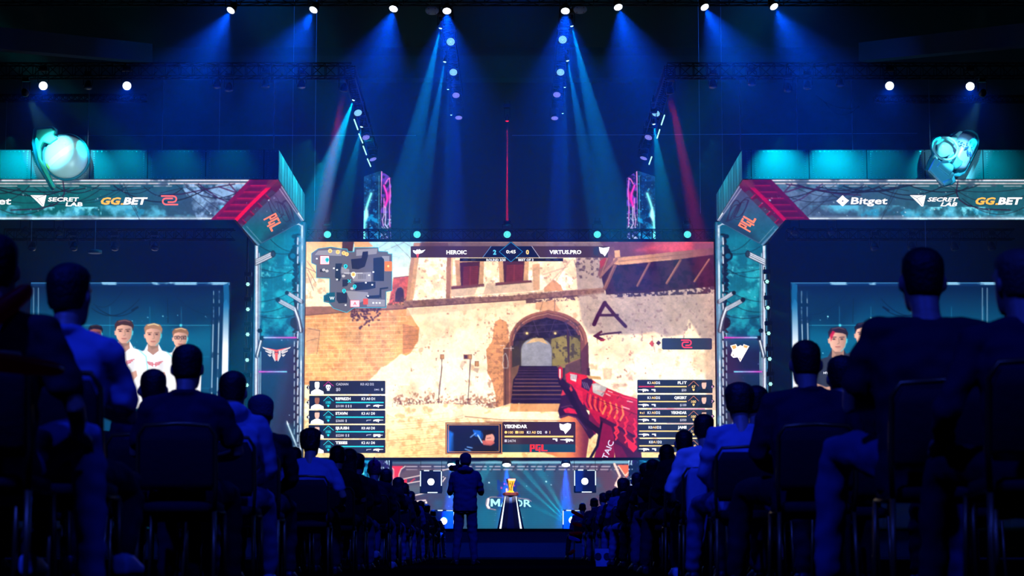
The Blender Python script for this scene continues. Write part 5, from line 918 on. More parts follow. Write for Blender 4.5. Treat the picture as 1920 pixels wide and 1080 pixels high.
def lamp(kind, pos, d, label, group=None, lens=None, s=1., name=None, flip=False):
    if kind not in PRO: PRO[kind] = [make_lamp(kind), False]
    pro, used = PRO[kind]; root = copy_tree(pro) if used else pro; PRO[kind][1] = True
    root.location = pos; root.scale = (s, s, s); tag(root, label, 'stage light', group)
    if name: root.name = name
    rot = (-Vector(d)).to_track_quat('Z', 'Y')
    for ch in root.children:
        if ch.type == 'MESH' and ch.name.startswith('lamp_head'):
            ch.rotation_mode = 'QUATERNION'; ch.rotation_quaternion = rot
            for l in ch.children: l.material_slots[0].link = 'OBJECT'; l.material_slots[0].material = lens or E_LAMP
        elif flip: ch.scale = (1, 1, -1)
    return root
def beam(pos, d, ang, col, e, blend=.5, r=.02, hd=None):
    p = (Vector(pos) + Vector(hd) * .1) if hd else Vector(pos) + Vector(d).normalized() * .07; return spot(p, p + Vector(d), ang, col, e, blend, r, 'lamp_beam')
def N(v): return Vector(v).normalized()
# eight wash lights along the top
TOPL = [(433, 19, -.42, .62), (588, 18, -.4, .7), (738, 16, -.22, .8), (838, 20, .02, .8), (1060, 20, -.02, .8), (1159, 13, .22, .8), (1321, 13, .4, .7), (1451, 12, .42, .62)]
for i, (px, py, sx, b) in enumerate(TOPL):
    p = P(px, py, 64.5); d = N((sx, -.52, -.85)); lamp('wash', p, d, 'white-hot wash lamp with wide blue cone, %s from left along the top edge' % ORD[i], 'wash lamps on the front truss')
    d2 = N((sx, -.3, -1)); beam(p, d2, 64, (0, .06, 1), 25000 * b, 1, .05, d); beam(p, d2, 30, (0, .1, 1), 16000 * b, 1, .05, d)
# two receding rows of LED pars and beam lights
for m in (0, 1):
    sd = 'right' if m else 'left'
    for i, (px, py) in enumerate([(845, 78), (850, 135), (855, 178), (860, 220)] if not m else [(1055, 74), (1051, 135), (1044, 177), (1040, 221)]):
        Y = 16.6 * 3900 / (1030 - py); p = P(px, py, Y); d = N((0.02 * (1 - 2*m), -.85 + .17*i, -.5 - .12*i)); lamp('par', p, d, '%s LED par from the front in the %s receding row over the stage' % (ORD[i], sd), 'LED pars over the stage', E_PARW if i < 2 else E_PARV, 1.05); beam(p, N((0, -.12, -1)), 12, (0, .06, 1), 28000 if i < 2 else 16000, .7, .05)
    for i, (px, py, tx, ang, e) in enumerate([(826, 52, 735, 11, 120000), (834, 115, 775, 9, 90000), (840, 167, 838, 5, 42000), (846, 215, 848, 4.5, 18000)] if not m else [(1072, 48, 1168, 11, 120000), (1064, 113, 1128, 9, 90000), (1059, 163, 1062, 5, 42000), (1055, 212, 1056, 4.5, 18000)]):
        Y = 16.9 * 3900 / (1030 - py); p = P(px, py, Y); q_ = P(tx, 450, Y + .6); d = N(q_ - p); lamp('beam', p, d, '%s slim cyan beam light from the front in the %s inner row' % (ORD[i], sd), 'beam lights over the stage', E_BEAM, 1.0 if i < 2 else .7); beam(p, d, ang, (0, .3, 1), e, .35, .02)
    # slanting outer rows
    for i, (px, py) in enumerate([(671, 211), (686, 257), (699, 298)] if not m else [(1230, 212), (1216, 257), (1207, 296)]):
        Y = (70, 74, 78)[i]; p = P(px, py, Y); d = N((.25 * (1 if not m else -1), -.6 + .2*i, -.7)); lamp('par', p, d, '%s LED par down the slanting %s outer row above the ice tower' % (ORD[i], sd), 'outer LED pars', E_PARV if i else E_PARW, 1.05); beam(p, N((.05 - .1*m, -.1, -1)), 15, (0, .05, 1), 12000, .8, .05)
    for i, (px, py, tx, ty, e) in enumerate([(663, 187, 585, 400, 130000), (678, 237, 640, 400, 26000)] if not m else [(1226, 232, 1252, 430, 36000)]):
        Y = 69 + 3*i; p = P(px, py, Y); d = N(P(tx, ty, Y) - p); lamp('beam', p, d, '%s slim cyan beam light by the %s outer row' % ('upper' if i == 0 else 'lower', sd), 'outer beam lights', E_BEAM, .9); beam(p, d, 17, (0, .4, .85), e, .5, .02)
    # red beams
    px, py, tx, ty = (644, 173, 622, 300) if not m else (1257, 178, 1318, 480); p = P(px, py, 66); d = N(P(tx, ty, 66.5) - p)
    lamp('wash', p + Vector((0, 0, .05)), N((d.x, .1, d.z)), 'dark moving head with a red shaft of light beside the %s outer row' % sd, 'red beam lamps', pm('lens behind red gel', (60, 8, 16), .3), .85)
    beam(p, d, 7 if not m else 6.5, (1, 0, .02), 60000 if not m else 80000, .15, .12)
    # LED sticks
    sticks = [((664, 224), (671, 243)), ((673, 251), (680, 268)), ((681, 274), (687, 290)), ((689, 298), (695, 312))] if not m else [((1246, 216), (1240, 234)), ((1237, 243), (1232, 259)), ((1222, 294), (1217, 308))]
    for i, (a_, b_) in enumerate(sticks):
        mb = MB().tube(P(*a_, 70 + i), P(*b_, 70.8 + i), .022, 6); o = mb.build('led_stick', em((170, 250, 235), 1.8)); tag(o, '%s glowing LED stick from the top in the slanting %s row' % (ORD[i], sd), 'LED stick', 'slanting LED sticks')
    # round grey loudspeakers
    px, py = (810, 20) if not m else (1088, 18); p = P(px, py, 66.5); sp = empty('ceiling_speaker', 'round grey-green ceiling speaker beside the wash light, %s of centre' % sd, 'speaker', p); d = N((0, -.42, -.9))
    MB().lathe(p, d, [(-.12, .15), (-.02, .225), (0, .225), (.01, .21)], 24).build('speaker_housing', pm('grey green plastic', (110, 150, 140), .6), sp, True); mb = MB(); u = N(d.cross(Vector((1, 0, 0)))); 
    for sx in (-.11, .11):
        for sy in (-.12, .12): mb.disc(p + d*.014 + Vector((sx, 0, 0)) + u*sy, d, .025, 8)
    mb.build('speaker_port', M_BLACK, sp)
    for i, (px, py, s_, e) in enumerate([(81, 161, 1, 1), (238, 161, 1, 1)] if not m else [(1668, 161, 1, 1), (1819, 162, 1, 1)]):
        p = P(px, py, 65.4); d = N(cam.location - p + Vector((0, 0, 2))); lamp('wash', p, d, 'bright moving head glaring at the audience under the %s truss, %s of the pair' % (sd, ('outer', 'inner')[i] if not m else ('inner', 'outer')[i]), 'glaring lamps under the side trusses', E_LAMP, 1.0); beam(p, N((d.x, d.y, d.z - .5)), 60, (0, .06, 1), 2400, 1, .02)
    for i, (px, py) in enumerate([(407, 163), (429, 169), (565, 163), (165, 165), (498, 162)] if not m else [(1337, 163), (1410, 158), (1478, 170), (1514, 165), (1575, 160)]):
        lamp('wash', P(px, py, 65.5), N((0, -.2, -1)), 'unlit dark moving head hanging under the %s truss, %s from the left' % (sd, ORD[sorted([407, 429, 565, 165, 498] if not m else [1337, 1410, 1478, 1514, 1575]).index(px)]), 'unlit lamps', E_OFF, .85)
    # lamp that lights the prop on the gantry
    px, py, tx, ty = (48, 175, 110, 290) if not m else (1842, 176, 1790, 300); p = P(px, py, 61.4); d = N(P(tx, ty, 65.3) - p)
    lamp('wash', p, d, 'pale teal spotlight aimed at the grenade prop on the %s gantry' % sd, None, E_OFF, .75); beam(p, d, 20, (.16, .8, 1), 2600 if not m else 2200, .6, .03)
    # five LED clusters up the side of each column
    for i, (px, py) in enumerate([(465, 533), (465, 580), (464.5, 627), (463.5, 675), (463, 722)] if not m else [(1438, 528), (1439.5, 577), (1441, 625), (1443, 673), (1444.5, 720)]):
        p = P(px, py, 74.); lamp('flood', p, N((-.1 + .2*m, -1, -.12)), 'small seven-cell cyan light beside the %s column, %s from the top' % (sd, ORD[i]), 'small cyan lights beside the columns', em((170, 255, 240), 2.2), 1.0, 'led_cluster_light'); beam(p, N((-.75 + 1.5*m, -.5, -.5)), 30, (0, .8, .75), 420, 1, .02)
    p0, p1 = P(465 if not m else 1440, 430, 74.3), P(462 if not m else 1446, 1000, 74.3); o = MB().tube((p0.x, 74.3, p0.z), (p0.x, 74.3, zt), .04, 8).build('lamp_pole', M_BLACK); tag(o, 'thin dark vertical pole carrying small cyan lights beside the %s column' % sd, 'pole')
# cyan lamps on the truss over the big screen
for i, px in enumerate((614, 782, 951, 1120, 1289)):
    p = P(px, 440, 75.2); lamp('par', p, N((.02*(2-i), -.95, .16)), 'round cyan LED lamp on the truss over the big screen, %s from the left' % ORD[i], 'cyan lamps over the big screen', E_TEALL, 1.02, flip=False); beam(p, N((.0, -.06, 1)), 7, (0, .75, .62), 40000, .6, .1)
p = P(951, 226, 75.22); lamp('beam', p, N((0, -.05, -1)), 'small red beam lamp hanging over the centre of the stage', None, E_REDL, 1.1); beam(p, N((0, 0, -1)), 1.5, (1, 0, .03), 1400000, .1, 0.)
# three blue lamps under the screen
for i, px in enumerate((847, 950, 1061)):
    p = P(px, 871, 77.3); lamp('wash', p, N((0, -.42, -1)), 'white-hot lamp under the big screen throwing blue light, %s from the left' % ORD[i], 'lamps under the big screen', E_LAMP, 1.15); beam(p, N((0, -.05, -1)), 24, (0, .09, 1), 110000, .6, .08)

# added fill spots, unseen out in the hall, that brighten the two gantry props
for (px, py), tgt, c_ in (((330, 700), (118, 296), (.55, .95, 1)), ((1560, 700), (1785, 292), (.25, .78, 1))):
    spot(P(px, py, 48), P(*tgt, 65.2), 6.4, c_, 9000 if px < 960 else 6500, .5, .0, 'prop_fill')

# ------------------------------------------------------------------ trusses, cables
def truss(name, A, B, s, label, nb=None, r=.025, m=M_TRUSS):
    A, B = Vector(A), Vector(B); d = B - A; L = d.length; dn = d.normalized(); up = Vector((0, 0, 1)) if abs(dn.z) < .9 else Vector((0, 1, 0)); sd = dn.cross(up).normalized() * s / 2; up = sd.normalized().cross(dn) * s / 2
    t = empty(name, label, 'truss', A); ch = MB(); cs = [sd + up, -sd + up, -sd - up, sd - up]
    for c_ in cs: ch.tube(A + c_, B + c_, r, 6)
    ch.build('truss_chords', m, t); n = nb or max(2, int(L / s)); br = MB()
    for k in range(n):
        a, b = A + d * (k / n), A + d * ((k + 1) / n)
        for i in range(4): j = (i + 1) % 4; br.tube(a + cs[i], b + cs[j], r * .55, 4); br.tube(a + cs[i], a + cs[j], r * .5, 4)
    br.build('truss_lacing', m, t); return t
M_TRB = pm('black truss tube', (9, 10, 12), .6, 0, .15, 8, 0, .15)
def TR(x0, y0, Y0, x1, y1, Y1, s, label, m=M_TRB, **k): return truss('lighting_truss', P(x0, y0, Y0), P(x1, y1, Y1), s, label, m=m, **k)
T1_ = TR(573, 441, 76.2, 1341, 441, 76.2, .38, 'long horizontal truss above the big screen, crossing the ice towers')
for px in (600, 1314): MB().tube((P(px, 441, 76.2).x, 76.2, zt), P(px, 446, 76.2), .05, 8).build('truss_leg', M_TRB, T1_)
TR(-60, 133, 65.6, 660, 133, 65.6, .42, 'dark truss high over the left gantry carrying glaring lamps'); TR(1250, 133, 65.6, 1980, 133, 65.6, .42, 'dark truss high over the right gantry carrying glaring lamps')
TR(655, 134, 65.6, 700, 286, 80, .34, 'dark truss running back over the left ice tower'); TR(1256, 134, 65.6, 1205, 286, 80, .34, 'dark truss running back over the right ice tower')
TR(10, 440, 70.5, 440, 440, 70.5, .34, 'dark truss hanging under the left gantry'); TR(1475, 440, 70.5, 1900, 440, 70.5, .34, 'dark truss hanging under the right gantry')
TR(-60, -4, 65, 1980, -4, 65, .4, 'front lighting truss along the top edge carrying eight wash lights', nb=40)
TR(836, 24, 68, 858, 182, 82, .42, 'receding truss over the left half of the stage'); TR(1062, 22, 68, 1045, 182, 82, .42, 'receding truss over the right half of the stage')
TR(-60, 184, 67.5, 275, 184, 67.5, .2, 'thin low truss behind the left glaring lamps'); TR(1640, 186, 67.5, 1980, 186, 67.5, .2, 'thin low truss behind the right glaring lamps')
for m, ls in ((0, (47, 110, 60, 138, 215, 290)), (1, (1490, 1560, 1640, 1710, 1790, 1860))):
    for i, px in enumerate(ls): lamp('wash', P(px, 466 if i > 1 else 437, 70.3), N((0, -.5, -1)), 'unlit lamp hanging under the %s gantry, %s from the left' % ('right' if m else 'left', ORD[sorted(ls).index(px)]), 'unlit lamps under the gantries', E_OFF, .9)
    px = 178 if not m else 1736; p = P(px, 472, 70.2); dr = empty('chain_hoist', 'round hoist drum on a chain under the %s gantry' % ('right' if m else 'left'), 'hoist', p); MB().lathe(p, (0, 0, 1), [(-.06, .2), (-.05, .24), (.05, .24), (.06, .2)], 20).build('hoist_drum', pm('hoist shell', (80, 150, 160), .5), dr, True); MB().tube(p, (p.x, p.y, P(178, 415, 70.2).z), .014, 5).build('chain', M_CABLE, dr)
SD = {0: 'left', 1: 'right'}
for i, (px, y0, y1, r_, Yk) in enumerate([(13, 190, 281, .008, 67), (168, 145, 281, .01, 66.3), (307, 145, 281, .011, 66.3), (413, 145, 281, .008, 66.3), (515, 145, 281, .016, 66.3), (553, 150, 345, .006, 70), (595, 150, 395, .008, 73), (1308, 190, 400, .007, 73), (1350, 150, 350, .006, 70), (1386.5, 145, 281, .014, 66.3), (1493, 145, 281, .012, 66.3), (1596, 150, 281, .014, 66.3), (1741, 150, 281, .01, 66.3), (60, 415, 452, .012, 70), (180, 414, 436, .01, 70)]):
    o = MB().tube(P(px, y0 if Yk < 68 or y0 > 400 else -70, Yk), Vector((P(px, y0 if Yk < 68 or y0 > 400 else -70, Yk).x, Yk, P(px, y1, Yk).z)), r_, 5).build('suspension_cable', M_CABLE); tag(o, 'thin steel cable hanging from the rig, %s from the left of all the hanging cables' % (ORD + ['sixteenth', 'seventeenth', 'eighteenth'])[sorted([13, 168, 307, 413, 515, 553, 595, 1308, 1350, 1386.5, 1493, 1596, 1741, 60, 180]).index(px)], 'cable', 'hanging rig cables')
for i, (a, b) in enumerate([((150, 254), (780, 254)), ((960, 254), (1720, 250))]):
    o = MB().tube(P(*a, 71), P(*b, 71), .008, 5).build('safety_wire', M_CABLE); tag(o, 'thin horizontal wire strung across the rig, %s half' % SD[i], 'wire')
for i, (a, b, sag) in enumerate([((1530, 178), (1612, 200), 22), ((1545, 190), (1610, 198), 38)]):
    A_, B_ = P(*a, 66), P(*b, 66); pts = [A_.lerp(B_, t) - Vector((0, 0, sag / 59 * 4 * t * (1 - t) * .6)) for t in np.linspace(0, 1, 14)]
    o = MB().path(pts, .012, 5).build('power_cable', M_BLACK); tag(o, '%s dark cable sagging under the right truss' % ('upper' if i == 0 else 'lower'), 'cable')

# ------------------------------------------------------------------ square lamp frames, podium, trophy
E_FRM = em((120, 214, 230), 1.1); E_FRW = em((230, 250, 255), 1.4); M_FR = pm('teal steel frame', (50, 150, 170), .35, .5)
for i, (cx, cy, s_, lx, ly, nm) in enumerate([(808, 903, 20.5, 808, 903.5, 'upper left'), (1097, 902, 20.5, 1096.5, 902.5, 'upper right'), (833, 976, 15.5, 832, 977, 'lower left, on the stage floor'), (1074, 976, 15.5, 1073, 975.5, 'lower right, on the stage floor')]):
    Yq = 77.; c_ = P(cx, cy, Yq); h_ = s_ * Yq / F * 1.008; t_ = .045
    if i > 1: h_ = (c_.z - zt) 
    g = empty('framed_lamp', 'square glowing frame with a round white lamp in it, ' + nm, 'stage light', c_); 
    mb = MB(); x0_, x1_, z0_, z1_ = c_.x - h_, c_.x + h_, c_.z - h_ * 1.04, c_.z + h_ * 1.04
    if i > 1: z0_ = zt
    for yy in (Yq, Yq + .5):
        mb.box((x0_, yy, z0_), (x0_ + t_, yy + t_, z1_)); mb.box((x1_ - t_, yy, z0_), (x1_, yy + t_, z1_)); mb.box((x0_ + t_, yy, z1_ - t_), (x1_ - t_, yy + t_, z1_)); mb.box((x0_ + t_, yy, z0_), (x1_ - t_, yy + t_, z0_ + t_))
    for x in (x0_, x1_ - t_):
        for z in (z0_, z1_ - t_): mb.box((x, Yq, z), (x + t_, Yq + .5, z + t_))
    mb.build('square_frame', M_FR, g); e = .006; w_ = x1_ - x0_; hh = z1_ - z0_
    for bx in (((x0_ + .005, Yq - e, z0_ + hh*.3), (x0_ + t_ - .005, Yq, z0_ + hh*.96)), ((x1_ - t_ + .005, Yq - e, z0_ + hh*.32), (x1_ - .005, Yq, z0_ + hh*.94)), ((x0_ + w_*.18, Yq - e, z1_ - t_ + .005), (x0_ + w_*.42, Yq, z1_ - .005)), ((x0_ + w_*.35, Yq - e, z0_ + .005), (x0_ + w_*.8, Yq, z0_ + t_ - .005)), ((x0_ + w_*.6, Yq - e, z1_ - t_ + .005), (x0_ + w_*.95, Yq, z1_ - .02))): MB().box(*bx).build('edge_light', E_FRW, g)
    MB().box((x0_ + t_, Yq + .3, z0_ + t_), (x1_ - t_, Yq + .32, z1_ - t_)).build('back_panel', pm('deep blue acrylic', (40, 110, 200), .3), g)
    lp = P(lx, ly, Yq + .1); MB().lathe(lp + Vector((0, .2, 0)), (0, -1, 0), [(0, .05), (.05, .13), (.17, .145), (.18, .13)], 24).build('lamp_head', M_HEAD, g, True); MB().lathe(lp, (0, -1, 0), [(0, .125), (.02, .12), (.035, .07), (.04, .002)], 24).build('lens', E_LAMP, g, True)
    if i < 2:
        mb = MB()
        for x in (x0_ + .02, x1_ - .02): mb.tube((x, Yq + .25, z1_), (x, Yq + .25, P(900, 862, Yq).z), .009, 5)
        mb.build('hanger', M_BLACK, g)
    beam(lp + Vector((0, -.05, 0)), N((0, -1, -.3)), 120, (.1, .4, 1), 24, 1, .0)
# teal and blue fans of light across the stage
for (px, py, Yp, tx, ty, ang, e) in [(1070, 984, 77.6, 1000, 860, 9, 80000), (1070, 984, 77.6, 965, 862, 5, 110000), (1072, 986, 77.6, 985, 940, 8, 40000), (848, 984, 77.6, 925, 860, 10, 40000), (1068, 984, 77.6, 930, 862, 5, 70000), (1085, 986, 77.6, 1030, 880, 5, 60000)]:
    p = P(px, py, Yp); q_ = P(tx, ty, Yp - .3); spot(p, q_, ang, (0, .62, .75), e * 2, .5, .02, 'fan_beam')
M_POD = pm('podium shell', (20, 30, 70), .35); E_STRIP = em((226, 246, 255), 1.7); M_PODB = pm('blue podium panel', (30, 70, 160), .4)
Yp = 71.; pc = P(957.5, 988, Yp); tz = P(957.5, 930, Yp).z; pod = empty('trophy_podium', 'tapering dark podium with two white light strips carrying the trophy', 'podium', (pc.x, Yp, zt))
def prof(w0, w1, z0, z1, d0=None, d1=None, y=0):
    return [(pc.x - w0, Yp - (d0 or w0) + y, z0), (pc.x + w0, Yp - (d0 or w0) + y, z0), (pc.x + w0, Yp + (d0 or w0), z0), (pc.x - w0, Yp + (d0 or w0), z0), (pc.x - w1, Yp - (d1 or w1) + y, z1), (pc.x + w1, Yp - (d1 or w1) + y, z1), (pc.x + w1, Yp + (d1 or w1), z1), (pc.x - w1, Yp + (d1 or w1), z1)]
MB().hexa(prof(.455, .225, zt, tz, .4, .2)).build('podium_body', M_POD, pod)
mb = MB()
def fx(u, t): w = .455 + (.225 - .455) * t; d = .4 + (.2 - .4) * t; return Vector((pc.x + u * w, Yp - d - .006, zt + (tz - zt) * t))
for a in (-1, 1): mb.add([fx(a*.84, .0), fx(a*.70, .0), fx(a*.74, .98), fx(a*.84, .98)], [(0, 1, 2, 3)])
mb.build('light_strip', E_STRIP, pod); MB().add([fx(-.28, .01), fx(.28, .01), fx(.16, .97), fx(-.16, .97)], [(0, 1, 2, 3)]).build('centre_panel', M_PODB, pod)
MB().lathe((pc.x, Yp, tz), (0, 0, 1), [(0, .2), (.02, .27), (.1, .27), (.12, .22)], 8).build('podium_top', pm('dark red lacquer', (70, 30, 36), .35), pod)
M_GOLD = pm('gold metal', (255, 176, 30), .3, .55); M_PINKG = pm('pink crystal', (250, 130, 130), .25); bz_ = tz + .12
tr = empty('trophy', 'golden flared trophy with a pink rim on the dark podium', 'trophy', (pc.x, Yp, bz_)); H_ = P(957, 898, Yp).z - bz_
mb = MB(); rings = []
for t, w, tw in ((0, .115, 0), (.06, .11, 0), (.12, .07, .1), (.35, .065, .3), (.62, .09, .55), (.86, .12, .75)): rings.append([(pc.x + w*sx*math.cos(tw*.4) - w*sy*math.sin(tw*.4), Yp + w*.8*sy, bz_ + H_*t) for sx, sy in ((-1, -1), (-.3, -1.1), (.3, -1.1), (1, -1), (1, 1), (.3, 1.1), (-.3, 1.1), (-1, 1))])
mb.loft(rings).build('trophy_cup', M_GOLD, tr); mb = MB(); r0 = rings[-1]; mb.loft([r0, [(x*1.0 + (x-pc.x)*.12, y, bz_ + H_) for x, y, z in r0]]).build('trophy_rim', M_PINKG, tr)
mb = MB(); 
for (u, v) in ((-.03, .3), (.03, .42), (.05, .6), (-.02, .66), (.02, .2), (.06, .7)): mb.box((pc.x + u - .012, Yp - .112, bz_ + H_*v), (pc.x + u + .016, Yp - .06, bz_ + H_*v + .035))
mb.build('engraving', M_BLACK, tr); mb = MB(); mb.box((pc.x - .16, Yp - .1, bz_), (pc.x - .11, Yp - .04, bz_ + .13)); mb.build('side_crystal', M_PINKG, tr)
spot((pc.x + .3, Yp - 2.5, 5.2), (pc.x, Yp, tz + .3), 16, (1, .82, .55), 5000, .5, .0, 'trophy_key')

# ------------------------------------------------------------------ grenade props on the gantries
M_PROPW = pm('pearl white shell', (226, 244, 240), .35, 0, .03, 2); M_PROPT = pm('mint plastic', (60, 226, 190), .35, 0, .05, 2); M_PROPR = pm('clear teal rim', (30, 130, 150), .3); M_BAND = pm('cream band', (255, 244, 226), .4); M_LIME = pm('lime band', (200, 240, 110), .4)
Yg = 65.25; S_ = Yg / F
g = empty('round_grenade_prop', 'huge round white grenade prop with a pale band and mint lever on the left gantry', 'prop', P(121, 335, Yg))
c_ = P(124, 294, Yg); rr = 41.5 * S_
MB().ball(c_, rr, rr * .62, rr, 40, 24).build('grenade_body', M_PROPW, g, True)
mb = MB(); a_ax = N((-.60, 0, .80)); n_ = 40; rings = []     # oblique band over the body
for k in range(21):
    t = -1.28 + 2.56 * k / 20; row = []
    along = N((.80, 0, .60))
    for h in (-.13, .13):
        v = along * math.sin(t) * math.cos(h) + Vector((0, -1, 0)) * math.cos(t) * math.cos(h) + a_ax * (math.sin(h) + .08); v = v.normalized(); row.append(Vector((c_.x + v.x * rr * 1.012, c_.y + v.y * rr * .62 * 1.012, c_.z + v.z * rr * 1.012)))
    rings.append(row)
mb.add([p for r_ in rings for p in r_], [(2*i, 2*i+1, 2*i+3, 2*i+2) for i in range(20)]); mb.m = [1 if i < 2 else 0 for i in range(20)]; mb.build('band', [M_BAND, M_LIME], g, True)
def flat(pts, Y, d, name, mat, parent, bev=0):
    o = MB().extr([P(x, y, Y) for x, y in pts], (0, d, 0)).build(name, mat, parent); b = o.modifiers.new('b', 'BEVEL'); b.width = .03; b.segments = 3; b.limit_method = 'ANGLE'; return o
flat([(68, 243), (96, 240), (103, 245), (100, 252), (108, 260), (93, 270), (80, 265), (75, 276), (76, 297), (103, 349), (98, 352), (71, 302), (66, 265)], Yg - .32, .22, 'safety_lever', M_PROPT, g)
flat([(92, 262), (104, 253), (114, 262), (100, 272)], Yg - .1, .3, 'neck', M_PROPT, g)
ol = [(62, 246), (66, 240), (98, 236), (106, 243), (105, 251), (110, 256)]
rim = [(124 + 44.5 * math.cos(t), 294 + 44.5 * math.sin(t)) for t in np.linspace(-1.75, 2.35, 26)]
flat([(62, 242), (67, 238), (98, 236), (107, 242), (106, 252)] + rim + [(101, 356), (96, 356), (70, 312), (62, 285), (59, 268)], Yg + .1, .16, 'backing_shell', M_PROPR, g)
for px in (100, 135): MB().tube(P(px, 300, Yg + .2), P(px, 300, 66.01), .03, 6).build('mounting_bracket', M_BLACK, g)
g = empty('canister_grenade_prop', 'huge pale canister grenade prop with a ring pull on the right gantry', 'prop', P(1790, 335, Yg))
def cyl(x0, y0, x1, y1, rpx, name, mat, ydepth=.6, yo=0, cap=1.):
    A_, B_ = P(x0, y0, Yg + yo), P(x1, y1, Yg + yo); d = (B_ - A_).normalized(); L = (B_ - A_).length; r = rpx * S_; side = Vector((0, 1, 0)); u = d.cross(side).normalized(); mb = MB(); rings = []
    for t, k in ((-cap*.5*r, .35), (-cap*.42*r, .7), (-cap*.2*r, .93), (0, 1), (L, 1), (L + cap*.2*r, .93), (L + cap*.42*r, .7), (L + cap*.5*r, .35)): rings.append([A_ + d*t + u*(math.cos(a)*r*k) + side*(math.sin(a)*r*k*ydepth) for a in np.linspace(0, 2*math.pi, 28, endpoint=False)])
    return mb.loft(rings).build(name, mat, g, True)
M_LAV = pm('lavender shell', (206, 200, 232), .3, 0, .12, 3); M_ICE = pm('ice blue shell', (120, 214, 236), .3, 0, .06, 2); M_PALE = pm('pale mint shell', (200, 245, 240), .3)
cyl(1814, 263, 1794, 305, 20.5, 'canister_body', M_LAV, .7); cyl(1786, 296, 1798, 308, 13, 'canister_neck', M_ICE, .8, -.08, .8)
flat([(1806, 246), (1800, 245), (1768, 268), (1750, 292), (1756, 300), (1790, 268)], Yg - .1, .25, 'top_lever', M_PALE, g)
flat([(1753, 296), (1762, 300), (1790, 325), (1786, 334), (1770, 346), (1742, 318)], Yg - .34, .24, 'safety_lever', M_ICE, g)
flat([(1764, 302), (1776, 301), (1789, 311), (1788, 318), (1780, 330), (1757, 312)], Yg - .42, .2, 'fuse_block', M_ICE, g)
cyl(1770, 344, 1784, 338, 4.6, 'hinge_pin', M_ICE, 1, -.3, .4)
mb = MB(); cc = P(1773.5, 278.5, Yg - .5); R_ = 22 * S_; pts = [cc + Vector((math.cos(a)*R_, math.sin(a)*.05, math.sin(a)*R_)) for a in np.linspace(0, 2*math.pi, 41)]; mb.path(pts, .042, 10); mb.build('pull_ring', M_PALE, g, True)
mb = MB(); cc = P(1768, 274, Yg - .18); mb.lathe(cc, (0, 1, 0), [(0, 20*S_), (.08, 21*S_), (.1, 20.5*S_)], 36); mb.build('round_boss', M_PALE, g, True)
out = [(1747, 322), (1735, 318), (1741, 300), (1748, 290), (1745, 272), (1750, 258), (1762, 252), (1778, 253), (1797, 245), (1803, 247), (1812, 243), (1824, 243), (1834, 251), (1837, 264), (1833, 280), (1818, 310), (1810, 325), (1800, 331), (1790, 330), (1793, 340), (1786, 346), (1770, 350), (1762, 344)]
flat(out, Yg + .12, .16, 'backing_shell', M_PROPR, g)
mb = MB(); r = random.Random(9); M_MARK = pm('blue stencil ink', (40, 90, 140), .6)
for k, (x, y, w, h) in enumerate(((1808, 277, 8, 3), (1812, 282, 3, 9), (1817, 285, 3, 9), (1806, 270, 2, 3), (1812, 268, 2, 3), (1818, 266, 2, 4), (1824, 272, 2, 4), (1820, 276, 3, 3), (1800, 268, 5, 2.4), (1796, 266, 4, 2), (1826, 255, 2, 3))):
    o_ = Ov(P(1814, 263, Yg - .36), P(1794, 305, Yg - .36), P(1830, 263, Yg - .28), .01); o_.poly([(x, y), (x + w, y - w*.4), (x + w + h*.3, y - w*.4 + h), (x + h*.3, y + h)], M_MARK, 1); o_.build('stencil_mark', g)

for px in (1775, 1805): MB().tube(P(px, 300, Yg + .2), P(px, 300, 66.01), .03, 6).build('mounting_bracket', M_BLACK, g)
# ------------------------------------------------------------------ people and chairs
M_SKIN = pm('skin', (196, 150, 124), .5, 0, .05, 4); M_SKIND = pm('dark skin', (110, 76, 60), .5, 0, .05, 4)
M_HAIRS = {'black': pm('black hair', (20, 17, 18), .6, 0, .4, 60, .4), 'brown': pm('brown hair', (58, 40, 30), .6, 0, .4, 60, .4), 'fair': pm('fair hair', (120, 96, 70), .6, 0, .4, 60, .4), 'pink': pm('pink hair', (190, 40, 120), .5, 0, .3, 60, .4), 'grey': pm('grey beanie wool', (60, 62, 70), .9, 0, .3, 80, .5)}
def cloth(n, c): return pm(n + ' cloth', c, .85, 0, .22, 5, .5, .2)
CL = {'white': cloth('white', (225, 225, 230)), 'pale': cloth('pale blue', (150, 160, 190)), 'grey': cloth('grey', (110, 112, 122)), 'navy': cloth('navy', (34, 38, 60)), 'black': cloth('black', (20, 20, 24)), 'dark': cloth('charcoal', (44, 44, 52)), 'denim': cloth('denim', (84, 96, 130)), 'jeans': cloth('light denim', (130, 140, 170)), 'red': cloth('maroon', (90, 24, 34)), 'slate': cloth('slate blue', (60, 65, 94))}
M_SHOEW = pm('white trainer', (210, 210, 216), .5); M_SHOED = pm('dark trainer', (30, 30, 34), .5)
def V(*a): return Vector(a)
def sec(mb, rows, n=18):
    """rows: centre, half width vector (x), half depth vector (y); superelliptic rings"""
    rings = []
    for c, wx, wy, *e in rows:
        pw = e[0] if e else .85; r = []
        for i in range(n):
            a = 2*math.pi*i/n; ca, sa = math.cos(a), math.sin(a); r.append(Vector(c) + Vector(wx) * (math.copysign(abs(ca)**pw, ca)) + Vector(wy) * (math.copysign(abs(sa)**pw, sa)))
        rings.append(r)
    mb.loft(rings)
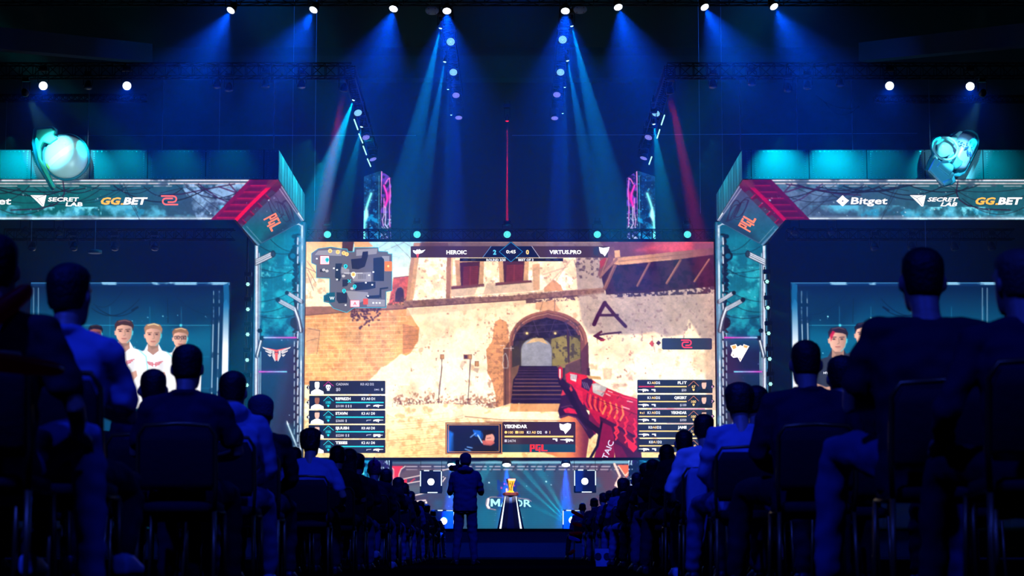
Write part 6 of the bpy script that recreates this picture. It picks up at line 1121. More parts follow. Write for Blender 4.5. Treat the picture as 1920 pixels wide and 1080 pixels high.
def limb(mb, pts, rad, n=12):
    """smoothly bent tapering limb"""
    P_ = [Vector(p) for p in pts]; out = []; rr = []; m = len(P_)
    for i in range(m - 1):
        p0, p1, p2, p3 = P_[max(i-1, 0)], P_[i], P_[i+1], P_[min(i+2, m-1)]
        for k in range(4):
            t = k / 4; a = p1 * 2; b = (p2 - p0) * t; c = (p0*2 - p1*5 + p2*4 - p3) * t*t; d = (-p0 + p1*3 - p2*3 + p3) * t*t*t; out.append((a + b + c + d) * .5 * .6 + p1.lerp(p2, t) * .4); rr.append(rad[i] + (rad[i+1] - rad[i]) * t)
    out.append(P_[-1]); rr.append(rad[-1]); mb.path(out, rr, n)
    mb.ball(out[0], rr[0], rr[0], rr[0], 10, 6); mb.ball(out[-1], rr[-1], rr[-1], rr[-1], 10, 6)
WS = bpy.data.scenes.new('workbench')     # bodies are welded here, away from the heavy scene; removed below
SCRAP = []
def fuse(mb, vox, smooth=6, noise_amp=0, nf=7, dec=1., seed=0):
    """weld closed shapes into one continuous skin"""
    me = bpy.data.meshes.new('tmp'); me.from_pydata(mb.v, [], mb.f); me.update(); o = bpy.data.objects.new('tmp', me); WS.collection.objects.link(o)
    r = o.modifiers.new('r', 'REMESH'); r.mode = 'VOXEL'; r.voxel_size = vox
    if smooth: s_ = o.modifiers.new('s', 'SMOOTH'); s_.iterations = smooth; s_.factor = .5
    if dec < 1: d = o.modifiers.new('d', 'DECIMATE'); d.ratio = dec
    WS.view_layers[0].update(); dg = WS.view_layers[0].depsgraph; m2 = bpy.data.meshes.new_from_object(o.evaluated_get(dg)); WS.collection.objects.unlink(o); SCRAP.extend((o, me))
    if noise_amp:
        off = Vector((seed * 3.1, seed * 1.7, 0)); m2.update()
        n_ = len(m2.vertices); co = np.zeros(n_*3); no = np.zeros(n_*3); m2.vertices.foreach_get('co', co); m2.vertices.foreach_get('normal', no); co = co.reshape(-1, 3); no = no.reshape(-1, 3); w = np.empty(n_)
        for i in range(n_):
            q = Vector(co[i]) * nf + off; w[i] = noise.noise(Vector((q.x, q.y, q.z * 1.8))) + .5 * noise.noise(q * 2.3)
        m2.vertices.foreach_set('co', (co + no * (w * noise_amp)[:, None]).ravel())
    m2.polygons.foreach_set('use_smooth', [True] * len(m2.polygons)); m2.update(); return m2
def hand(mb, wrist, d, up, side, curl=.5):
    """palm, four fingers and a thumb; d = direction of the hand, up = back of the hand, side = +1/-1 for where the thumb goes"""
    d, up = N(d), N(up); s_ = d.cross(up).normalized() * side; w = Vector(wrist)
    for k in range(3): limb(mb, [w + s_*(-.022 + .022*k), w + d*.085 + s_*(-.028 + .027*k)], [.016, .015], 8)
    for k, L in enumerate((.062, .072, .076, .066)):
        b = w + d*.085 + s_*(-.034 + .022*k); c1 = b + (d*math.cos(curl*.6) - up*math.sin(curl*.6))*L*.5; c2 = c1 + (d*math.cos(curl*1.6) - up*math.sin(curl*1.6))*L*.5; limb(mb, [b, c1, c2], [.0095, .009, .0075], 6)
    b = w + d*.03 + s_*.03; limb(mb, [b, b + (d + s_)*.022, b + d*.062 + s_*.032 - up*.012], [.012, .011, .009], 6)
def head_mesh(mb, c, yaw, tilt, ears=True):
    """skull, jaw, nose, lips, brow and ears around centre c; faces +Y at yaw 0"""
    M = Matrix.Rotation(yaw, 3, 'Z') @ Matrix.Rotation(tilt, 3, 'X'); c = Vector(c)
    def T(x, y, z): return c + M @ Vector((x, y, z))
    prof = [(-.118, .03, .045, .028), (-.105, .028, .058, .042), (-.08, .02, .066, .062), (-.045, .012, .071, .08), (0, .003, .076, .092), (.04, -.002, .079, .097), (.075, -.006, .074, .09), (.1, -.008, .057, .07), (.117, -.008, .03, .036)]
    rings = []
    for z, yc, rx, ry in prof:
        rings.append([T(rx*math.cos(a), yc + ry*math.sin(a), z) for a in [2*math.pi*i/20 for i in range(20)]])
    mb.loft(rings)
    limb(mb, [T(0, .096, .018), T(0, .118, -.03)], [.009, .014], 8); mb.ball(T(0, .095, -.058), .024, .012, .007, 10, 6); mb.ball(T(0, .092, -.07), .02, .012, .007, 10, 6); mb.ball(T(0, .082, -.1), .022, .018, .016, 10, 6); limb(mb, [T(-.05, .08, .03), T(.05, .08, .03)], [.013, .013], 8)
    if ears:
        for s_ in (-1, 1): mb.ball(T(s_*.083, -.004, -.012), .012, .021, .033, 10, 8)
    return T
def hair_mesh(T, style, seed):
    mb = MB(); r = random.Random(seed); rings = []; n = 22
    grow = {'short': .008, 'curly': .024, 'cap': .012, 'beanie': .016, 'buzz': .004, 'long': .016, 'mohawk': .006, 'bun': .01}[style]
    for z, rx, ry in [(-.055, .064, .085), (-.03, .072, .09), (0, .076, .095), (.04, .079, .099), (.075, .075, .093), (.1, .06, .073), (.118, .034, .04), (.124, .008, .01)]:
        row = []
        for i in range(n):
            a = 2*math.pi*i/n; front = math.sin(a); zz = z; k = 1 + grow / .08
            hl = .052 if front > .15 else (.0 if front > -.25 else -.055)           # hairline: forehead, temple, nape
            if style == 'beanie': hl = .02 if front > 0 else -.045
            if z < hl: k = .93; 
            jit = (r.random() - .5) * (.16 if style == 'curly' else .03 if style != 'beanie' and style != 'cap' else 0)
            row.append(T(rx*(k+jit)*math.cos(a), -.004 + ry*(k+jit)*front, zz + grow * (z > 0)))
        rings.append(row)
    mb.loft(rings)
    if style == 'curly':
        for _ in range(70): a = r.random()*2*math.pi; e = r.random()**.7*1.35; mb.ball(T(.083*math.cos(a)*math.cos(e), -.012 + .1*math.sin(a)*math.cos(e)*(1 if math.sin(a) < 0 else .7), .02 + .11*math.sin(e)), .021, .021, .021, 7, 5)
    if style == 'long': sec(mb, [(T(0, -.05, .05), M_(T, .08), M2_(T, .06)), (T(0, -.062, -.05), M_(T, .088), M2_(T, .05)), (T(0, -.07, -.17), M_(T, .095), M2_(T, .04)), (T(0, -.07, -.27), M_(T, .075), M2_(T, .025))])
    if style == 'bun': mb.ball(T(0, -.095, .07), .042, .042, .04, 12, 8)
    if style == 'cap':
        limb(mb, [T(-.055, .09, .055), T(0, .15, .05), T(.055, .09, .055)], [.012, .012, .012], 8); mb.ball(T(0, 0, .135), .01, .01, .008, 6, 4)
    if style == 'mohawk':
        for k in range(9): a = -1.1 + k*.3; b = T(0, -.02 + .09*math.sin(a), .03 + .1*math.cos(a)); e = T(0, -.02 + .13*math.sin(a), .03 + .135*math.cos(a) + r.random()*.012); limb(mb, [b, e], [.018, .006], 6)
    return mb
def M_(T, w): return T(w, 0, 0) - T(0, 0, 0)
def M2_(T, w): return T(0, w, 0) - T(0, 0, 0)
def figure(p):
    """builds body, top, trousers, shoes and hair meshes for one pose"""
    vox = p.get('vox', .011); hip = Vector(p['hip']); lean = p.get('lean', .08); W = p.get('w', 1.); twist = p.get('twist', 0)
    sp = Vector((math.sin(p.get('roll', 0)), math.sin(lean), math.cos(lean))); X = Vector((math.cos(twist), math.sin(twist), 0)); Yv = Vector((-math.sin(twist), math.cos(twist), 0))
    def S(h, y=0): return hip + sp * h + Yv * y
    bend = p.get('bend', .0)       # extra rounding of the upper back
    def Sb(h, y=0): return S(h, y + bend * (h / .5) ** 2 * .16) - Vector((0, 0, bend * (h / .5) ** 2 * .03))
    sh = [Sb(.49) + X * (.175 * W * s_) for s_ in (-1, 1)]; neck = Sb(.585, .01); hc = neck + Vector((0, .035 + bend * .07 + p.get('hfwd', 0), .135)); hy, ht = p.get('yaw', 0), p.get('tilt', 0)
    arms = p['arms']; legs = p['legs']; slv = p.get('sleeve', 'short')
    # ---- body
    mb = MB(); k = .93
    sec(mb, [(Sb(-.08), X*.15*W*k, Yv*.1*k), (Sb(.06), X*.15*W*k, Yv*.105*k), (Sb(.2), X*.14*W*k, Yv*.1*k), (Sb(.36), X*.165*W*k, Yv*.11*k), (Sb(.46), X*.16*W*k, Yv*.09*k), (Sb(.53), X*.09*k, Yv*.06)])
    limb(mb, [Sb(.48), neck, hc + Vector((0, -.012, -.06))], [.07, .056, .056], 12)
    for i, s_ in enumerate((-1, 1)): limb(mb, [Sb(.53) + X*.03*s_, sh[i] + Vector((0, 0, -.01))], [.045, .042], 10)
    T = head_mesh(mb, hc, hy, ht)
    for i in (0, 1):
        el, wr, hd, hu, cu = arms[i]; limb(mb, [sh[i], el, wr], [.048, .036, .024]); hand(mb, wr, hd, hu, 1 if i == 0 else -1, cu)
        kn, an, ft = legs[i]; hj = hip + X * ((-.09, .09)[i]); limb(mb, [hj, kn, an], [.075, .05, .034]); limb(mb, [an, Vector(an) + N(ft) * .12 + Vector((0, 0, -.045))], [.03, .024], 8)
    body = fuse(mb, vox * .82, 4)
    # ---- top
    mb = MB(); tk = p.get('thick', 1.0)
    sec(mb, [(Sb(-.1), X*.172*W*tk, Yv*.128*tk), (Sb(.0), X*.178*W*tk, Yv*.13*tk), (Sb(.12), X*.168*W*tk, Yv*.128*tk), (Sb(.26), X*.172*W*tk, Yv*.128*tk), (Sb(.38), X*.185*W*tk, Yv*.13*tk), (Sb(.46), X*.178*W*tk, Yv*.108*tk), (Sb(.515), X*.125*W, Yv*.08), (Sb(.55), X*.078, Yv*.062)])
    for i, s_ in enumerate((-1, 1)):
        limb(mb, [Sb(.525) + X*.05*s_, sh[i]], [.058, .062*tk], 12); el, wr = Vector(arms[i][0]), Vector(arms[i][1])
        if slv == 'long': limb(mb, [sh[i], el, el.lerp(wr, .93)], [.066*tk, .05*tk, .036*tk]); 
        else: limb(mb, [sh[i], sh[i].lerp(el, .72)], [.066, .062])
    if p.get('hood'): 
        mb.path([Sb(.53) + X*(.1*math.cos(a)) + Yv*(-.02 - .085*math.sin(a)) + Vector((0, 0, .035 + .02*math.sin(a))) for a in np.linspace(-.3, math.pi + .3, 9)], [.03, .04, .048, .052, .054, .052, .048, .04, .03], 10)
    elif p.get('collar'): mb.path([Sb(.56) + X*(.066*math.cos(a)) + Yv*(.066*math.sin(a)) + Vector((0, 0, .015)) for a in np.linspace(0, 2*math.pi, 14)], .016, 8)
    top = fuse(mb, vox, 3, p.get('noise', .013), 8.5, 1, p.get('seed', 0))
    # ---- trousers
    mb = MB(); sec(mb, [(Sb(-.13), X*.15*W, Yv*.12), (Sb(-.06), X*.17*W, Yv*.13), (Sb(.02), X*.16*W, Yv*.118)])
    for i in (0, 1):
        kn, an, ft = [Vector(q) for q in legs[i]]; hj = hip + X * ((-.09, .09)[i]); lw = p.get('legw', 1.); limb(mb, [hj, kn, kn.lerp(an, .93)], [.095 * (lw + 1) / 2, .07 * lw, .052 * lw])
    trou = fuse(mb, vox, 4, .011, 9, 1, p.get('seed', 0) + 5)
    shoes = []
    for i in (0, 1):
        kn, an, ft = [Vector(q) for q in legs[i]]; mb = MB(); f = N((ft.x, ft.y, 0)); b = Vector((an.x, an.y, 0)); s_ = Vector((f.y, -f.x, 0)); z0 = max(an.z - .085, 0)
        if abs(ft.z) > .3: f = N(ft); z0 = an.z - .06
        rows = []
        for t, w, h in ((-.07, .028, .07), (-.05, .038, .09), (.02, .042, .095), (.09, .045, .07), (.15, .046, .052), (.19, .034, .042), (.205, .015, .03)):
            c = b + f*t + Vector((0, 0, z0 + (h / 2 if abs(ft.z) <= .3 else 0))); rows.append((c, s_*w, Vector((0, 0, h/2)), .7))
        sec(mb, rows, 14); shoes.append(fuse(mb, .009, 2))
    hm = hair_mesh(T, p.get('hair', 'short'), p.get('seed', 0)); hairm = fuse(hm, .0075, 3 if p.get('hair') != 'curly' else 1)
    em_ = MB()
    for s_ in (-.03, .03): em_.ball(T(s_, .083, .008), .012, .012, .011, 8, 6)
    eyes = bpy.data.meshes.new('eyes'); eyes.from_pydata(em_.v, [], em_.f)
    return dict(body=body, top=top, trou=trou, shoes=shoes, hair=hairm, T=T, hc=hc, topz=(T(0, 0, .125)).z)
M_EYE = pm('eye', (230, 230, 230), .2)
def mo(name, me, mat, parent):
    o = bpy.data.objects.new(name, me); COL.objects.link(o); o.parent = parent
    if not me.materials: me.materials.append(mat)
    o.material_slots[0].link = 'OBJECT'; o.material_slots[0].material = mat; return o
PX = {'hoodie': 'hoodie', 'tee': 'tee_shirt', 'jacket': 'jacket'}
def person(fig, loc, rz, s, label, top, trou, hair, skin=None, shoe=None, kind='tee', group=None):
    body = bpy.data.objects.new('person', fig['body']); COL.objects.link(body)
    if not fig['body'].materials: fig['body'].materials.append(M_SKIN)
    body.material_slots[0].link = 'OBJECT'; body.material_slots[0].material = skin or M_SKIN
    body.location = loc; body.rotation_euler = (0, 0, rz); body.scale = (s, s, s); tag(body, label, 'person', group)
    mo(PX[kind], fig['top'], top, body); mo('trousers', fig['trou'], trou, body); mo('hair' if hair is not M_HAIRS['grey'] else 'beanie', fig['hair'], hair, body)
    for m_ in fig['shoes']: mo('shoe', m_, shoe or M_SHOED, body)
    return body
def seated(m=1, **k):
    """seated pose; m=+1 for the left block (aisle on +x), -1 mirrored"""
    d = dict(hip=(0, 0, .53), lean=k.pop('lean', -.06), seed=k.get('seed', 0))
    sp = k.pop('spread', .1); kz = k.pop('knee', .55); ext = k.pop('ext', .0); ai = k.pop('aisle', .05); ap = k.pop('armp', 'lap'); ln = d['lean']; bd = k.get('bend', 0)
    sx = .2 * k.get('w', 1.); shy = math.sin(ln) * .49 + bd * .15; shz = .53 + .49 * math.cos(ln)
    def arm(s_, pose):
        if pose == 'lap': return ((s_*(sx + .05), shy + .05, shz - .27), (s_*.13, shy*.3 + .3, .66), (-s_*.4, 1, -.15), (0, .2, 1), .5)
        if pose == 'fold': return ((s_*(sx + .06), shy + .06, shz - .26), (-s_*.02, shy + .2, .86), (-s_*1, .1, .1), (0, 1, .1), .4)
        if pose == 'face': return ((s_*(sx + .03), shy + .22, shz - .2), (s_*.07, shy + .2, shz + .06), (-s_*.1, 0, 1), (0, 1, 0), .8)
        if pose == 'side': return ((s_*(sx + .1), shy - .02, shz - .28), (s_*(sx + .06), shy + .22, shz - .36), (0, 1, -.2), (0, .1, 1), .5)
        if pose == 'cross': return ((s_*(sx + .07), shy + .1, shz - .24), (s_*.1, shy + .3, .75), (-s_*.6, .8, 0), (0, .2, 1), .6)
        if pose == 'back': return ((s_*(sx + .16), shy - .06, shz - .2), (s_*(sx + .34), shy - .1, shz - .34), (s_*.6, .2, -.6), (0, -1, .2), .5)
    al, ar = ap if isinstance(ap, tuple) else (ap, ap)
    if m < 0: al, ar = ar, al
    az = k.pop('ank', .095)
    def leg(s_, out): x = s_ * .1 + m * out; return ((x, .44, kz), (x + m*out*.3, .46 + ext, az), (m * out * .8, 1, 0))
    L, R_ = leg(-1, -sp * .4), leg(1, sp * .4 + ai)
    if m < 0: L, R_ = leg(-1, sp * .4 + ai), leg(1, -sp * .4)
    d.update(arms=[arm(-1, al), arm(1, ar)], legs=[L, R_], twist=m * k.pop('twist', 0), yaw=m * k.pop('yaw', 0)); d.update(k); return figure(d)
FG = {
 'A': seated(1, lean=-.02, bend=.25, yaw=-.25, hair='short', seed=1, collar=1, armp=('lap', 'fold'), twist=-.12, ank=.23, ext=-.2, knee=.5),
 'B': seated(1, lean=-.03, bend=.2, hair='short', seed=2, collar=1, armp='cross', w=1.06),
 'C': seated(1, lean=.1, bend=.7, hair='short', seed=3, sleeve='long', hood=1, thick=1.1, armp=('lap', 'lap'), ext=.08),
 'D': seated(1, lean=.14, bend=1., hair='beanie', seed=4, sleeve='long', thick=1.08, tilt=-.2),
 'E': seated(1, lean=.04, bend=.4, hair='curly', seed=5, w=1.08, yaw=-.2, armp=('lap', 'side')),
 'F': seated(1, lean=-.05, bend=.1, hair='long', seed=6, sleeve='long', w=.9),
 'G': seated(1, lean=.02, bend=.5, hair='mohawk', seed=7, sleeve='long', tilt=.05),
 'H': seated(1, lean=.0, bend=.3, hair='buzz', seed=8, yaw=.2, armp=('lap', 'face')),
 'K': seated(1, lean=-.1, bend=.3, hair='short', seed=9, spread=.2, aisle=.08, ext=-.06, knee=.66, w=1.1, armp=('lap', 'side'), vox=.011),
 'RA': seated(-1, lean=-.03, bend=.3, hair='buzz', seed=11, w=1.14, spread=.12, aisle=.13, knee=.6, armp=('fold', 'fold'), thick=1.06),
 'RB': seated(-1, lean=.0, bend=.3, hair='buzz', seed=12, sleeve='long', w=1.1, thick=1.08, collar=1, armp=('lap', 'lap'), spread=.25, aisle=.1),
 'RC': seated(-1, lean=.06, bend=.5, hair='curly', seed=13, sleeve='long', yaw=.15, armp=('cross', 'lap'), aisle=.12),
 'RD': seated(-1, lean=-.02, bend=.1, hair='short', seed=14, sleeve='long', yaw=.3, armp=('lap', 'side')),
 'RE': seated(-1, lean=.02, bend=.5, hair='cap', seed=15, armp='cross'),
 'RF': seated(-1, lean=.08, bend=.8, hair='bun', seed=16, sleeve='long', w=.88),
 'RG': seated(-1, lean=.02, bend=.35, hair='short', seed=17, sleeve='long', armp=('lap', 'side'), yaw=-.35, aisle=.1, w=1.02),
}
# banquet chair
M_CHF = pm('brass-coloured chair tube', (150, 110, 60), .35, .6); M_CHS = pm('black seat fabric', (18, 18, 22), .85, 0, .2, 20, .2)
def make_chair():
    t = bpy.data.objects.new('banquet_chair', None); COL.objects.link(t)
    mb = MB(); sec(mb, [(V(0, 0, .44), V(.2, 0, 0), V(0, .19, 0), .5), (V(0, 0, .46), V(.215, 0, 0), V(0, .205, 0), .5), (V(0, 0, .49), V(.215, 0, 0), V(0, .205, 0), .5), (V(0, 0, .505), V(.19, 0, 0), V(0, .18, 0), .5)], 24); mb.build('seat', M_CHS, t, True)
    mb = MB(); sec(mb, [(V(0, -.215, .56), V(.19, 0, 0), V(0, .016, 0), .5), (V(0, -.225, .6), V(.2, 0, 0), V(0, .024, 0), .5), (V(0, -.245, .82), V(.195, 0, 0), V(0, .022, 0), .5), (V(0, -.25, .88), V(.165, 0, 0), V(0, .016, 0), .5)], 24); mb.build('backrest', M_CHS, t, True)
    for sx in (-1, 1):
        MB().path([(sx*.2, .19, .45), (sx*.205, .2, .2), (sx*.21, .21, .0)], .0115, 8).build('leg', M_CHF, t, True)
        MB().path([(sx*.2, -.2, .45), (sx*.205, -.22, .2), (sx*.21, -.25, .0)], .0115, 8).build('leg', M_CHF, t, True)
    MB().path([(-.2, -.2, .45), (-.21, -.225, .6), (-.205, -.25, .85), (-.17, -.257, .905), (0, -.26, .915), (.17, -.257, .905), (.205, -.25, .85), (.21, -.225, .6), (.2, -.2, .45)], .012, 8).build('back_frame', M_CHF, t, True)
    MB().path([(-.2, -.2, .45), (-.2, .19, .45), (.2, .19, .45), (.2, -.2, .45)], .011, 8).build('seat_frame', M_CHF, t, True)
    return t
CH0 = [make_chair(), False]
def chair(x, y, rz, label):
    c = CH0[0] if not CH0[1] else copy_tree(CH0[0]); CH0[1] = True; c.location = (x, y, 0); c.rotation_euler = (0, 0, rz); tag(c, label, 'chair', 'banquet chairs in rows'); return c
def seat(fk, px, py, desc, top, trou, hair, Y=None, s=1., skin=None, shoe=None, kind='tee', rz=None, grp=None, ch=True, cl=None):
    """seats a person so that the crown of the head shows at (px, py)"""
    f = FG[fk]; hz_ = f['topz'] * s; 
    if Y is None: Y = (hz_ - CZ) / ((1030 - py) / F) 
    for _ in range(5):     # exact: crown height above the floor at distance Y
        z = P(px, py, Y).z
        if s == 1. or True: Y = Y * (hz_ - CZ) / (z - CZ)
    p = P(px, py, Y); hx = f['hc'].x * s; hyy = f['hc'].y * s; side = -1 if px < 960 else 1; rz = rz if rz is not None else 0.
    o = person(f, (p.x - hx, Y - hyy, 0), rz, s, desc, CL[top], CL[trou], M_HAIRS[hair], skin, shoe, kind, grp)
    if ch: chair(p.x - hx, Y - hyy + .02, rz, 'brass-framed black chair under the ' + (cl or desc.split(',')[0]))
    return o
# ---- left block, from the nearest row to the stage
seat('K', -8, 442, 'dark-jacketed person in pale jeans, cut by the left picture edge', 'dark', 'jeans', 'black', s=1.0, cl='person cut by the left picture edge')
seat('A', 132, 496, 'person in pale blue polo shirt with dark hair, nearest fully visible on the left', 'pale', 'dark', 'black', shoe=M_SHOEW, cl='person in pale blue polo, left')
seat('H', 288, 692, 'small dark-haired person between the pale blue polo and the navy shirt, left', 'navy', 'dark', 'black', s=.97, cl='small person left of the navy shirt')
seat('B', 352, 647, 'broad person in navy shirt, seated behind the left players screen view', 'navy', 'dark', 'black', cl='broad person in navy shirt')
seat('C', 437, 697, 'person in pale blue hoodie hunched forward, pale trousers, left aisle', 'pale', 'jeans', 'black', shoe=M_SHOEW, kind='hoodie', s=1.0, cl='person in pale blue hoodie')
seat('D', 489, 744, 'hunched person in dark coat and grey beanie, left aisle', 'black', 'dark', 'grey', kind='jacket', cl='hunched person in beanie')
seat('H', 552, 838, 'dark-haired person low behind the pale tee, left block', 'black', 'dark', 'black', s=.96, cl='person low behind the pale tee')
seat('E', 583, 806, 'curly-haired person in pale blue tee, left aisle', 'pale', 'dark', 'black', cl='curly-haired person in pale tee')
seat('B', 633, 836, 'dark-haired person in black tee, just past the pale tee, left aisle', 'black', 'dark', 'black', cl='person in black tee past the pale tee')
seat('F', 655, 843, 'long-haired person in dark top behind the black tee, left', 'dark', 'denim', 'brown', kind='jacket', cl='long-haired person in dark top')
seat('A', 671, 850, 'person with cropped dark hair left of the spiky pink hair', 'navy', 'denim', 'black', shoe=M_SHOEW, cl='person left of the pink hair')
seat('G', 702, 862, 'person with spiky pink hair in dark hoodie, left aisle', 'navy', 'denim', 'pink', kind='hoodie', shoe=M_SHOEW, cl='person with spiky pink hair')
seat('B', 724, 879, 'round-headed dark person right of the spiky pink hair', 'black', 'denim', 'black', cl='round-headed dark person')
seat('F', 747, 896, 'person with long brown hair before the red graphic, left aisle', 'dark', 'denim', 'brown', kind='jacket', cl='person with long brown hair')
seat('H', 758, 905, 'short-haired dark person right of the long brown hair', 'black', 'dark', 'black', cl='person right of the long brown hair')
seat('C', 770, 921, 'person in blue-grey hoodie with pale trousers far down the left aisle', 'denim', 'jeans', 'black', kind='hoodie', cl='person in blue-grey hoodie')
seat('B', 789, 939, 'dark seated person third from the stage on the left aisle', 'navy', 'denim', 'black', cl='third person from the stage, left')
seat('E', 800, 947, 'curly-haired person second from the stage on the left aisle', 'black', 'dark', 'black', cl='second person from the stage, left')
seat('K', 812, 956, 'person nearest the stage on the left aisle, knee out', 'navy', 'denim', 'black', cl='person nearest the stage, left')
# ---- right block
seat('RG', 1905, 470, 'fair-haired person in dark jacket cut by the right picture edge', 'navy', 'dark', 'fair', kind='jacket', s=1.0, cl='fair-haired person at the right picture edge')
seat('RA', 1728, 465, 'large close-cropped person in dark tee, nearest on the right', 'dark', 'denim', 'black', s=1.1, shoe=M_SHOED, cl='large person in dark tee')
seat('RB', 1510, 638, 'broad person with shaved head and dark jacket, right', 'navy', 'dark', 'black', kind='jacket', s=1.03, cl='broad person with shaved head')
seat('RE', 1578, 669, 'person in dark cap between the shaved head and the large dark tee', 'black', 'dark', 'black', s=1.07, cl='person in dark cap')
seat('RC', 1386, 722, 'curly-haired person in pale blue jacket, right aisle', 'pale', 'denim', 'brown', kind='jacket', cl='curly-haired person in pale jacket')
seat('RD', 1418, 724, 'dark-haired person behind the pale blue jacket, right', 'black', 'dark', 'black', kind='jacket', s=1.02, cl='person behind the pale jacket')
seat('RD', 1320, 777, 'person in white long-sleeved shirt, right aisle', 'white', 'dark', 'black', kind='jacket', shoe=M_SHOEW, cl='person in white long-sleeved shirt')
seat('RB', 1282, 806, 'dark person with round head left of the white shirt, right', 'black', 'dark', 'black', kind='jacket', cl='dark person left of the white shirt')
seat('RA', 1250, 833, 'broad dark-clothed person before the lower scoreboard corner, right aisle', 'black', 'denim', 'black', s=1., cl='broad person at the scoreboard corner')
seat('RE', 1224, 862, 'person in dark cap over a navy tee, right aisle', 'navy', 'denim', 'black', cl='person in cap and navy tee')
seat('RG', 1210, 868, 'short-haired person behind the dark cap, right aisle', 'black', 'dark', 'black', kind='jacket', cl='short-haired person behind the cap')
seat('RB', 1194, 886, 'dark-jacketed person before the right ice tower foot', 'black', 'denim', 'black', kind='jacket', cl='person before the ice tower foot')
seat('RC', 1169, 898, 'person with big curly hair and blue top, right aisle', 'denim', 'denim', 'black', kind='jacket', cl='person with big curly hair')
seat('RD', 1156, 915, 'dark person just left of the big curly hair', 'black', 'dark', 'black', kind='jacket', s=.94, cl='person left of the big curly hair')
seat('RF', 1143, 920, 'person with hair bun in blue top, right aisle', 'denim', 'denim', 'brown', kind='jacket', cl='person with hair bun')
seat('RG', 1131, 924, 'brown-haired person left of the hair bun, right aisle', 'navy', 'denim', 'brown', kind='jacket', cl='brown-haired person left of the bun')
seat('RF', 1114, 934, 'slim person with pulled-up dark hair, second from the stage on the right', 'navy', 'jeans', 'black', kind='jacket', cl='slim person with pulled-up hair')
seat('RB', 1092, 943, 'person nearest the stage on the right, beside red clappers', 'denim', 'dark', 'black', kind='jacket', cl='person nearest the stage, right')
# ---- inner seat columns, mostly hidden behind the aisle seats
rr = random.Random(12); fl = [('A', 'B', 'D', 'H', 'C'), ('RB', 'RE', 'RG', 'RC', 'RD')]
for m, rowsY in ((0, [(-2.28, 9.6), (-2.85, 14.0), (-2.28, 15.0), (-2.85, 17.6), (-2.42, 18.2), (-2.85, 22), (-2.5, 23), (-2.35, 28), (-2.4, 33), (-2.9, 30)]), (1, [(2.24, 9.0), (2.8, 13.0), (2.2, 16.2), (2.75, 17.5), (2.2, 20), (2.75, 22), (2.3, 25), (2.8, 28)])):
    for i, (x, Yq) in enumerate(rowsY):
        fk = fl[m][i % 5]; sd = 'right' if m else 'left'; col_n = 'third' if abs(x) > 2.6 else 'second'; nth = ORD[[q for q in rowsY if (abs(q[0]) > 2.6) == (abs(x) > 2.6)].index((x, Yq))]
        person(FG[fk], (x, Yq, 0), 0, .95, 'dark-clothed person mostly hidden in the %s %s seat column from the aisle, %s from the front of the photo' % (sd, col_n, nth) if False else 'dark-clothed person, %s in the %s seat column of the %s block' % (nth, col_n, sd), CL['black' if i % 2 else 'dark'], CL['dark'], M_HAIRS['black'], None, None, 'jacket', 'half-hidden spectators')
        chair(x, Yq + .02, 0, 'brass-framed chair, %s in the %s seat column of the %s block' % (nth, col_n, sd))
# ---- photographer standing in the aisle
ft = P(869, 1060, 33.5); Yf = 33.5 * .995
ph = figure(dict(hip=(0, 0, .96), lean=.04, bend=.15, w=1.0, hair='beanie', seed=21, sleeve='long', thick=1.14, legw=1.12, noise=.014, hood=1, tilt=-.02, yaw=.25, vox=.012,
    arms=[((-.25, .14, 1.17), (-.15, .3, 1.52), (.3, .3, .9), (-.9, .2, .1), 1.0), ((.25, .14, 1.17), (.06, .33, 1.5), (-.5, .2, .8), (.4, -.3, 1), 1.0)],
    legs=[((-.115, .03, .52), (-.15, 0, .09), (-.3, 1, 0)), ((.12, .03, .52), (.15, .02, .09), (.3, 1, 0))]))
phs = (P(876, 850, Yf).z) / ph['topz']
ph_o = person(ph, (P(872, 1050, Yf).x, Yf, 0), 0, phs, 'standing photographer in slate blue hoodie and beanie raising a camera in the aisle', CL['slate'], CL['slate'], M_HAIRS['grey'], None, None, 'hoodie')
cp = P(858, 878, Yf + .3); cg = empty('photo_camera', 'black camera with long lens held up by the standing photographer', 'camera', cp)
mb = MB().box((cp.x - .07, cp.y - .04, cp.z - .05), (cp.x + .075, cp.y + .04, cp.z + .05)); mb.box((cp.x - .035, cp.y - .035, cp.z + .05), (cp.x + .03, cp.y + .03, cp.z + .08)); mb.build('camera_body', M_BLACK, cg)
MB().lathe(cp + Vector((-.02, .04, 0)), (-.5, 1, .08), [(0, .034), (.05, .038), (.13, .038), (.135, .046), (.19, .05)], 16).build('lens', M_BLACK, cg, True); MB().box((cp.x - .03, cp.y - .05, cp.z + .08), (cp.x + .03, cp.y + .01, cp.z + .13)).build('flash_unit', M_DARK, cg)
bpy.data.batch_remove(SCRAP + [WS])
# ---- pale jacket hung over the chair of the person in white
jc = P(1306, 925, 17.2); rows_ = []; n_ = 16
for z, w, sag in ((.9, .05, 0), (.87, .075, .005), (.7, .085, .01), (.5, .08, .015), (.34, .06, .02), (.2, .03, .03)):
    rows_.append([V(jc.x + .0 + w * math.cos(2*math.pi*i/n_) + .01*math.sin(i*2.4 + z*6) - sag, 17.02 + (.03 + .012*math.cos(i*3.1 + z*9)) * math.sin(2*math.pi*i/n_), z + .015*math.sin(i*1.7)) for i in range(n_)])
tag(MB().loft(rows_).build('draped_jacket', CL['pale'], None, True), 'pale jacket hanging over the chair of the person in white shirt', 'jacket')
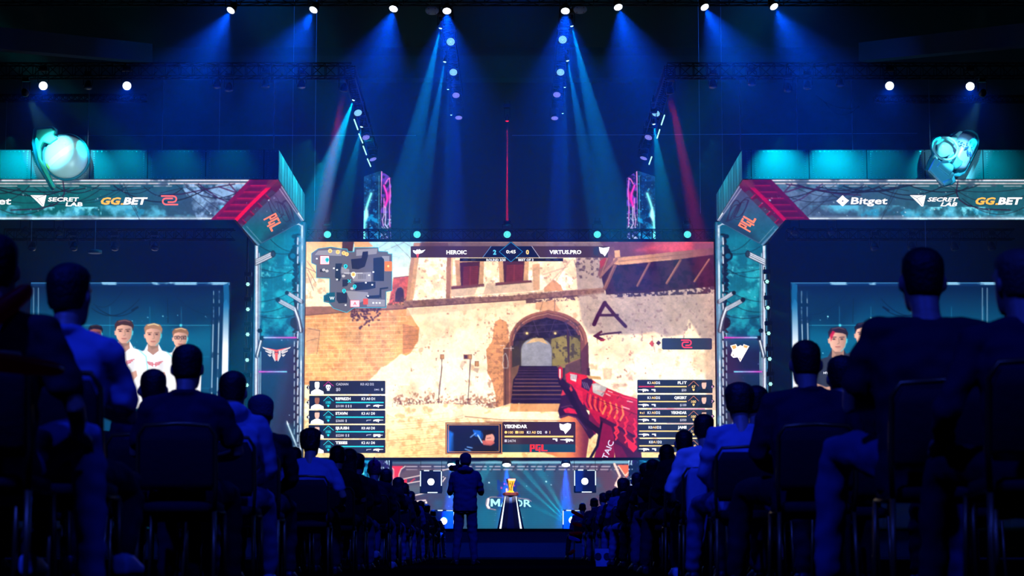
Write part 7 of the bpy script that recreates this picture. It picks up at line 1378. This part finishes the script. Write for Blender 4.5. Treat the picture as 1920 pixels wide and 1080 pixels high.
# ---- red inflatable clappers, paper bag
M_CLAP = pm('red vinyl', (190, 16, 30), .35); M_CLAPB = pm('blue vinyl', (20, 40, 160), .35)
for m_, c_ in ((M_CLAP, (235, 20, 40)), (M_CLAPB, (20, 60, 235))):      # thin inflated film lets the screen light through
    nt = m_.node_tree; b = nt.nodes['Principled BSDF']; tl = nt.nodes.new('ShaderNodeBsdfTranslucent'); tl.inputs[0].default_value = (*lin(c_), 1); mx = nt.nodes.new('ShaderNodeMixShader'); mx.inputs[0].default_value = .65
    nt.links.new(b.outputs[0], mx.inputs[1]); nt.links.new(tl.outputs[0], mx.inputs[2]); nt.links.new(mx.outputs[0], nt.nodes['Material Output'].inputs['Surface'])
def clapper(a, Ya, b, Yb, r, label, mat=M_CLAP):
    A_, B_ = P(*a, Ya), P(*b, Yb); d = B_ - A_; L = d.length; ax = d.normalized()
    o = MB().lathe(A_, ax, [(0, r*.25), (.02, r*.85), (.05, r), (L*.55, r*.95), (L*.85, r*.8), (L - .02, r*.55), (L, r*.15)], 14).build('inflatable_clapper', mat, None, True); tag(o, label, 'clapper', 'inflatable clappers')
clapper((-40, 612), 7.0, (58, 540), 7.3, .04, 'upper red clapper raised at the left picture edge'); clapper((-30, 676), 6.6, (118, 694), 7.1, .032, 'lower red clapper pointing right at the left picture edge')
for i, (a, b, Ya, m_, nm) in enumerate([((1101, 973), (1071, 958), 47, M_CLAP, 'topmost red clapper by the rightmost front row seat'), ((1100, 988), (1073, 981), 47, M_CLAP, 'second red clapper by the right front row seat'), ((1092, 999), (1067, 1001), 46, M_CLAP, 'third red clapper down by the right front row seat'), ((1088, 1014), (1066, 1007), 46, M_CLAPB, 'blue clapper among red ones by the right front row'), ((1078, 1031), (1067, 1039), 45, M_CLAP, 'lowest red clapper near the floor, right front row')]): clapper(b, Ya, a, Ya + .1, .042, nm, m_)
bp = P(1130, 1037, 31.); bx, by = bp.x, 31.; bag = empty('paper_bag', 'white paper bag with two round prints on the aisle floor, right', 'bag', (bx, by, 0))
mb = MB().hexa([(bx-.1, by-.06, 0), (bx+.1, by-.06, 0), (bx+.1, by+.06, 0), (bx-.1, by+.06, 0), (bx-.12, by-.07, .26), (bx+.12, by-.07, .26), (bx+.12, by+.07, .26), (bx-.12, by+.07, .26)]); mb.build('bag_body', CL['pale'], bag)
for u in (-.07, .06): MB().lathe((bx + u, by - .068, .15), (0, -1, .04), [(0, .05), (.004, .05)], 18).build('round_print', CL['navy'], bag)
